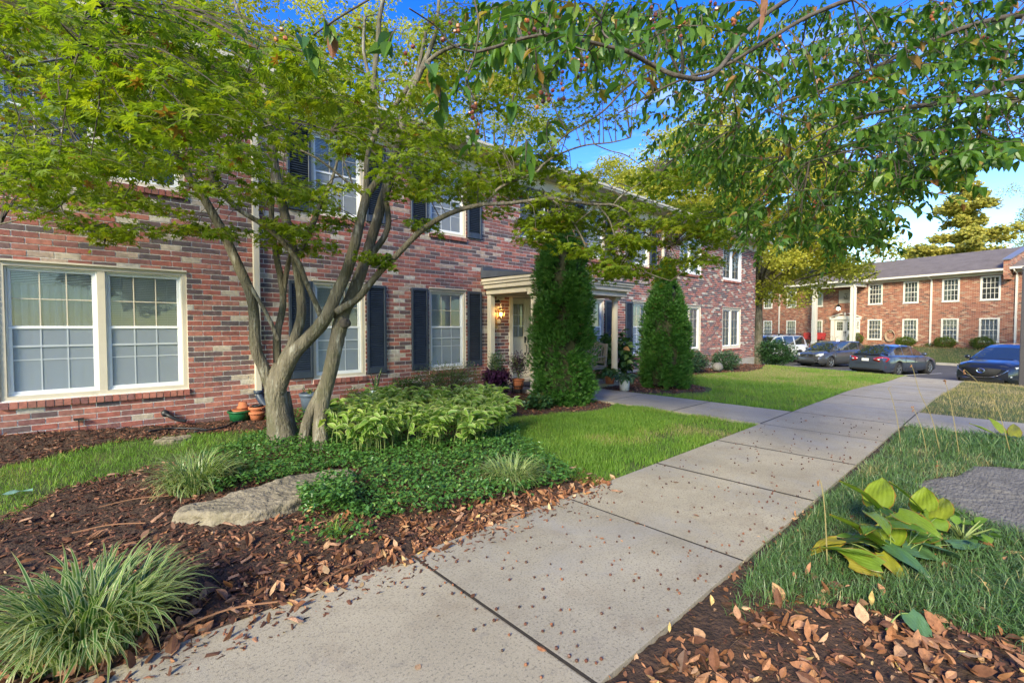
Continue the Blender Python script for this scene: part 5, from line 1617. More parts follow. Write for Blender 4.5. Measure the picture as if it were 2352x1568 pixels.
for i, (x, y, h, cr_) in enumerate([(3.5, 23, 7.0, (5.2, 4.2, 5.8)), (13, 25, 9.0, (6.2, 5.0, 6.5)), (23, 27, 11.5, (6.0, 5.0, 6.5)), (30.5, 23, 6.5, (4.6, 4.6, 4.6))]):
    leafy('sweet_gum_tree', (x, y, 0), h, cr_, 23000, (.11, .21), M_lit, ['pale green tree behind the near roof above the maple', 'pale green tree behind the near roof above the porch', 'tall pale green tree behind the far half of the near roof', 'pale green tree behind the far end of the near roof'][i], 'trees behind the near building', clump_r=1.0, nclump=100)

# pine
p = at(2205, 700, 52)
pine = empty('pine_tree', (p[0], p[1], 0), 0, 'tall pine with flat sunlit yellow green tiers behind the far roof', 'tree')
b = MB(); b.tube(crom([(0, 0, -.5), (.1, 0, 8), (0, .1, 18.5)], 6), np.linspace(.36, .05, 13), 8)
T_, Y_ = [], []
for zt, rr, nb in ((9.6, 6.2, 12), (11.2, 5.0, 9), (12.9, 2.6, 6), (14.4, 4.2, 10), (15.6, 2.0, 6), (16.9, 2.4, 7), (18.0, 1.0, 5)):
    for k in range(nb):
        a = rnd.uniform(0, 6.283); L = rr * rnd.uniform(.5, 1.05); dz = rnd.uniform(-.10, .10) * L
        e_ = np.array([math.cos(a) * L, math.sin(a) * L, zt + dz])
        b.tube(crom([(0, 0, zt - .2), (e_[0] * .5, e_[1] * .5, zt + dz * .4), tuple(e_)], 3), np.linspace(.07, .02, 7), 5)
        m_ = int(200 * L / 3)
        t = rg.random(m_) ** .6
        w = .15 + .20 * L * t * (1.15 - t)
        pr = np.outer(t, e_ - [0, 0, zt]) + [0, 0, zt]
        pr = pr + np.column_stack([rg.normal(0, 1, m_) * w, rg.normal(0, 1, m_) * w, rg.normal(.05, .24, m_)])
        T_.append(pr)
b.build('trunk', mat('pine_bark', (.20, .12, .08), .9, noise=(6, .3)), pine, smooth=True)
T = np.concatenate(T_); n = len(T)
P_tuft = dict(v=np.array([(0, 0, 0)] + [(math.cos(a) * math.cos(e_), math.sin(a) * math.cos(e_), math.sin(e_)) for a, e_ in [(k * .9, .3 + .5 * (k % 2)) for k in range(14)]]), f=np.array([(0, 1 + 2 * k, 2 + 2 * k) for k in range(7)]), edge=np.zeros(15), along=np.zeros(15))
scatter('crown', [(P_tuft, T, rotm(rg.uniform(0, 6.28, n), rg.normal(0, .4, n), rg.normal(0, .4, n)), rg.uniform(.14, .26, n), np.clip(rg.normal(.6, .25, n), 0, 1))], M_pine, pine)

# trees on the other side of the path: seen only in the window panes; they also close the court
for i, (x, y, h) in enumerate([(-7, -11, 5.5), (4, -13.5, 5), (15, -14, 5.5), (30, -12, 6)]):
    leafy('court_tree', (x, y, 0), h * .55, (4.2, 4.2, h * .55), 3600, (.3, .5), M_lit, ['leftmost', 'second from left', 'third from left', 'rightmost'][i] + ' of the sunlit trees across the court mirrored in the window panes', 'trees across the court', clump_r=1.0, nclump=50)
# trees right of the view: their crowns dapple the low sun on the far building
for i, (x, y, z_, cr_) in enumerate([(35.5, -4.4, 5.2, (2.4, 2.4, 2.0)), (31, -7.0, 8.0, (2.6, 2.6, 2.2)), (27.0, -5.2, 10.0, (2.6, 2.6, 2.2))]):
    leafy('shade_tree', (x, y, -.2), z_, cr_, 800, (.28, .5), M_green, ['first of the trees right of the view, by the car park', 'second tree right of the view, near the car park', 'tall tree right of the view beside the lawn'][i], None, clump_r=.95, nclump=34)

# ------------------------------------------------------------------ arborvitae columns
def fan():
    v, f = [(0, 0, 0)], []
    for k, (a, L) in enumerate([(-.9, .6), (-.45, .85), (0, 1), (.45, .85), (.9, .6)]):
        w = .13
        i = len(v)
        v += [(L * .5 * math.cos(a - w), L * .5 * math.sin(a - w), .03), (L * math.cos(a), L * math.sin(a), -.10), (L * .5 * math.cos(a + w), L * .5 * math.sin(a + w), .03)]
        f += [(0, i, i + 1), (0, i + 1, i + 2)]
    return dict(v=np.array(v, float), f=np.array(f, int), edge=np.zeros(len(v)), along=np.linspace(0, 1, len(v)))


P_fan = fan()


def arbor(c, H, prof, n, label, seed):
    root = empty('arborvitae', (c[0], c[1], float(zg(c[0], c[1]))), 0, label, 'conifer', 'arborvitae columns beside the porch')
    b = MB()
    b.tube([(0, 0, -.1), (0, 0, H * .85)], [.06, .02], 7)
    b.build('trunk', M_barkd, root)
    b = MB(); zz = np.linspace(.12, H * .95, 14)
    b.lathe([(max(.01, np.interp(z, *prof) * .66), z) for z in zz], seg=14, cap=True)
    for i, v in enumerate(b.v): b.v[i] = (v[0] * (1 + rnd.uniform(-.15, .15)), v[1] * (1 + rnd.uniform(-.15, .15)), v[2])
    b.build('dark_core', M_core, root, kind='stuff')  # solid dark core, added to block the view through the sprays
    npl = 230
    pz = rg.random(npl) ** .95 * H * .97; pa = rg.uniform(0, 6.283, npl)
    pr = np.interp(pz, *prof) * rg.uniform(.74, .98, npl)
    pw = rg.uniform(.10, .19, npl) * np.clip(np.interp(pz, *prof) / .45, .35, 1.1); ph = pw * rg.uniform(1.3, 2.2, npl)
    i = rg.integers(0, npl, n)
    v = rg.normal(0, 1, (n, 3)); v /= np.linalg.norm(v, axis=1)[:, None]
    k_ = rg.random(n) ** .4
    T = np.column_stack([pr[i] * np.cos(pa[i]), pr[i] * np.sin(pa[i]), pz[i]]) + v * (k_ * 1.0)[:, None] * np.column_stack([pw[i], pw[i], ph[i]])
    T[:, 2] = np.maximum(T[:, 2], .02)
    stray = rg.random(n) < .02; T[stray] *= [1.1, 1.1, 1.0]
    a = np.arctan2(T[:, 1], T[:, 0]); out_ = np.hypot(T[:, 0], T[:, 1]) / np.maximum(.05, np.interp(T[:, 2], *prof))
    q = np.clip(-.05 + .62 * np.clip(out_, .3, 1.1) + rg.normal(0, .10, n) + (rg.random(npl) * .25 - .12)[i], 0, .92); q = np.where(rg.random(n) < .015, 1, q)  # sprays deeper inside get a darker colour, painting in the shaded gaps
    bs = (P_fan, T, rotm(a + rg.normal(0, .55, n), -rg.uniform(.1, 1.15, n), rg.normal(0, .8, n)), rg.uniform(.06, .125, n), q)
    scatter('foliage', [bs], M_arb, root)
    return root


arbor((6.95, 6.08), 3.4, ([0, .25, .8, 1.5, 2.1, 2.8, 3.15, 3.4], [.46, .53, .55, .54, .50, .43, .28, .05]), 23000, 'thick dark green arborvitae column nearest the maple, left of the entrance path', 81)
arbor((10.62, 5.92), 3.2, ([0, .25, .8, 1.4, 2.0, 2.4, 2.7, 3.0, 3.35], [.46, .53, .54, .50, .41, .31, .19, .11, .03]), 20000, 'bright green arborvitae cone right of the entrance path with a thin tip', 85)
# ------------------------------------------------------------------ Solomon's seal patch: arching stems, striped leaves along them
HP = [(2.02, 5.45), (2.35, 5.0), (2.9, 4.75), (3.4, 4.45), (3.9, 4.45), (4.5, 5.0), (5.0, 5.7), (5.3, 6.2), (5.1, 6.7), (4.4, 7.0), (3.7, 7.3), (3.0, 6.9), (2.6, 6.3), (2.2, 6.0)]
M_stem = mat('green_stem', (0.20, 0.25, 0.08), 0.6)
P_seal = proto_ovate(5, 0.46, 0.24, 0.18)
xy = pts_in(HP, 470)
stems = MB(); bt, by, bti, bro, bsz, bq = [], [], [], [], [], []
for (x, y) in xy:
    h = rnd.uniform(.34, .50) * (1 + .12 * math.sin(x * 3) * math.cos(y * 2.2)); a = rnd.uniform(0, 6.283)
    if y < 5.2: a = -1.6 + rnd.uniform(-1.2, 1.2)
    z0 = float(zg(x, y)); dx, dy = math.cos(a), math.sin(a); R_ = rnd.uniform(.10, .24)
    pts = [(x + dx * R_ * t ** 2.2, y + dy * R_ * t ** 2.2, z0 + h * math.sin(min(1.0, t) * 1.5)) for t in np.linspace(0, 1.05, 7)]
    stems.tube(pts, [.004, .004, .0035, .003, .0028, .002, .0015], 4, cap=False)
    nl = rnd.randint(8, 11)
    tint = rnd.gauss(.45, .16)
    for i in range(nl):
        t = .42 + .6 * i / nl
        k = t / 1.05 * 6; j = min(5, int(k)); f = k - j
        p = np.array(pts[j]) * (1 - f) + np.array(pts[j + 1]) * f
        bt.append(p); by.append(a + (1 if i % 2 else -1) * rnd.uniform(.5, 1.25)); bti.append(rnd.uniform(-.75, .35)); bro.append(rnd.gauss(0, .45)); bsz.append(rnd.uniform(.09, .15)); bq.append(min(1, max(0, rnd.gauss(tint, .13))))
patch = stems.build('solomons_seal_stems', M_stem, kind='stuff')
scatter('solomons_seal_leaves', [(P_seal, np.array(bt), rotm(by, bti, bro), np.array(bsz), np.array(bq))], M_seal)


# ------------------------------------------------------------------ shrubs and pot plants
def bushy(name, c, rad, n, P, size, material, label, cat_='shrub', stems_=8, z0=0.0, group=None, flowers=None, parent=None, leafname='foliage', hollow=.5, up=.3, seedv=1, base=None):
    gz = float(zg(c[0], c[1])) + z0 if base is None else base
    root = empty(name, (c[0], c[1], gz), 0, label, cat_, group) if parent is None else parent
    off = np.array([0, 0, 0.0]) if parent is None else np.array([0, 0, z0])
    b = MB()
    for i in range(stems_):
        a = rnd.uniform(0, 6.283); e_ = np.array([math.cos(a) * rad[0] * .7, math.sin(a) * rad[1] * .7, rad[2] * rnd.uniform(1.1, 1.8)])
        b.tube(crom([off, off + e_ * [.3, .3, .5], off + e_], 4), np.linspace(.012, .003, 9), 5)
    b.build('stems', M_barkd if cat_ == 'shrub' else M_stem, root)
    v = rg.normal(0, 1, (n, 3)); v /= np.linalg.norm(v, axis=1)[:, None]
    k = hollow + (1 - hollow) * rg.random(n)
    lump = 1 + .16 * np.sin(v[:, 0] * 5 + seedv) * np.cos(v[:, 1] * 6 + seedv) + .08 * np.sin(v[:, 2] * 11 + v[:, 0] * 9)
    T = v * (k * lump)[:, None] * rad + off + [0, 0, rad[2] * .95]
    T[:, 2] = np.maximum(T[:, 2], off[2] + .01)
    yaw = np.arctan2(v[:, 1], v[:, 0]) + rg.normal(0, .7, n)
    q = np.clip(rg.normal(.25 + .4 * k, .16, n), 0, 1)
    scatter(leafname, [(P, T, rotm(yaw, rg.normal(-up, .45, n), rg.normal(0, .4, n)), rg.uniform(size[0], size[1], n), q)], material, root)
    if flowers:
        m_, fm, fs = flowers
        v = rg.normal(0, 1, (m_, 3)); v /= np.linalg.norm(v, axis=1)[:, None]
        T = v * rad * 1.05 + off + [0, 0, rad[2]]
        bs = [(P_ov2, np.repeat(T, 6, 0), rotm(np.tile(np.arange(6) * 1.05, m_), rg.uniform(-.8, .1, 6 * m_), 0), np.full(6 * m_, fs), np.repeat(rg.random(m_), 6))]
        scatter('flowers', bs, fm, root)
    return root


M_azal = mat('azalea_leaf', rough=0.5, ramp=[(0, (.07, .14, .035)), (.6, (.15, .23, .06)), (.9, (.27, .24, .09)), (1, (.32, .14, .08))], trans=.3)
M_pink = mat('pink_petal', rough=0.6, ramp=[(0, (.60, .16, .30)), (1, (.70, .28, .42))], trans=.3)
M_purp = mat('purple_leaf', rough=0.45, ramp=[(0, (.030, .010, .030)), (.6, (.075, .022, .070)), (1, (.13, .05, .10))], trans=.25)
M_holly = mat('glossy_dark_leaf', rough=0.3, ramp=[(0, (.015, .045, .018)), (.6, (.035, .09, .028)), (1, (.07, .14, .05))], trans=.15, spec=.6)
M_grn = mat('fresh_leaf', rough=0.45, ramp=[(0, (.03, .085, .02)), (.6, (.07, .15, .03)), (1, (.13, .21, .05))], trans=.35, tcol=(1.2, 1.3, .6))
M_bush = mat('blue_green_leaf', rough=0.4, ramp=[(0, (.025, .065, .035)), (.6, (.06, .13, .055)), (1, (.13, .20, .10))], trans=.25)
M_box = mat('boxwood_leaf', rough=0.45, ramp=[(0, (.05, .10, .015)), (.6, (.12, .19, .025)), (1, (.22, .28, .05))], trans=.3)
M_hyd = mat('hydrangea_leaf', rough=0.45, ramp=[(0, (.025, .07, .03)), (.6, (.06, .13, .04)), (.9, (.13, .20, .05)), (1, (.30, .17, .07))], trans=.35, tcol=(1.2, 1.3, .6))
M_terr = mat('terracotta', (.42, .14, .065), .8, noise=(8, .15))
M_pblack = mat('black_plastic', (.018, .019, .022), .45)
M_pblue = mat('slate_blue_plastic', (.085, .115, .16), .45)
M_pwhite = mat('pale_grey_glaze', (.50, .52, .56), .3)
M_pgreen = mat('green_plastic', (.012, .10, .035), .4)
M_rust = mat('seed_head', rough=.8, ramp=[(0, (.16, .07, .035)), (1, (.33, .17, .09))])

bushy('azalea_shrub', (5.55, 7.95), (.95, .42, .42), 5200, P_ov2, (.022, .042), M_azal, 'loose azalea with a few pink flowers under the middle ground floor window', stems_=22, flowers=(16, M_pink, .035), up=.6, hollow=.3)
bushy('leafy_shrub', (4.62, 8.05), (.42, .36, .30), 2400, P_ov2, (.03, .055), M_grn, 'bright green leafy plant right of the patterned pot by the wall', stems_=12, hollow=.4, seedv=3)
bushy('leafy_shrub', (3.75, 8.5), (.26, .16, .20), 380, P_ov2, (.03, .05), M_grn, 'small sprawling plant left of the patterned pot by the wall', stems_=6, hollow=.4, seedv=4)
bushy('low_bush', (15.35, 7.62), (.82, .55, .42), 5200, P_ov2, (.04, .075), M_bush, 'rounded blue green bush under the far window pair, nearer the path', seedv=5, flowers=(40, M_purp, .03))
bushy('low_bush', (18.5, 7.75), (.80, .50, .40), 4800, P_ov2, (.04, .075), M_bush, 'rounded blue green bush closest to the building corner, past the grey stone', seedv=6)
bushy('low_bush', (16.6, 7.9), (.45, .35, .28), 1200, P_ov2, (.04, .07), M_purp, 'small dull purple plant between the two blue green bushes', seedv=7)
bushy('corner_bush', (24.75, 7.95), (.85, .85, .66), 7000, P_ov2, (.06, .11), M_holly, 'large dark glossy bush at the far corner of the near building', seedv=8, base=-.42)
bushy('hydrangea_shrub', (11.35, 7.9), (.72, .5, .72), 620, proto_ovate(5, .75, .35, .1), (.12, .24), M_hyd, 'tall oakleaf hydrangea with browning heads behind the right porch column', stems_=14, flowers=(26, M_rust, .06), up=.1, hollow=.35)
bushy('coral_bells', (6.15, 5.98), (.40, .28, .13), 520, proto_ovate(4, .85, .2, .1), (.05, .085), M_holly, 'low round leaved dark green plant at the left foot of the nearer arborvitae', 'plant', 10, hollow=.2)
bushy('ivy_clump', (7.45, 6.35), (.22, .22, .10), 240, proto_ovate(4, .8, .2, .1), (.05, .08), M_holly, 'dark low ivy leaves at the right foot of the nearer arborvitae', 'plant', 6, hollow=.2)
bushy('ground_ivy', (6.15, 7.35), (.5, .35, .11), 480, P_ov2, (.05, .08), M_purp, 'dark purplish ground plant below the large black planter', 'plant', 8, hollow=.2, seedv=12)


def pot(name, c, prof, material, label, cat_='flower pot', soil=None, group=None, z=None, seg=26):
    gz = float(zg(c[0], c[1])) + .025 if z is None else z
    root = empty(name, (c[0], c[1], gz), 0, label, cat_, group)
    b = MB(); b.lathe(prof, seg=seg); b.build('bowl', material, root, smooth=True)
    if soil: 
        b = MB(); b.lathe([(0, soil[1]), (soil[0], soil[1])], seg=seg, cap=False); b.build('soil', M_soil, root)
    return root


def potprof(r0, r1, h, lip=.02, t=.012):
    return [(0, 0), (r0, 0), (r1 - .01, h - lip * 1.6), (r1 - .01, h - lip * 1.5), (r1 + .008, h - lip * 1.4), (r1 + .010, h), (r1 - t, h), (r1 - t - .004, h - lip * 2), (r0 - t, t)]


pt = pot('large_planter', (6.62, 7.72), potprof(.20, .25, .25), M_pblack, 'large black planter overflowing with purple and green foliage left of the porch', 'planter', (.235, .23))
bushy('x', (0, 0), (.32, .30, .20), 1150, proto_ovate(4, .62, .5, .1), (.055, .095), M_purp, None, 'p', 10, .22, parent=pt, leafname='purple_foliage', hollow=.4)
bushy('x', (0, 0), (.22, .22, .30), 700, P_ov2, (.035, .06), M_bush, None, 'p', 8, .42, parent=pt, leafname='green_foliage', hollow=.3)
bushy('x', (0, 0), (.30, .27, .07), 120, proto_ovate(4, .7, .4, .1), (.06, .09), M_hyd, None, 'p', 3, .16, parent=pt, leafname='trailing_foliage', hollow=.6)
pt = pot('terracotta_pot', (7.08, 7.5), potprof(.10, .135, .22, .025), M_terr, 'terracotta pot on a dark stand beside the large black planter', 'flower pot', (.12, .19), z=.12)
b = MB()
for k in range(3): a = k * 2.1 + .4; b.bar((.13 * math.cos(a), .13 * math.sin(a), -.12), (.13 * math.cos(a), .13 * math.sin(a), .12), .012, .012)
b.lathe([(.135, .06), (.142, .06), (.142, .075), (.135, .075)], seg=20, cap=False); b.build('stand', M_black, pt)
bushy('x', (0, 0), (.24, .24, .30), 1000, P_ov2, (.03, .05), M_purp, None, 'p', 10, .26, parent=pt, leafname='dusky_foliage', hollow=.25)
bushy('x', (0, 0), (.20, .20, .26), 450, P_ov2, (.03, .05), M_bush, None, 'p', 6, .24, parent=pt, leafname='grey_green_foliage', hollow=.25)
pt = pot('terracotta_pot', (9.62, 6.86), potprof(.10, .135, .24, .03), M_terr, 'terracotta pot with drooping green leaves at the foot of the right porch column', 'flower pot', (.12, .21), z=.075)
bushy('x', (0, 0), (.22, .20, .09), 150, proto_ovate(5, .45, .9, .1), (.09, .15), M_grn, None, 'p', 8, .22, parent=pt, leafname='foliage', up=-.1, hollow=.1)
pt = pot('glazed_pot', (9.30, 6.22), potprof(.105, .14, .27, .02), M_pwhite, 'pale grey glazed pot on the path edge beside the terracotta pot', 'flower pot', (.12, .24), z=.0)
bushy('x', (0, 0), (.24, .22, .08), 190, proto_ovate(5, .45, .9, .1), (.09, .15), M_bush, None, 'p', 8, .26, parent=pt, leafname='foliage', up=-.1, hollow=.1)
pt = pot('slate_blue_pot', (2.90, 8.42), potprof(.125, .175, .34, .04), M_pblue, 'slate blue plastic pot against the wall between the two maple stems', 'flower pot', (.15, .29))
bushy('x', (0, 0), (.12, .12, .06), 60, P_ov2, (.03, .06), M_grn, None, 'p', 5, .30, parent=pt, leafname='foliage', up=.7, hollow=.1)
# patterned glass pot with a snake plant
pt = pot('patterned_pot', (4.12, 8.36), [(0, 0), (.085, 0), (.12, .08), (.13, .20), (.115, .27), (.125, .285), (.112, .285), (.105, .26), (.06, .01)], mat('marbled_glaze', (.42, .50, .50), .25, noise2=(16, (.05, .10, .09), .5, .58)), 'marbled blue white pot holding a snake plant near the wall', 'flower pot', (.10, .24))
b = MB()
for k, (a, L, q) in enumerate([(.3, .46, 0), (2.2, .40, .2), (4.1, .34, .1), (5.2, .48, .3), (1.2, .30, 0)]):
    P = []
    for i in range(7):
        t = i / 6; w = .024 * (1 - t ** 3) + .001; x = math.cos(a) * (.02 + .12 * t ** 1.6); y = math.sin(a) * (.02 + .12 * t ** 1.6)
        P.append([(x - math.sin(a) * w, y + math.cos(a) * w, .24 + L * t), (x + .004 * math.cos(a), y + .004 * math.sin(a), .24 + L * t), (x + math.sin(a) * w, y - math.cos(a) * w, .24 + L * t)])
    b.grid(P, q)
b.build('leaves', mat('snake_plant', (.05, .11, .04), .4, noise2=(18, (.40, .42, .16), .52, .62), stretch=(1, 1, 1)), pt, smooth=True)

# the stacked pots by the downspout
pt = pot('green_tub', (1.80, 8.42), potprof(.135, .165, .165, .02), M_pgreen, 'green plastic tub beside the downspout at the wall', 'tub')
gz = pt.location.z
pt = pot('terracotta_saucer', (1.82, 8.42), [(0, 0), (.115, 0), (.135, .035), (.125, .035), (.108, .01)], M_terr, 'terracotta saucer lying in the green tub', 'saucer', z=gz + .15)
pt = pot('small_terracotta_pot', (1.85, 8.44), [(0, .10), (.055, .10), (.07, .03), (.085, .03), (.085, 0), (.075, 0)], M_terr, 'small upturned terracotta pot on top of the green tub', 'flower pot', z=gz + .19)
for k, (dz, nm, lb_) in enumerate([(0, 'terracotta_pot', 'terracotta pot standing between the green tub and the drain pipe'), (.075, 'terracotta_pot', 'terracotta pot nested in the one between green tub and drain pipe')]):
    pot(nm, (2.02 + .005 * k, 8.30), potprof(.085, .12, .14, .03), M_terr, lb_, 'flower pot', z=gz + dz)
pot('small_black_pot', (2.03, 8.31), potprof(.06, .075, .08, .012), M_pblack, 'little black plastic pot topping the terracotta stack by the drain pipe', 'flower pot', z=gz + .16)
# corrugated drain
b = MB()
pp = crom([(2.135, 8.655, .40), (2.14, 8.63, .33), (2.17, 8.54, .24), (2.22, 8.36, .12), (2.26, 8.05, .07), (2.22, 7.6, .06), (2.10, 7.2, .03)], 9)
b.tube(pp, [(.062 if i % 2 else .055) for i in range(len(pp))], 14)
b.lathe([(.05, .0), (.072, .0), (.078, .06), (.06, .06)], (2.135, 8.652, .37), 14)
o = b.build('drain_pipe', mat('drain_plastic', (.030, .045, .075), .45), smooth=True); tag(o, 'blue black corrugated drain pipe running from the downspout to the maple', 'pipe')
bushy('ivy_on_drain', (2.2, 7.75), (.18, .32, .16), 420, P_ov2, (.035, .065), M_vinca, 'ivy growing over the drain pipe behind the maple trunk', 'plant', 4, hollow=.3)
# hose and cable on the mulch, wall tap, vent
b = MB()
zz = lambda x, y: float(zg(x, y)) + .045
b.tube(crom([(x, y, zz(x, y)) for x, y in ((.62, 8.18), (.9, 8.25), (1.15, 8.05), (1.28, 7.86))], 6), .013, 7)
b.tube(crom([(x, y, zz(x, y)) for x, y in ((1.10, 7.84), (1.3, 7.85), (1.5, 7.95), (1.66, 8.2), (1.80, 8.24))], 6), .013, 7)
o = b.build('soaker_hose', M_pblack, smooth=True); tag(o, 'black soaker hose lying loose on the mulch below the wide window', 'hose')
b = MB(); b.tube([(.86, 8.68, .20), (.86, 8.60, .20)], .05, 12); b.tube(crom([(.86, 8.62, .20), (.90, 8.55, .17), (1.0, 8.52, .10), (1.1, 8.5, .07)], 4), .025, 8)
o = b.build('pipe_stub', M_pblack, smooth=True); tag(o, 'short black pipe end coming out low on the brick wall', 'pipe')
b = MB(); b.box(-.14, 8.64, .22, -.04, 8.685, .25); b.bar((-.09, 8.66, .0), (-.09, 8.66, .23), .012, .012)
o = b.build('ground_stake_light', M_pblack); tag(o, 'small dark stake standing against the wall left of the soaker hose', 'stake')
# a scrap of green plastic, cones, sticks
b = MB(); c = at(38, 1203, 4.1)
P = [[(-.9 + .42 * i / 6, 4.62 + .10 * j / 3 + .02 * math.sin(i), float(zg(-.6, 4.6)) + .055 + .012 * math.sin(i * 1.9 + j)) for j in range(4)] for i in range(7)]
cx0 = c
P = [[(cx0[0] - .13 + .24 * i / 6, cx0[1] - .04 + .09 * j / 3 * (1 - abs(i - 3) / 4), float(zg(cx0[0], cx0[1])) + .06 + .01 * math.sin(i * 1.9 + j)) for j in range(4)] for i in range(7)]
b.grid(P); o = b.build('plastic_scrap', mat('pale_green_plastic', (.16, .30, .24), .4), smooth=True); tag(o, 'faded green plastic scrap on the mulch at the left edge', 'scrap')


def cone(u, v, ax, label):
    D = 1.5 * F0 / (v - HZ); c = at(u, v, D); c[2] = float(zg(c[0], c[1])) + .045
    b = MB()
    for k in range(11):
        for j in range(8):
            t = k / 10; a = j * .785 + k * .6; r_ = .022 * math.sin(.35 + 2.5 * t) + .004; x = (t - .5) * .11
            b.add([(x, r_ * .5 * math.cos(a), r_ * .5 * math.sin(a)), (x + .012, r_ * math.cos(a - .35), r_ * math.sin(a - .35)), (x + .020, r_ * 1.15 * math.cos(a), r_ * 1.15 * math.sin(a)), (x + .012, r_ * math.cos(a + .35), r_ * math.sin(a + .35))], [(0, 1, 2), (0, 2, 3)], t)
    b.tube([(-.05, 0, 0), (.05, 0, 0)], .009, 6)
    o = b.build('pine_cone', M_rust); o.location = c; o.rotation_euler = (0, 0, ax); tag(o, label, 'pine cone', 'pine cones on the mulch')


cone(222, 1240, .5, 'pine cone lying on bare mulch above the big liriope clump'); cone(268, 1497, .9, 'pine cone in the leaf litter right of the big liriope clump')
b = MB()
for (x0, y0, x1, y1) in ((.32, 2.72, .72, 2.62), (.9, 2.62, 1.3, 2.72), (-.1, 4.5, .3, 4.35), (.05, 5.0, .5, 4.92), (2.2, 2.66, 2.5, 2.6)):
    b.tube(crom([(x0, y0, .04), ((x0 + x1) / 2, (y0 + y1) / 2 + .03, .055), (x1, y1, .045)], 4), .005, 5)
b.build('fallen_sticks', M_rust, kind='stuff')

# ------------------------------------------------------------------ teak bench on the porch, its back to the right
bench = empty('teak_bench', (9.62, 7.85, .075), 0, 'weathered grey teak bench with curved slatted back behind the right porch column', 'bench')
M_teak = mat('weathered_teak', (.27, .225, .165), .8, noise=(9, .2), stretch=(1, 1, 4))
hy = .62
for y in (-hy, hy):
    for x, h in ((-.27, .62), (.27, .98)):
        b = MB(); b.bar((x, y, 0), (x + (.10 if x > 0 else 0), y, h - .0), .05, .05, up=(0, 1, 0)); bevel(b.build('leg', M_teak, bench), .004, 1)
    b = MB(); b.bar((-.33, y, .635), (.33, y, .655), .065, .03); b.bar((-.27, y, .36), (.30, y, .36), .03, .06); bevel(b.build('armrest', M_teak, bench), .004, 1)
for k in range(7):
    b = MB(); x = -.28 + .085 * k; b.box(x, -hy - .03, .40 - .01 * abs(k - 3) * .4, x + .065, hy + .03, .422); bevel(b.build('seat_slat', M_teak, bench), .003, 1)
b = MB(); b.box(-.285, -hy, .33, -.255, hy, .40); b.box(.25, -hy, .33, .28, hy, .40); b.box(.30, -hy, .47, .33, hy, .53); bevel(b.build('seat_rail', M_teak, bench), .003, 1)
b = MB(); b.grid([[(.355 + dx, y, .90 + .13 * math.cos(y / hy * 1.45) + dz) for dx, dz in ((-.02, -.045), (.02, -.045), (.03, .035), (-.01, .035), (-.02, -.045))] for y in np.linspace(-hy, hy, 13)])
b.build('top_rail', M_teak, bench)
for k in range(15):
    y = -hy + .06 + k * (2 * hy - .12) / 14
    b = MB(); b.bar((.315, y, .52), (.36, y, .86 + .13 * math.cos(y / hy * 1.45)), .045, .014, up=(1, 0, 0)); b.build('back_slat', M_teak, bench)
b = MB(); P = [[(7.66 + 1.1 * i / 14 + 0, 7.72 + .72 * j / 8, .102 + .006 * (1 if (i * 7 + j * 3) % 5 else 0)) for j in range(9)] for i in range(15)]
b.grid(P); b.box(7.66, 7.72, .076, 8.76, 8.44, .10)
o = b.build('door_mat', mat('rubber_mat', (.05, .052, .06), .85, bump=(150, 1, .01))); tag(o, 'dark rubber mat on the slab before the front doors', 'door mat')

# ------------------------------------------------------------------ right bed: hosta
M_h1 = mat('hosta_leaf', rough=.38, ramp=[(0, (.030, .085, .026)), (.5, (.11, .21, .025)), (.8, (.25, .33, .035)), (1, (.38, .30, .04))], trans=.4, tcol=(1.2, 1.25, .5), edge=((.30, .13, .03), .88, 1.0), noise=(30, .14), spec=.5)
M_h2 = mat('hosta_leaf_blue', rough=.3, ramp=[(0, (.04, .105, .04)), (1, (.12, .22, .085))], trans=.25, noise=(30, .14), spec=.7)


def hleaf(L, W, curl, cup, q, ragged=0.0):
    nu, nv = 14, 29
    v, e, al = [], [], []
    for i in range(nu):
        t = i / (nu - 1)
        hw = W * .5 * (math.sin(math.pi * min(1, (t * .92 + .08)) ** .62)) ** .85 if t < 1 else .0
        for j in range(nv):
            s_ = (j / (nv - 1)) * 2 - 1
            rag = 1 - ragged * rnd.random() * (abs(s_) > .9)
            back = -.10 * L * (abs(s_) ** 1.3) * max(0, 1 - t * 3.5)        # heart lobes behind the stalk
            x = L * t + back; y = hw * s_ * rag
            z = cup * (y / W) ** 2 * W - curl * L * t * t + .0016 * L / .2 * (1 - .5 * abs(s_)) * math.cos(s_ * 7 * math.pi) * math.sin(math.pi * min(1, t + .05)) + .006 * math.sin(t * 7 + s_ * 3)
            v.append((x, y, z)); e.append(max(abs(s_), t ** 3 if t > .9 else 0)); al.append(t)
    idx = np.arange(nu * nv).reshape(nu, nv)
    f = np.stack([idx[:-1, :-1], idx[1:, :-1], idx[1:, 1:], idx[:-1, 1:]], -1).reshape(-1, 4)
    return raw_mesh('leaf', v, f, {'rnd': np.full(len(v), q), 'edge': e, 'along': al}, smooth=True)


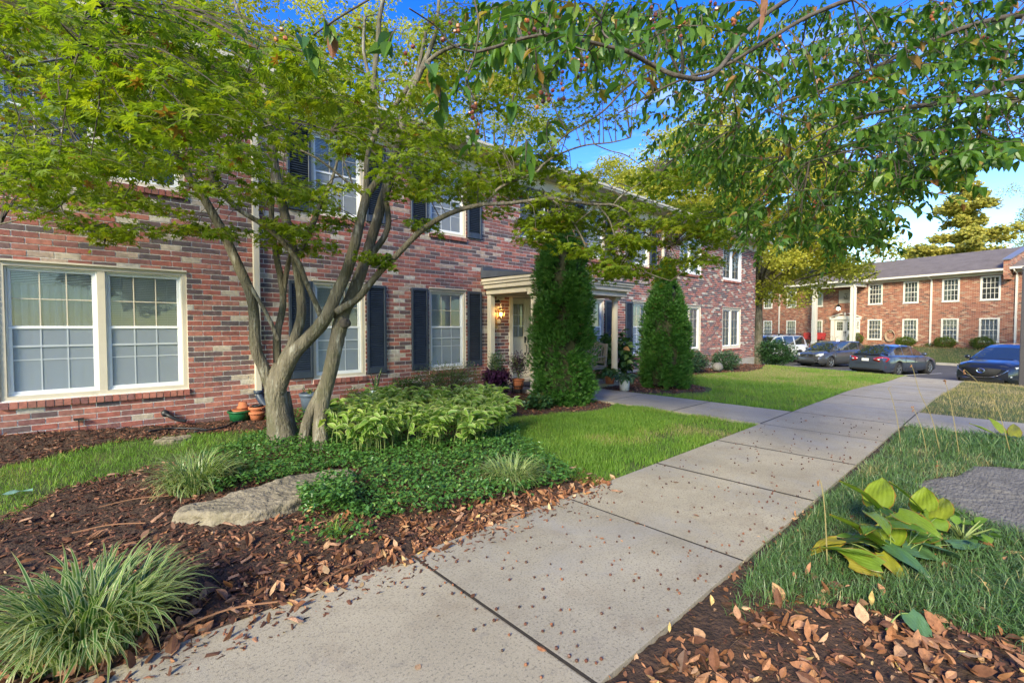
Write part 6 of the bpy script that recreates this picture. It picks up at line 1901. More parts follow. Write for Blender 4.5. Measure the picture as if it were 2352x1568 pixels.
def hosta(root, basep, leaves):
    st_ = MB()
    for (u, v, D, az, tilt, roll, L, W, q, m_) in leaves:
        c = at(u, v, D)
        # az: 0 = towards picture right, pi/2 = away
        dx = rt * math.cos(az) + fw * math.sin(az)
        yaw = math.atan2(dx[1], dx[0])
        L *= 1.32; W *= 1.42
        me = hleaf(L, W, rnd.uniform(.05, .3), rnd.uniform(.1, .55), q, .12)
        me.materials.append(m_)
        o = bpy.data.objects.new('leaf', me); link(o, root)
        Rm = rotm(yaw, tilt, roll)
        start = c - Rm @ np.array([L * .45, 0, 0])
        o.location = Vector(start) - root.location
        o.rotation_euler = Matrix(Rm.tolist()).to_euler()
        bp_ = np.array(basep) + np.array([rnd.uniform(-.08, .08), rnd.uniform(-.08, .08), -.02])
        pts = crom([bp_, (bp_ * .45 + start * .55) + np.array([0, 0, .03]), start], 5)
        st_.tube([np.array(p) - np.array(root.location) for p in pts], np.linspace(.0042, .0026, len(pts)), 6)
    st_.build('leaf_stalks', mat('hosta_stalk', (.16, .22, .06), .5), root, smooth=True)


hb = (3.78, .50, 0.0)
hroot = empty('hosta', (hb[0], hb[1], float(zg(*hb[:2]))), 0, 'large yellowing hosta with scorched leaf edges beside the flagstone', 'hosta')
hosta(hroot, hb, [
    (1985, 1132, 3.22, 2.3, -.75, .5, .20, .15, .72, M_h1), (2018, 1124, 3.30, .9, -.8, -.3, .20, .15, .78, M_h1), (2092, 1140, 3.25, 2.2, -.9, .4, .19, .12, .62, M_h1), (2122, 1146, 3.28, .9, -.75, -.4, .16, .13, .80, M_h1),
    (2152, 1160, 3.2, .8, -.6, -.5, .18, .15, .85, M_h1), (2058, 1182, 3.15, -.35, .35, .2, .22, .12, .10, M_h1), (1975, 1212, 2.95, 2.5, -.55, .5, .23, .16, .70, M_h1), (2046, 1212, 2.98, .8, -.7, -.4, .18, .15, .80, M_h1),
    (1915, 1243, 3.0, 3.0, .1, .3, .21, .12, .1, M_h1), (1945, 1262, 2.85, 2.7, -.1, .3, .20, .11, .55, M_h1), (1960, 1240, 3.02, 2.8, .0, .2, .18, .11, .15, M_h1), (2117, 1262, 2.95, -.4, .1, .2, .17, .15, .5, M_h2),
    (2166, 1257, 2.95, -.2, .15, -.2, .20, .11, .4, M_h2), (2083, 1281, 2.8, -.9, .35, .1, .19, .11, .3, M_h2), (1990, 1302, 2.75, -.3, .15, .3, .15, .09, .97, M_h1), (2140, 1190, 3.15, 1.2, -.7, .1, .12, .13, .6, M_h1),
    (1975, 1278, 2.8, 2.4, -.2, -.5, .17, .10, .62, M_h1), (2128, 1222, 3.1, -1.2, .5, .1, .15, .13, .35, M_h1), (2225, 1248, 3.05, .1, .0, .2, .21, .08, .5, M_h2), (2030, 1255, 2.95, 1.8, -.3, 0, .15, .13, .15, M_h1),
    (1895, 1250, 3.0, 3.2, .3, 0, .16, .1, .95, M_h1), (2055, 1300, 2.78, -1.2, .6, 0, .15, .10, .9, M_h1)]
    + [(2050 + 95 * math.cos(k * 1.3) * rnd.uniform(.4, 1), 1225 + 50 * math.sin(k * 1.3) * rnd.uniform(.3, 1), 3.05 + .25 * math.sin(k * 1.3), k * 1.3 + rnd.uniform(-.4, .4), rnd.uniform(-.35, .35), rnd.uniform(-.3, .3), rnd.uniform(.14, .18), rnd.uniform(.09, .12), rnd.choice([.05, .2, .35, .5, .65, .9]), M_h1) for k in range(16)])
b2 = at(2112, 1475, 1.5 * F0 / (1475 - HZ)); 
h2 = empty('hosta_seedling', (b2[0], b2[1], .0), 0, 'single drooping blue green hosta leaf over the dead leaves at bottom right', 'hosta')
hosta(h2, (b2[0] + .05, b2[1] + .08, 0), [(2112, 1440, 2.24, -1.3, .65, .1, .11, .085, .6, M_h2)])
b3 = at(2310, 1010, 1.5 * F0 / (1010 - HZ))
h3 = empty('hosta', (b3[0], b3[1], .0), 0, 'small hosta with yellow leaf tips beyond the flagstone at the right edge', 'hosta')
hosta(h3, tuple(b3), [(2262, 985, 6.1, 2.4, -.5, 0, .22, .10, .7, M_h1), (2290, 975, 6.1, 1.6, -.8, 0, .2, .1, .8, M_h1), (2330, 985, 6.0, .8, -.6, 0, .22, .1, .9, M_h1), (2345, 1005, 5.9, .2, -.1, 0, .22, .09, .3, M_h1), (2300, 1000, 5.9, -1.2, -.2, 0, .2, .1, .2, M_h1)])
b4 = at(2210, 1235, 3.2)
bushy('round_leaved_weed', (b4[0], b4[1]), (.22, .20, .12), 34, proto_ovate(5, .8, .2, .05), (.05, .085), mat('weed_leaf', rough=.5, ramp=[(0, (.10, .22, .03)), (1, (.20, .33, .05))], trans=.45), 'bright round leaved seedling between hosta and flagstone', 'plant', 12, hollow=.3, up=.2)
# dried flower stalks
def stalk(pts, label, pods):
    b = MB(); P = [at(u, v, D) for u, v, D in pts]; P[0][2] = float(zg(P[0][0], P[0][1]))
    root = empty('dried_stalk', tuple(P[0]), 0, label, 'flower stalk', 'dried hosta stalks')
    L = [p - P[0] for p in P]
    b.tube(crom(L, 5), np.linspace(.0042, .0022, 5 * (len(L) - 1) + 1), 5); b.build('stem', mat('dry_stem', (.26, .21, .09), .7), root)
    if pods:
        b = MB(); e_ = L[-1]
        for k in range(pods):
            p = e_ + np.array([rnd.uniform(-.012, .012), rnd.uniform(-.012, .012), rnd.uniform(-.05, .01)])
            b.lathe([(0, -.012), (.006, -.004), (.005, .006), (0, .012)], p, 6, rnd.random())
        b.build('seed_pods', M_rust, root)


stalk([(2070, 1005, 5.9), (2060, 960, 5.9), (2046, 905, 5.9), (2040, 893, 5.9), (2048, 886, 5.9)], 'thin hooked stalk leftmost before the far path', 0)
stalk([(2160, 1020, 5.6), (2140, 960, 5.6), (2112, 900, 5.6), (2098, 850, 5.6), (2091, 835, 5.6)], 'tall dry stalk in front of the grey sedan wheel', 4)
stalk([(2130, 1030, 5.5), (2118, 990, 5.5), (2104, 950, 5.5), (2096, 935, 5.5)], 'short dry stalk with drooping pods over the path crossing', 5)
stalk([(2205, 1030, 5.4), (2190, 960, 5.4), (2178, 900, 5.4), (2169, 872, 5.4)], 'dry stalk with brown pod before the parking line', 6)
stalk([(2325, 1000, 5.4), (2290, 935, 5.4), (2248, 880, 5.4), (2215, 848, 5.4)], 'rightmost dry stalk leaning left before the black car', 7)
stalk([(2150, 1160, 4.6), (2152, 1100, 4.6), (2153, 1060, 4.6)], 'upright dry stalk standing at the left end of the flagstone', 3)
stalk([(1900, 1330, 2.9), (1895, 1180, 2.9), (1888, 1120, 2.9), (1882, 1100, 2.9)], 'dark stalk rising beside the path at the bed edge', 3)
# ------------------------------------------------------------------ the far brick building, in its own frame: x to the right along its wall, y away
FP0 = np.array([48.28, 4.53, 0.0])
FA = math.atan2(-T2[1], -T2[0])
ex, ey = np.array([-T2[0], -T2[1], 0]), np.array([N2[0], N2[1], 0])


def f2(u, v, yl):
    """local x, z of the picture point on the plane y = yl of the far building"""
    r = fwd + rt * (u - CX) / F0 + upv * (CY - v) / F0
    t = ((FP0 + ey * yl - CAM) @ ey) / (r @ ey)
    p = CAM + r * t - FP0
    return float(p @ ex), float(p[2])


far = empty('brick_court_building', tuple(FP0), FA, 'sunlit orange brick building with white portico across the car park', 'building')


def brick_far():
    ma = bpy.data.materials.new('far_brick'); ma.use_nodes = True
    nt = ma.node_tree; N, L = nt.nodes, nt.links; b = N['Principled BSDF']; b.inputs['Roughness'].default_value = .9
    t = N.new('ShaderNodeTexCoord'); s = N.new('ShaderNodeSeparateXYZ'); c = N.new('ShaderNodeCombineXYZ'); ad = N.new('ShaderNodeMath'); ad.operation = 'ADD'
    L.new(t.outputs['Object'], s.inputs[0]); L.new(s.outputs[0], ad.inputs[0]); L.new(s.outputs[1], ad.inputs[1]); L.new(ad.outputs[0], c.inputs[0]); L.new(s.outputs[2], c.inputs[1])
    br = N.new('ShaderNodeTexBrick'); br.inputs['Scale'].default_value = 1; br.inputs['Brick Width'].default_value = .255; br.inputs['Row Height'].default_value = .0813
    br.inputs['Mortar Size'].default_value = .006; br.inputs['Color1'].default_value = (0, 0, 0, 1); br.inputs['Color2'].default_value = (1, 1, 1, 1); br.inputs['Mortar'].default_value = (.5, .5, .5, 1)
    L.new(c.outputs[0], br.inputs['Vector'])
    r = ramp_node(nt, [(0.0, (.10, .048, .04)), (.12, (.24, .085, .055)), (.45, (.32, .115, .068)), (.75, (.38, .155, .09)), (.9, (.46, .30, .20)), (1.0, (.09, .05, .045))])
    L.new(br.outputs['Color'], r.inputs[0])
    m_ = N.new('ShaderNodeMixRGB'); m_.inputs[2].default_value = (.50, .42, .34, 1); L.new(br.outputs['Fac'], m_.inputs[0]); L.new(r.outputs[0], m_.inputs[1]); L.new(m_.outputs[0], b.inputs['Base Color'])
    bp = N.new('ShaderNodeBump'); bp.invert = True; bp.inputs['Distance'].default_value = .01; L.new(br.outputs['Fac'], bp.inputs['Height']); L.new(bp.outputs[0], b.inputs['Normal'])
    return ma


M_fb = brick_far()
UW = [(-14.02, -13.1), (-11.55, -10.62), (-9.1, -8.12), (-4.36, -3.34), (-1.86, -.87), (.61, 1.6), (2.77, 3.80)]
fops = [(a, c, 3.40, 5.08) for a, c in UW] + [(a, c, .42, 2.10) for a, c in UW] + [(5.35, 6.5, 3.3, 5.0), (5.35, 6.5, .3, 2.1), (-17.4, -16.42, 3.4, 5.08), (-17.4, -16.42, .42, 2.1), (-20, -19, 3.4, 5.08), (-20, -19, .42, 2.1), (8.2, 9.2, 3.4, 5.08), (8.2, 9.2, .42, 2.1), (11.4, 12.4, 3.4, 5.08), (11.4, 12.4, .42, 2.1)]
FX0, FX1 = -24.0, 15.0
b = MB()
xs = sorted({FX0, FX1} | {o[0] for o in fops} | {o[1] for o in fops}); zs = sorted({-.5, 5.4} | {o[2] for o in fops} | {o[3] for o in fops})
for i in range(len(xs) - 1):
    for j in range(len(zs) - 1):
        cx_, cz_ = (xs[i] + xs[i + 1]) / 2, (zs[j] + zs[j + 1]) / 2
        if any(o[0] < cx_ < o[1] and o[2] < cz_ < o[3] for o in fops): continue
        b.add([(xs[i], 0, zs[j]), (xs[i + 1], 0, zs[j]), (xs[i + 1], 0, zs[j + 1]), (xs[i], 0, zs[j + 1])], [(0, 1, 2, 3)])
for (a, c, d, e) in fops:
    b.add([(a, 0, d), (c, 0, d), (c, 0, e), (a, 0, e), (a, .12, d), (c, .12, d), (c, .12, e), (a, .12, e)], [(0, 1, 5, 4), (1, 2, 6, 5), (2, 3, 7, 6), (3, 0, 4, 7)])
b.box(FX0, 0.001, -.5, FX0 + .1, 10, 5.4); b.box(FX1 - .1, 0.001, -.5, FX1, 10, 5.4); b.box(FX0, 9.9, -.5, FX1, 10, 5.4)
b.build('wall', M_fb, far)
M_fw = mat('window_white_paint', (.70, .66, .58), .5)
M_lace = mat('lace_blind', (.66, .66, .60), .7)


def fwin(w, h, cover):
    f = MB(); t = .085
    f.box(-.02, -.035, -.02, w + .02, .06, t); f.box(-.02, -.035, h - t, w + .02, .06, h + .02); f.box(-.02, -.035, t, t, .06, h - t); f.box(w - t, -.035, t, w + .02, .06, h - t)
    f.box(-.05, -.06, -.06, w + .05, .03, -.02)
    o = bpy.data.objects.new('window', f.mesh('window', M_fw)); COL.objects.link(o)
    s_ = MB(); s_.box(t, .0, h * .5 - .025, w - t, .05, h * .5 + .025); s_.build('sash', M_fw, o)
    g = MB()
    for i in range(1, 4): x = t + (w - 2 * t) * i / 4; g.box(x - .011, .015, t, x + .011, .035, h - t)
    for i in (1, 3): z = t + (h - 2 * t) * i / 4; g.box(t, .016, z - .011, w - t, .034, z + .011)
    g.build('window_grille', M_fw, o)
    p = MB(); p.add([(t, .04, t), (w - t, .04, t), (w - t, .04, h - t), (t, .04, h - t)], [(0, 1, 2, 3)]); p.build('pane', G_pane, o)
    k = MB(); k.box(0, .38, 0, w, .40, h); k.build('window_recess', M_dark if cover in (0, 1) else M_lace, o)
    if cover == 1:
        q = MB()
        for i in range(int(h / .06)): q.box(t, .14, .06 + i * .06, w - t, .15, .095 + i * .06)
        q.build('blind', M_blind, o)
    elif cover == 2:
        q = MB(); q.box(t, .10, t, w - t, .11, h - t); q.build('blind', M_lace, o)
    elif cover == 3:
        q = MB(); q.box(t, .10, h * .52, w - t, .11, h - t); q.build('blind', M_lace, o)
    return o


for k, (a, c) in enumerate(UW):
    w = fwin(c - a, 1.68, 3 if k in (1, 2) else 0); w.parent = far; w.location = (a, 0, 3.40)
    w = fwin(c - a, 1.68, [2, 2, 3, 1, 2, 1, 1][k]); w.parent = far; w.location = (a, 0, .42)
for a in (-17.4, -20.0, 8.2, 11.4):
    for z in (3.40, .42): w = fwin(.98, 1.68, 0); w.parent = far; w.location = (a, 0, z)
for z in (3.3, .3):                                                    # grey shuttered openings past the fire wall
    f = MB(); f.box(5.35, -.03, z, 6.5, .03, z + (1.7 if z > 1 else 1.8)); f.box(5.30, -.05, z - .08, 6.55, .02, z)
    f.build('shutter_panel', mat('slate_panel', (.10, .11, .14), .6), far)
# roofs, gutter, fire wall
EY, EZ, RY, RZ = -.55, 5.50, 5.2, 7.55
def roof2(x0, x1, dz=0):
    r = MB(); r.add([(x0, EY, EZ + dz), (x1, EY, EZ + dz), (x1, RY, RZ + dz), (x0, RY, RZ + dz), (x0, 10.6, EZ + dz), (x1, 10.6, EZ + dz), (x0, EY, EZ - .05 + dz), (x1, EY, EZ - .05 + dz)], [(0, 1, 2, 3), (3, 2, 5, 4), (0, 6, 7, 1), (3, 4, 0)])
    r.build('roof', M_roof2, far)
    g = MB(); g.box(x0, EY - .12, EZ - .14 + dz, x1, EY - .01, EZ - .005 + dz); g.build('gutter', M_fw, far)
    g = MB(); g.box(x0, EY, EZ - .17 + dz, x1, .0, EZ - .15 + dz); g.box(x0, -.03, 5.16 + dz, x1, -.001, EZ - .17 + dz); g.build('eaves_board', M_fw, far)


M_roof2 = mat('far_roof_shingle', (.155, .130, .118), .9, noise=(1.5, .22), noise2=(9, (.19, .165, .15), .5, .75), bump=(30, .5, .02))
roof2(FX0 - .4, 4.1); roof2(4.42, FX1 + .4, .06)
# tab courses of the shingles
b = MB()
for k in range(30):
    t = k / 30; y = EY + (RY - EY) * t; z = EZ + (RZ - EZ) * t + .012
    b.add([(FX0, y, z), (4.1, y, z), (4.1, y + .012, z + .010), (FX0, y + .012, z + .010)], [(0, 1, 2, 3)])
b.build('shingle_courses', M_roof2, far, kind='stuff')
b = MB(); prof = [(-.62, 5.0), (-.62, 6.05), (RY, RZ + .42), (10.6, 5.9), (10.6, 5.0)]
b.add([(4.1, y, z) for y, z in prof] + [(4.42, y, z) for y, z in prof], [(0, 1, 2, 3, 4), (9, 8, 7, 6, 5), (0, 5, 6, 1), (1, 6, 7, 2), (2, 7, 8, 3), (0, 4, 9, 5)])
for k in range(3): b.box(4.12, -.62 + k * .14 + .02, 4.75 + .085 * k, 4.40, -.0, 5.0 - .001)
b.build('fire_wall', M_fb, far)
b = MB(); b.add([(4.04, -.70, 6.05), (4.48, -.70, 6.05), (4.48, RY, RZ + .44), (4.04, RY, RZ + .44), (4.04, -.70, 6.12), (4.48, -.70, 6.12), (4.48, RY, RZ + .51), (4.04, RY, RZ + .51)],
               [(0, 3, 2, 1), (4, 5, 6, 7), (0, 1, 5, 4), (3, 7, 6, 2), (0, 4, 7, 3), (1, 2, 6, 5)])
b.build('coping', mat('coping_metal', (.16, .17, .20), .4), far)
for x in (-12.3, -.04, 4.62):
    b = MB(); b.box(x - .05, -.10, .0, x + .05, -.005, 5.05); b.tube([(x, -.05, 5.04), (x, -.12, 5.15), (x, EY - .02, 5.32), (x, EY - .05, 5.42)], .045, 8); b.build('downspout', M_fw, far)
# portico two storeys high
PY = -1.7
xl, _ = f2(*[(2950 + 560 * .5421) * .5742, (850 + 800 * .5421) * .5742], PY); xr, _ = f2(*[(2950 + 843 * .5421) * .5742, (850 + 800 * .5421) * .5742], PY)
_, zt = f2(*[(2950 + 843 * .5421) * .5742, (850 + 545 * .5421) * .5742], PY)
for x in (xl, xr):
    b = MB(); b.box(x - .17, PY - .0, -.1, x + .17, PY + .34, zt); b.box(x - .2, PY - .03, -.1, x + .2, PY + .37, .12); bevel(b.build('portico_column', M_fw, far), .02, 1)
b = MB(); b.box(xl - .25, PY - .03, zt, xr + .25, PY + .3, zt + .33); b.box(xl - .25, PY + .3, zt, xl + .02, -.001, zt + .33); b.box(xr - .02, PY + .3, zt, xr + .25, -.001, zt + .33)
b.box(xl - .55, PY - .35, zt + .33, xr + .55, -.05, zt + .37); b.box(xl - .6, PY - .45, zt + .371, xr + .6, PY - .30, zt + .50); b.box(xr + .5, PY - .30, zt + .371, xr + .62, EY, zt + .50); b.box(xl - .62, PY - .30, zt + .371, xl - .5, EY, zt + .50)
b.build('portico_beam', M_fw, far)
b = MB(); z_ = zt + .505; b.add([(xl - .6, PY - .42, z_), (xr + .6, PY - .42, z_), (xr + .6, 1.4, 6.36), (xl - .6, 1.4, 6.36)], [(0, 1, 2, 3)]); b.build('portico_roof', M_roof2, far)
b = MB(); b.tube([(xr + .14, PY - .02, zt + .4), (xr + .14, PY - .06, zt + .1), (xr + .22, PY - .06, zt - .1), (xr + .22, PY - .06, 0)], .05, 8); b.build('downspout', M_fw, far)
b = MB(); b.box(xl - .3, PY - .3, -.35, xr + .5, -.001, -.06); b.build('portico_slab', M_kerb, far)
# entrance: surround with broken pediment, doors, number
b = MB(); dz = -.06
b.box(-7.34, -.10, dz, -7.05, -.001, 2.12); b.box(-5.25, -.10, dz, -4.96, -.001, 2.12); b.box(-7.42, -.14, 2.12, -4.88, -.001, 2.30)
for s_ in (-1, 1):
    xm = -6.15
    b.add([(xm + s_ * 1.30, -.13, 2.30), (xm + s_ * .30, -.13, 2.62), (xm + s_ * .30, -.13, 2.72), (xm + s_ * 1.30, -.13, 2.38), (xm + s_ * 1.30, -.001, 2.30), (xm + s_ * .30, -.001, 2.62), (xm + s_ * .30, -.001, 2.72), (xm + s_ * 1.30, -.001, 2.38)],
          [(0, 1, 2, 3), (3, 2, 6, 7), (0, 4, 5, 1), (1, 5, 6, 2), (0, 3, 7, 4)])
    b.lathe([(0, -.05), (.12, -.03), (.12, .03), (0, .05)], (xm + s_ * .30, -.08, 2.66), 10)
b.box(-7.0, -.06, 2.30, -5.3, -.001, 2.46); b.lathe([(.05, 0), (.08, .08), (.10, .16), (.05, .24), (.02, .30), (.0, .34)], (-6.15, -.08, 2.47), 10)
b.build('door_surround', M_fw, far)
for k, (a, c) in enumerate(((-7.0, -6.16), (-6.14, -5.3))):
    b = MB(); b.box(a, -.04, dz, c, -.002, 2.1); o = b.build('entrance_door', M_fw, far)
    for i in range(3):
        for j in range(3):
            p = MB(); x = a + .18 + i * .165; z = 1.18 + j * .26; p.box(x, -.048, z, x + .145, -.041, z + .235); p.build('pane', mat('dark_pane', (.02, .022, .025), .1, spec=.8), o)
    p = MB(); hx = c - .06 if k == 0 else a + .06; p.box(hx - .03, -.07, .88, hx + .03, -.041, 1.10); p.tube([(hx, -.06, .84), (hx, -.09, .75), (hx, -.06, .66)], .012, 5); p.build('door_handle', M_black, o)


def text(s, name, size, material, parent, loc, rot=(math.pi / 2, 0, 0), depth=.004, font_bold=False):
    cu = bpy.data.curves.new(name, 'FONT'); cu.body = s; cu.size = size; cu.extrude = depth; cu.align_x = 'CENTER'; cu.resolution_u = 2
    o = bpy.data.objects.new(name, cu); link(o, parent); cu.materials.append(material); o.location = loc; o.rotation_euler = rot
    return o


seg7 = {'3': ['t', 'm', 'b', 'tr', 'br'], '2': ['t', 'tr', 'm', 'bl', 'b'], '4': ['tl', 'm', 'tr', 'br']}
for i, ch in enumerate('324'):
    b = MB(); cx_, cz_, w_, h_ = -5.10, 1.85 - .24 * i, .055, .085
    E = {'t': ((-w_, h_), (w_, h_)), 'm': ((-w_, 0), (w_, 0)), 'b': ((-w_, -h_), (w_, -h_)), 'tr': ((w_, h_), (w_, 0)), 'br': ((w_, 0), (w_, -h_)), 'tl': ((-w_, h_), (-w_, 0)), 'bl': ((-w_, 0), (-w_, -h_))}
    for e_ in seg7[ch]:
        (a0, a1), (c0, c1) = E[e_]; b.tube([(cx_ + a0, -.112, cz_ + a1), (cx_ + c0, -.112, cz_ + c1)], .014, 6)
    b.build('house_number', M_black, far)
b = MB(); b.box(-6.72, -.05, 3.60, -5.62, -.001, 4.78); o = b.build('crest_plaque', mat('plaque_stone', (.46, .42, .34), .8, noise=(4, .1)), far)
b = MB(); b.lathe([(0, -.02), (.12, -.02), (.13, .0), (.12, .02), (0, .02)], (-6.12, -.065, 4.40), 10)
b.tube(crom([(-6.12, -.07, 4.28), (-6.05, -.07, 4.15), (-6.12, -.07, 4.02), (-6.22, -.07, 4.08), (-6.30, -.07, 4.2)], 4), .03, 6); b.tube(crom([(-6.30, -.07, 4.05), (-6.12, -.07, 3.93), (-5.92, -.07, 4.05)], 4), .025, 6)
b.build('crest', mat('plaque_dark', (.16, .14, .11), .8), o)
# hanging lamp of the portico
lx_, lz_ = f2((3000 + 1187 * .2976) * .5742, (1000 + 790 * .2976) * .5742, -.9)
lp_ = empty('portico_lamp', tuple(FP0 + ex * lx_ + ey * -.9 + np.array([0, 0, lz_])), FA, 'lit hanging lamp under the portico of the far building', 'lamp')
b = MB(); b.tube([(0, 0, .45), (0, 0, zt - lz_ + .35)], .012, 5); b.lathe([(.02, .45), (.05, .40), (.16, .28), (.30, .20), (.30, .17), (.08, .18)], seg=12); b.lathe([(.0, -.24), (.05, -.2), (.03, -.16)], seg=8); b.build('shade', M_black, lp_)
b = MB(); b.lathe([(0, -.14), (.12, -.09), (.15, 0), (.12, .10), (.05, .16)], seg=12); b.build('globe', mat('globe_glow', (1, .95, .85), emit=((1, .93, .8), 3.0)), lp_, smooth=True)


def fplace(name, s_, y_, label, cat_, group=None, rz=0.0, z=None):
    p = FP0 + ex * s_ + ey * y_; p[2] = float(zg(p[0], p[1])) if z is None else z
    return empty(name, tuple(p), FA + rz, label, cat_, group)


M_red = mat('red_cushion', (.42, .035, .03), .7)


def redchair(s_, y_, w, label, rz):
    r = fplace('garden_chair', s_, y_, label, 'chair', 'chairs under the portico', rz, -.06)
    b = MB(); b.box(-w / 2, -.28, .36, w / 2, .25, .50); bevel(b.build('seat', M_red, r), .03, 2)
    b = MB(); b.grid([[(-w / 2 + w * i / 8, .22 + .10 * j / 4, .48 + .12 * j + .05 * math.sin(math.pi * i / 8) * (j == 4)) for j in range(5)] for i in range(9)]); b.grid([[(-w / 2 + w * i / 8, .30 + .10 * j / 4, .48 + .12 * j + .05 * math.sin(math.pi * i / 8) * (j == 4)) for j in range(5)] for i in range(9)]); b.build('backrest', M_red, r)
    for x in (-w / 2 - .04, w / 2 + .04):
        b = MB(); b.tube(crom([(x, -.3, .02), (x, -.32, .5), (x, -.2, .62), (x, .2, .60), (x, .34, .85)], 4), .02, 6); b.tube(crom([(x, -.3, .02), (x, 0, .0), (x, .3, .02)], 4), .02, 6); b.build('armrest', M_black, r)


redchair(-8.15, -.75, 1.15, 'red two seat metal glider beside the far entrance', 0)
redchair(-9.05, -.7, .6, 'red garden chair half hidden by the left portico column', .6)
r = fplace('garden_chair', -4.75, -.75, 'dark red wooden chair to the right of the far entrance', 'chair', 'chairs under the portico', .1, -.06)
M_wood = mat('dark_red_wood', (.10, .03, .022), .6)
b = MB(); b.box(-.28, -.28, .40, .28, .25, .45); b.build('seat', M_wood, r)
b = MB(); b.box(-.28, .22, .45, -.22, .27, 1.0); b.box(.22, .22, .45, .28, .27, 1.0); b.box(-.28, .22, .95, .28, .27, 1.02); [b.box(-.17 + .1 * k, .235, .45, -.13 + .1 * k, .26, .95) for k in range(4)]; b.build('backrest', M_wood, r)
for x in (-.26, .26):
    for y in (-.26, .24): b = MB(); b.bar((x, y, 0), (x, y, .62 if y < 0 else .45), .04, .04); b.build('leg', M_wood, r)
# hand rail
r = fplace('hand_rail', -6.65, -1.9, 'thin black hand rail at the steps of the far entrance', 'rail', None, 0, -.35)
b = MB(); b.tube([(-.35, 0, 0), (-.35, 0, .72), (.25, .5, 1.02), (.25, .5, .3)], .017, 6); b.tube([(.6, .3, .2), (.6, .3, .9), (.75, .45, 1.0)], .017, 6); b.build('rail', M_black, r)
# hose reel loops on the wall
b = MB()
for k in range(5): b.tube([(.30 * math.cos(a) * (1 + .05 * k), -.04 - .02 * k, .42 * math.sin(a) * (1 + .03 * k) - .02 * k) for a in np.linspace(0, 6.283, 22)], .016, 5)
b.box(-.12, -.02, .2, .12, .03, .34)
sx_, sz_ = f2((3000 + 1890 * .2976) * .5742, (1000 + 1140 * .2976) * .5742, -.05)
r = fplace('garden_hose', sx_, -.05, 'coiled beige garden hose hanging on the far brick wall', 'hose', None, 0, sz_); b.build('coil', mat('beige_hose', (.40, .30, .20), .6), r)
# clipped shrubs along the far wall
for i, (x, y, rad, n, lb_) in enumerate([(2208, -.9, (.62, .55, .52), 2600, 'round fresh green shrub right of the dark red chair'), (2218, -.75, (1.0, .6, .38), 3600, 'low clipped hedge mound under the lace curtained window'),
                                      (2190, -.75, (.98, .6, .40), 3600, 'low clipped hedge mound right of the far downspout'), (2278, -.75, (1.25, .6, .42), 4200, 'long clipped hedge mound behind the black car')]):
    s_ = [-4.85, -1.35, 1.1, 3.2][i]
    y_ = y if isinstance(y, float) else -.8
    p = FP0 + ex * (s_ * (1 - .0)) + ey * y_
    bushy('clipped_shrub', (p[0], p[1]), rad, n, P_ov2, (.05, .09), M_box, lb_, 'shrub', group='clipped shrubs by the far wall', seedv=20 + i, hollow=.8)
for i, s_ in enumerate((.2, 4.3, 5.4, 6.6)):
    p = FP0 + ex * s_ + ey * -.7
    bushy('perennial', (p[0], p[1]), (.35, .3, .16 + .08 * i), 420, P_ov2, (.05, .09), M_azal, ['low reddish plants between the two right hedge mounds', 'small plant beside the far downspout by the brick fire wall', 'plant before the lower grey panel of the far building', 'plant at the right edge before the far building'][i], 'plant', seedv=30 + i)
LITF = [tuple(np.array(FP0[:2]) + ex[:2] * s_ + ey[:2] * y_) for s_, y_ in ((-20, -.1), (14, -.1), (14, -1.7), (-20, -1.7))]
scatter('leaves_by_far_wall', litter(LITF, 2400, size=(.08, .15)), M_dead)


# ------------------------------------------------------------------ cars
M_tyre = mat('tyre_rubber', (.022, .022, .023), .8)
M_rim = mat('alloy', (.55, .56, .58), .3, metal=.9)
M_gl = None


def carglass(name, tint):
    ma = bpy.data.materials.new(name); ma.use_nodes = True; b = ma.node_tree.nodes['Principled BSDF']
    b.inputs['Base Color'].default_value = (*tint, 1); b.inputs['Roughness'].default_value = .03; b.inputs['Specular IOR Level'].default_value = .9; b.inputs['Coat Weight'].default_value = 1; b.inputs['Coat Roughness'].default_value = .02
    return ma


G_car = carglass('car_glass', (.02, .028, .03))
M_trimk = mat('black_trim', (.015, .015, .016), .5)
M_chrome = mat('chrome', (.75, .76, .78), .12, metal=1.0)
M_lens = carglass('headlamp_lens', (.42, .44, .46))
M_redl = carglass('tail_lamp_red', (.34, .008, .012))
M_plate = mat('number_plate', (.55, .57, .60), .4)


def paint(name, c, metal=.5):
    m_ = mat(name, c, .32, metal=metal, coat=1.0, noise=(3, .03)); m_.node_tree.nodes['Principled BSDF'].inputs['Coat Roughness'].default_value = .04
    return m_


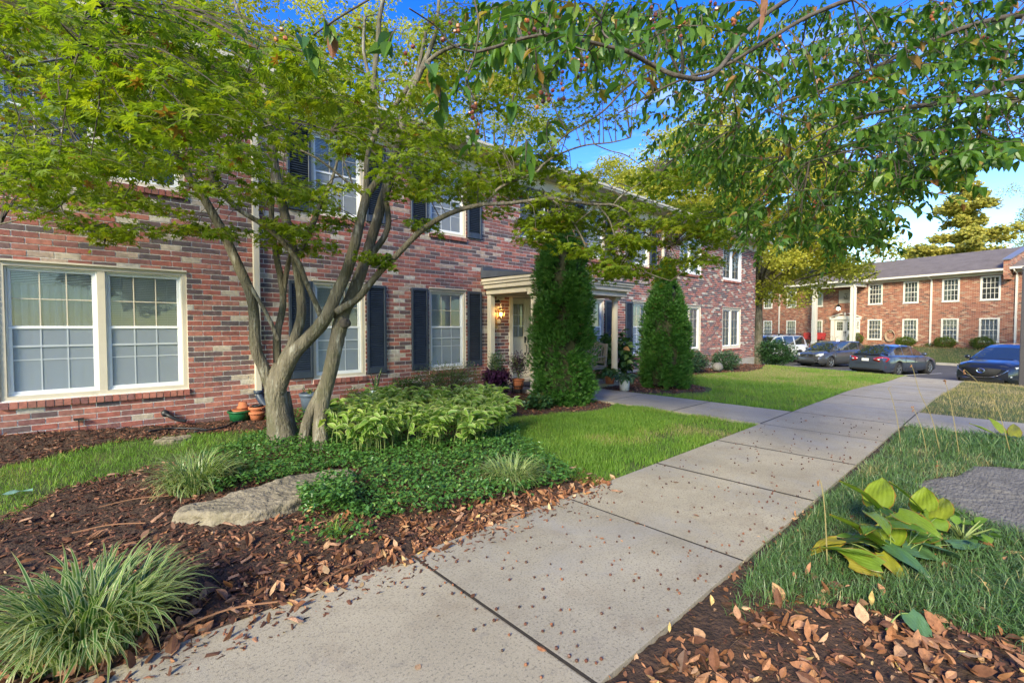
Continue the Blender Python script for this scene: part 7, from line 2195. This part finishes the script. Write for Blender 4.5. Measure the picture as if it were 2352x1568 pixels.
def car(name, label, body, S, loc, head, group='cars in the car park'):
    """S: L, W, wb, fo (front overhang), r (wheel), belt [(x,z)], roof [(x,z)], gx: station ranges for glass"""
    root = empty(name, (0, 0, 0), 0, label, 'car', group)
    L, W, wb, fo, r = S['L'], S['W'], S['wb'], S['fo'], S['r']
    xF = L / 2; xw = (xF - fo, xF - fo - wb); hw = W / 2
    xs = sorted(set([round(x, 3) for x in np.linspace(-L / 2, L / 2, 47)]))
    def arch(x):
        z = S['sill']
        for c in xw:
            d = abs(x - c)
            if d < r * 1.17: z = max(z, r + math.sqrt(max(0, (r * 1.17) ** 2 - d * d)) * .98)
        return z
    def widthf(x):
        e = L / 2
        a = max(0, (abs(x) - (e - .75)) / .75)
        return 1 - (.20 if x > 0 else .16) * a ** 2.4
    bz = lambda x: float(np.interp(x, [p[0] for p in S['belt']], [p[1] for p in S['belt']]))
    hz = lambda x: float(np.interp(x, [p[0] for p in S['top']], [p[1] for p in S['top']]))
    P = []
    for x in xs:
        w = hw * widthf(x); zb = arch(x); zt_, zc = bz(x), hz(x)
        e = abs(x) / (L / 2)
        lo = S['sill'] + (.10 if e > .97 else 0)
        za = max(zb, lo)
        zm = max(za + .02, .52 * zt_ + .1)
        ring = [(w * .93, za - .0), (w * .985, za + .015), (w * 1.0, max(za + .03, .42)), (w * 1.0, max(za + .04, zm)), (w * .975, max(za + .05, zt_ - .10)), (w * .93, zt_ - .025), (w * .86, zt_), (w * .6, zc - .008), (w * .3, zc), (0, zc + .004)]
        P.append([(x, -y, z) for y, z in ring] + [(x, y, z) for y, z in ring[::-1][1:]])
    b = MB(); b.grid(P)
    for row, x, k in ((P[0], -L / 2, -1), (P[-1], L / 2, 1)):          # close both ends, slightly bulged
        cpt = (x + k * .05, 0, .55)
        b.add(row + [cpt], [((i, (i + 1) % len(row), len(row)) if k > 0 else ((i + 1) % len(row), i, len(row))) for i in range(len(row))])
    o = b.build('body', body, root, smooth=True)
    b = MB(); b.box(-L / 2 + .25, -hw * .86, .17, L / 2 - .25, hw * .86, .55); b.build('underbody', M_trimk, root)
    for c in xw:                                                        # wheel wells
        b = MB()
        for s_ in (-1, 1): b.tube([(c, s_ * (hw * .55), r), (c, s_ * (hw * .90), r)], r * 1.14, 20)
        b.build('wheel_arch', M_trimk, root)
    # greenhouse
    R_ = S['roof']; g0, g1 = R_[0][0], R_[-1][0]
    gx_ = sorted(set([round(v, 3) for v in np.linspace(g1, g0, 25)] + [round(v, 3) for q in S['side'] for v in q] + [round(p[0], 3) for p in R_]))
    rz = lambda x: float(np.interp(x, [p[0] for p in R_[::-1]], [p[1] for p in R_[::-1]]))
    ymax = max(p[1] for p in R_)
    G = []
    for x in gx_:
        w = hw * widthf(x); zb = bz(x) - .012; zr = max(rz(x), zb + .002); f = min(1, (zr - zb) / (ymax - bz(0)))
        wt = w * (.86 - .17 * f)
        G.append([(x, -w * .88, zb - .02), (x, -(w * .87), zb + .03 * f), (x, -(wt + .02), zb + (zr - zb) * .86), (x, -(wt * .93), zb + (zr - zb) * .97), (x, -wt * .5, zr + .012 * f), (x, 0, zr + .022 * f)])
        G[-1] += [(x, -y, z) for (x, y, z) in G[-1][::-1][1:]]
    paintm, glassm = MB(), MB(); nj = 11
    xws, xrs = S['ws'], S['rs']
    for i in range(len(gx_) - 1):
        xm = (gx_[i] + gx_[i + 1]) / 2
        for j in range(nj - 1):
            q = [G[i][j], G[i][j + 1], G[i + 1][j + 1], G[i + 1][j]]
            side = j in (1, 8); top = j in (3, 4, 5, 6)
            gl_ = (side and any(a < xm < c for a, c in S['side'])) or (top and (xm > xws or xm < xrs))
            (glassm if gl_ else paintm).add(q, [(0, 1, 2, 3)])
    paintm.build('roof', body, root, smooth=True); glassm.build('windows', G_car, root, smooth=False)
    # wheels
    for ci, c in enumerate(xw):
        for s_ in (-1, 1):
            t_ = MB(); y0 = s_ * (hw - .012)
            prof = [(r * .62, 0), (r * .9, .0), (r, .035), (r, .17), (r * .9, .2)]
            ring = []
            vs, fs = [], []
            n = 26
            for (rr, d) in prof:
                for k in range(n):
                    a = 2 * math.pi * k / n; vs.append((c + rr * math.cos(a), y0 - s_ * d, r + rr * math.sin(a)))
            for i in range(len(prof) - 1):
                for k in range(n):
                    q = (k + 1) % n; f = (i * n + k, i * n + q, (i + 1) * n + q, (i + 1) * n + k); fs.append(f if s_ < 0 else f[::-1])
            t_.add(vs, fs); w_ = t_.build('wheel', M_tyre, root, smooth=True)
            m_ = MB(); a0 = .3
            for k in range(n):
                a, a2 = 2 * math.pi * k / n, 2 * math.pi * (k + 1) / n
                m_.add([(c + r * .66 * math.cos(a), y0 - s_ * .004, r + r * .66 * math.sin(a)), (c + r * .66 * math.cos(a2), y0 - s_ * .004, r + r * .66 * math.sin(a2)), (c + r * .58 * math.cos(a2), y0 - s_ * .02, r + r * .58 * math.sin(a2)), (c + r * .58 * math.cos(a), y0 - s_ * .02, r + r * .58 * math.sin(a))], [(0, 1, 2, 3)])
            for k in range(5):
                a = a0 + k * 2 * math.pi / 5
                for da in (-.16, .16):
                    m_.bar((c + .05 * math.cos(a), y0 - s_ * .015, r + .05 * math.sin(a)), (c + r * .62 * math.cos(a + da), y0 - s_ * .012, r + r * .62 * math.sin(a + da)), .02, .035, up=(0, 1, 0))
            m_.tube([(c, y0 - s_ * .03, r), (c, y0 - s_ * .004, r)], .05, 10)
            m_.build('rim', M_rim, w_)
            d_ = MB(); d_.tube([(c, y0 - s_ * .06, r), (c, y0 - s_ * .07, r)], r * .62, 20); d_.build('brake_disc', M_trimk, w_)
    # mirrors, handles, seams
    mxp = S['mirror']
    for s_ in (-1, 1):
        b = MB(); b.lathe([(0, -.10), (.07, -.07), (.09, 0), (.07, .07), (0, .09)], seg=12)
        for i, v in enumerate(b.v): b.v[i] = (mxp + v[0] * .8, s_ * (hw + .10) + v[1] * 1.15, bz(mxp) + .09 + v[2] * .8)
        b.bar((mxp, s_ * (hw * .9), bz(mxp) + .02), (mxp, s_ * (hw + .06), bz(mxp) + .06), .05, .03); b.build('mirror', body, root, smooth=True)
        for dx in S['handles']:
            b = MB(); b.box(dx - .09, s_ * (hw - .01) - .018, bz(dx) - .14, dx + .09, s_ * (hw - .01) + .018, bz(dx) - .11); bevel(b.build('door_handle', S.get('hm', body), root), .008, 1)
        for dx in S['seams']:
            b = MB(); b.box(dx - .005, s_ * hw * .998 - .004, .30, dx + .005, s_ * hw * .998 + .004, bz(dx) - .05); b.build('door_gap', M_trimk, root)
    for f in S['extra']: f(root, hw, L)
    root.location = loc; root.rotation_euler = (0, 0, head)
    return root


def surf_patch(name, pts, material, off=.012):
    """a panel following the given 3-D outline (a fan), with a little thickness"""
    def f(root, hw, L):
        b = MB(); c = np.mean(np.array(pts), 0)
        n = len(pts)
        d = np.array([1, 0, 0]) * (1 if c[0] > 0 else -1) * off
        top = [tuple(np.array(p) + d) for p in pts] + [tuple(c + d * 1.8)]
        b.add(top + [tuple(p) for p in pts], [(i, (i + 1) % n, n) for i in range(n)] + [(i, n + 1 + i, n + 1 + (i + 1) % n, (i + 1) % n) for i in range(n)])
        b.build(name, material, root, smooth=True)
    return f


def both(name, pts, material, off=.012):
    return [surf_patch(name, pts, material, off), surf_patch(name, [(x, -y, z) for x, y, z in pts], material, off)]


def ring_badge(name, x, z, rx, rz_, material, cross=None):
    def f(root, hw, L):
        b = MB(); P = [(x, rx * math.cos(a), z + rz_ * math.sin(a)) for a in np.linspace(0, 2 * math.pi, 25)]
        b.tube(P, .009, 6, cap=False)
        for ln in (cross or []): b.tube([(x, p[0], z + p[1]) for p in ln], .008, 5)
        b.build(name, material, root)
    return f


def boxes(name, L_, material):
    def f(root, hw, L):
        b = MB()
        for q in L_: b.box(*q)
        bevel(b.build(name, material, root), .01, 1)
    return f


def heading(right, ahead):
    v = rt * right + fw * ahead; return math.atan2(v[1], v[0])


def lotpos(right, ahead, r=0.33):
    p = rt * right + fw * ahead
    return p


def place_car(right, ahead, hr, ha, dx, dy):
    """(right, ahead): where the reference wheel stands; dx, dy: that wheel in the car's own frame"""
    h = heading(hr, ha); p = rt * right + fw * ahead
    q = np.array([math.cos(h) * dx - math.sin(h) * dy, math.sin(h) * dx + math.cos(h) * dy, 0])
    c = p - q
    return (float(c[0]), float(c[1]), float(zg(c[0], c[1])) + .012), h


# grey compact saloon, seen from behind
gp = paint('grey_blue_paint', (.065, .080, .115))
lo, hd = place_car(18.25, 22.0, .912, .41, -1.45, -.85)
car('parked_car', 'grey blue saloon seen from behind with red tail lamps, beside the path end', gp, dict(
    L=4.66, W=1.79, wb=2.70, fo=.92, r=.325, sill=.22,
    belt=[(-2.33, .84), (-2.2, .96), (-1.5, .99), (-.5, .95), (.8, .91), (1.5, .84), (2.0, .74), (2.25, .62), (2.33, .55)],
    top=[(-2.33, .86), (-2.26, 1.02), (-2.0, 1.04), (-1.6, 1.03), (0, .99), (.9, .97), (1.5, .90), (2.0, .78), (2.25, .66), (2.33, .58)],
    roof=[(1.15, .95), (.35, 1.36), (-.1, 1.44), (-.6, 1.455), (-1.1, 1.40), (-1.95, 1.05)], side=[(-1.45, -.78), (-.70, .02), (.10, .75)], ws=.38, rs=-1.02, mirror=.62,
    handles=(-.55, .35), seams=(-.74, .06, .95), extra=
    both('tail_lamp', [(-2.36, .34, .86), (-2.33, .60, .92), (-2.18, .82, .91), (-2.02, .87, .84), (-2.18, .83, .70), (-2.34, .60, .69), (-2.38, .36, .76)], M_redl, .02) +
    both('lamp_lens', [(-2.375, .50, .82), (-2.35, .62, .83), (-2.35, .60, .77), (-2.37, .50, .77)], M_lens, .02) +
    [boxes('number_plate', [(-2.39, -.16, .70, -2.372, .16, .84)], M_plate), boxes('plate_frame', [(-2.383, -.18, .685, -2.37, .18, .855)], M_trimk),
     boxes('badge', [(-2.395, -.055, .905, -2.37, .055, .925), (-2.396, -.022, .895, -2.371, .022, .935)], mat('gold_badge', (.55, .38, .10), .3, metal=1)),
     boxes('boot_lip', [(-2.33, -.62, 1.025, -2.22, .62, 1.045)], gp), boxes('boot_gap', [(-2.345, -.70, 1.005, -2.335, .70, 1.015), (-2.385, -.42, .60, -2.37, .42, .606)], M_trimk),
     boxes('bumper_trim', [(-2.37, -.62, .28, -2.30, .62, .36)], M_trimk), boxes('high_brake_lamp', [(-1.12, -.12, 1.40, -1.08, .12, 1.415)], M_trimk),
     boxes('aerial', [(-.95, -.02, 1.44, -.80, .02, 1.50)], gp)] + both('reflector', [(-2.30, .58, .46), (-2.2, .80, .48), (-2.2, .80, .40), (-2.30, .60, .40)], M_redl, .02) + both('exhaust_trim', [(-2.33, .40, .33), (-2.2, .78, .36), (-2.2, .78, .30), (-2.33, .42, .28)], M_chrome, .02)), lo, hd)

# grey hatchback, seen from the front
hp = paint('dark_grey_paint', (.080, .083, .090))
p = at(1905, 843, 27.0); Xc = float(p @ rt); Dc = float(p @ fw)
lo, hd = place_car(Xc, Dc, -.93, -.37, 1.30, .75)
car('parked_car', 'dull grey hatchback facing the lawn between the white suv and grey blue saloon', hp, dict(
    L=4.35, W=1.775, wb=2.60, fo=.85, r=.32, sill=.24,
    belt=[(-2.17, .95), (-1.9, 1.03), (-.5, 1.0), (.8, .96), (1.3, .90), (1.8, .80), (2.08, .70), (2.17, .60)],
    top=[(-2.17, 1.0), (-1.9, 1.06), (0, 1.04), (.95, 1.03), (1.5, .93), (1.9, .82), (2.1, .72), (2.17, .62)],
    roof=[(1.30, .96), (.45, 1.40), (.1, 1.50), (-.6, 1.54), (-1.5, 1.50), (-2.12, 1.10)], side=[(-1.9, -1.3), (-1.2, -.42), (-.34, .45), (.50, .85)], ws=.46, rs=-1.55, mirror=.80,
    handles=(-.85, .02), seams=(-1.25, -.38, .9), extra=
    both('headlamp', [(2.10, .48, .76), (1.98, .62, .83), (1.80, .76, .86), (1.90, .80, .76), (2.02, .72, .66), (2.12, .50, .66)], M_lens, .03) +
    [boxes('grille', [(2.14, -.36, .62, 2.19, .36, .76)], M_trimk), boxes('grille_bar', [(2.185, -.34, .655, 2.20, .34, .665), (2.185, -.34, .70, 2.20, .34, .71), (2.15, -.38, .758, 2.20, .38, .775)], M_chrome),
     ring_badge('badge', 2.215, .69, .085, .055, M_chrome, [[(-.05, 0), (.05, 0)], [(0, -.05), (0, .05)]]), boxes('lower_grille', [(2.12, -.50, .28, 2.185, .50, .40)], M_trimk),
     boxes('wiper', [(1.22, -.6, .985, 1.26, .5, 1.0)], M_trimk)]), lo, hd)

# white suv
wp = paint('white_paint', (.70, .71, .73), 0.0)
p = at(1762, 833, 30.5); Xc = float(p @ rt); Dc = float(p @ fw)
lo, hd = place_car(Xc, Dc, -.93, -.37, 1.50, .86)
car('parked_car', 'white suv facing left beside the corner of the near building', wp, dict(
    L=4.95, W=1.95, wb=2.95, fo=.95, r=.385, sill=.34,
    belt=[(-2.47, 1.10), (-2.2, 1.17), (-.5, 1.15), (1.0, 1.12), (1.5, 1.08), (2.1, 1.0), (2.4, .88), (2.47, .78)],
    top=[(-2.47, 1.12), (-2.2, 1.2), (0, 1.2), (1.1, 1.18), (1.8, 1.12), (2.3, 1.0), (2.47, .82)],
    roof=[(1.35, 1.14), (.75, 1.62), (.4, 1.78), (-.4, 1.84), (-1.9, 1.80), (-2.15, 1.72), (-2.42, 1.2)], side=[(-2.1, -1.15), (-1.03, -.12), (0.0, .92)], ws=.62, rs=-2.16, mirror=.98,
    handles=(-.75, .25), seams=(-1.1, -.06, 1.05), extra=
    [boxes('roof_rail', [(-1.9, -.70, 1.86, .3, -.66, 1.90), (-1.9, .66, 1.86, .3, .70, 1.90), (-1.9, -.70, 1.80, -1.8, -.66, 1.86), (-1.9, .66, 1.80, -1.8, .70, 1.86), (.2, .66, 1.80, .3, .70, 1.86), (.2, -.70, 1.80, .3, -.66, 1.86), (-.8, .66, 1.82, -.7, .70, 1.86)], M_trimk)] +
    both('tail_lamp', [(-2.40, .90, 1.22), (-2.30, .965, 1.18), (-2.30, .97, .95), (-2.42, .90, .92)], M_redl, .05) + both('headlamp', [(2.40, .55, .92), (2.20, .90, .98), (2.22, .92, .82), (2.42, .56, .78)], M_lens, .03) +
    [boxes('running_board', [(-1.0, .93, .36, 1.0, 1.02, .42), (-1.0, -1.02, .36, 1.0, -.93, .42)], M_trimk), boxes('grille', [(2.44, -.4, .70, 2.50, .4, .92)], M_trimk)]), lo, hd)

# black crossover facing the lawn on the right
kp = paint('black_blue_paint', (.018, .022, .034))
lo, hd = place_car(17.75, 17.5, -.915, -.40, 2.28, 0)
car('parked_car', 'shiny black crossover facing the lawn with blue reflecting windshield', kp, dict(
    L=4.58, W=1.845, wb=2.70, fo=.95, r=.36, sill=.26,
    belt=[(-2.29, 1.0), (-2.0, 1.10), (-.5, 1.06), (.8, 1.03), (1.4, .98), (1.9, .93), (2.2, .84), (2.29, .74)],
    top=[(-2.29, 1.02), (-2.0, 1.12), (0, 1.1), (1.0, 1.11), (1.6, 1.06), (2.05, .98), (2.22, .88), (2.29, .78)],
    roof=[(1.25, 1.06), (.45, 1.50), (.05, 1.61), (-.6, 1.65), (-1.5, 1.60), (-2.2, 1.14)], side=[(-1.95, -1.35), (-1.25, -.35), (-.27, .65)], ws=.46, rs=-1.6, mirror=.80,
    handles=(-.75, .1), seams=(-1.3, -.3, .9), extra=
    both('headlamp', [(2.22, .56, .80), (2.10, .74, .84), (1.92, .87, .86), (1.96, .87, .80), (2.12, .78, .755), (2.24, .58, .75)], M_lens, .02) +
    [surf_patch('grille', [(2.32, -.56, .78), (2.34, 0, .80), (2.32, .56, .78), (2.33, .40, .50), (2.35, 0, .44), (2.33, -.40, .50)], mat('grille_mesh', (.012, .012, .013), .6, bump=(60, 1, .02)), .01),
     ring_badge('badge', 2.385, .69, .115, .085, M_chrome, [[(-.10, .03), (-.04, .03), (0, -.035), (.04, .03), (.10, .03)]]),
     ring_badge('badge_rim', 2.384, .69, .10, .072, M_chrome)] +
    [lambda root, hw, L: (lambda b: (b.tube(crom([(2.27, -.72, .74), (2.33, -.50, .56), (2.36, -.25, .46), (2.37, 0, .44), (2.36, .25, .46), (2.33, .50, .56), (2.27, .72, .74)], 5), .016, 6), b.build('grille_trim', M_chrome, root)))(MB())] +
    [boxes('lower_grille', [(2.26, -.62, .28, 2.33, .62, .38)], M_trimk), boxes('bumper_strip', [(2.29, -.55, .395, 2.345, .55, .41)], M_chrome), boxes('wiper', [(1.24, -.6, 1.085, 1.28, .5, 1.10)], M_trimk),
     boxes('rear_view_mirror', [(.42, -.12, 1.40, .46, .12, 1.45)], M_trimk)] + both('fog_lamp', [(2.24, .66, .50), (2.20, .80, .52), (2.20, .80, .48), (2.24, .68, .47)], M_lens, .02)), lo, hd)

# two cars parked further back, mostly hidden
P_s = dict(L=4.7, W=1.83, wb=2.8, fo=.9, r=.33, sill=.24,
    belt=[(-2.35, .84), (-2.2, .96), (-1.5, .99), (-.5, .95), (.8, .93), (1.5, .87), (2.0, .78), (2.25, .68), (2.35, .6)],
    top=[(-2.35, .86), (-2.26, 1.0), (-2.0, 1.02), (0, 1.0), (.9, .99), (1.5, .93), (2.0, .82), (2.25, .70), (2.35, .62)],
    roof=[(1.2, .96), (.35, 1.36), (-.1, 1.44), (-.6, 1.455), (-1.1, 1.40), (-1.95, 1.05)], side=[(-1.45, -.78), (-.70, .02), (.10, .75)], ws=.38, rs=-1.02, mirror=.62, handles=(-.55, .35), seams=(-.74, .06, .95),
    extra=both('headlamp', [(2.22, .48, .78), (2.08, .66, .80), (1.95, .80, .80), (2.05, .78, .70), (2.24, .50, .68)], M_lens, .02))
p = at(1822, 800, 36.0)
car('parked_car', 'white car nosing out behind the white suv', paint('white_paint', (.7, .71, .73), 0), P_s, (float(p[0]) + .6, float(p[1]) + .6, float(zg(p[0], p[1])) + .015), heading(.80, -.60))
P_s2 = dict(P_s); p = at(1935, 800, 35.0)
car('parked_car', 'silver car mostly hidden behind the grey hatchback', paint('silver_paint', (.5, .51, .52), .7), P_s2, (float(p[0]) + 1.0, float(p[1]) + 1.2, float(zg(p[0], p[1])) + .015), heading(-.93, -.37))

# dark lamp post at the lawn edge
p = at(2340, 870, 14.0); px, py = 20.75, -.12
post = empty('lamp_post', (px, py, float(zg(px, py))), 0, 'dark bronze square post standing at the lawn edge before the black crossover', 'post')
H = 3.30 - float(zg(px, py))
b = MB(); b.box(-.065, -.065, -.1, .065, .065, H - .06); bevel(b.build('pole', mat('bronze_paint', (.045, .040, .045), .45, noise=(3, .1)), post), .008, 1)
b = MB(); b.add([(-.09, -.09, H - .10), (.09, -.09, H - .10), (.09, .09, H - .10), (-.09, .09, H - .10), (-.065, -.065, H), (.065, -.065, H), (.065, .065, H), (-.065, .065, H)], [(0, 3, 2, 1), (4, 5, 6, 7), (0, 1, 5, 4), (1, 2, 6, 5), (2, 3, 7, 6), (3, 0, 4, 7)])
b.build('post_cap', M_black, post)
b = MB(); b.lathe([(0, 0), (.07, 0), (.095, .05), (.07, .11), (0, .13)], seg=12); o = b.build('white_bollard_cap', M_white, smooth=True)
p = at(1740, 826, 24.5); o.location = (p[0], p[1], float(zg(p[0], p[1])) + .01); tag(o, 'small round white ball on the lawn at the corner bush', 'ball')
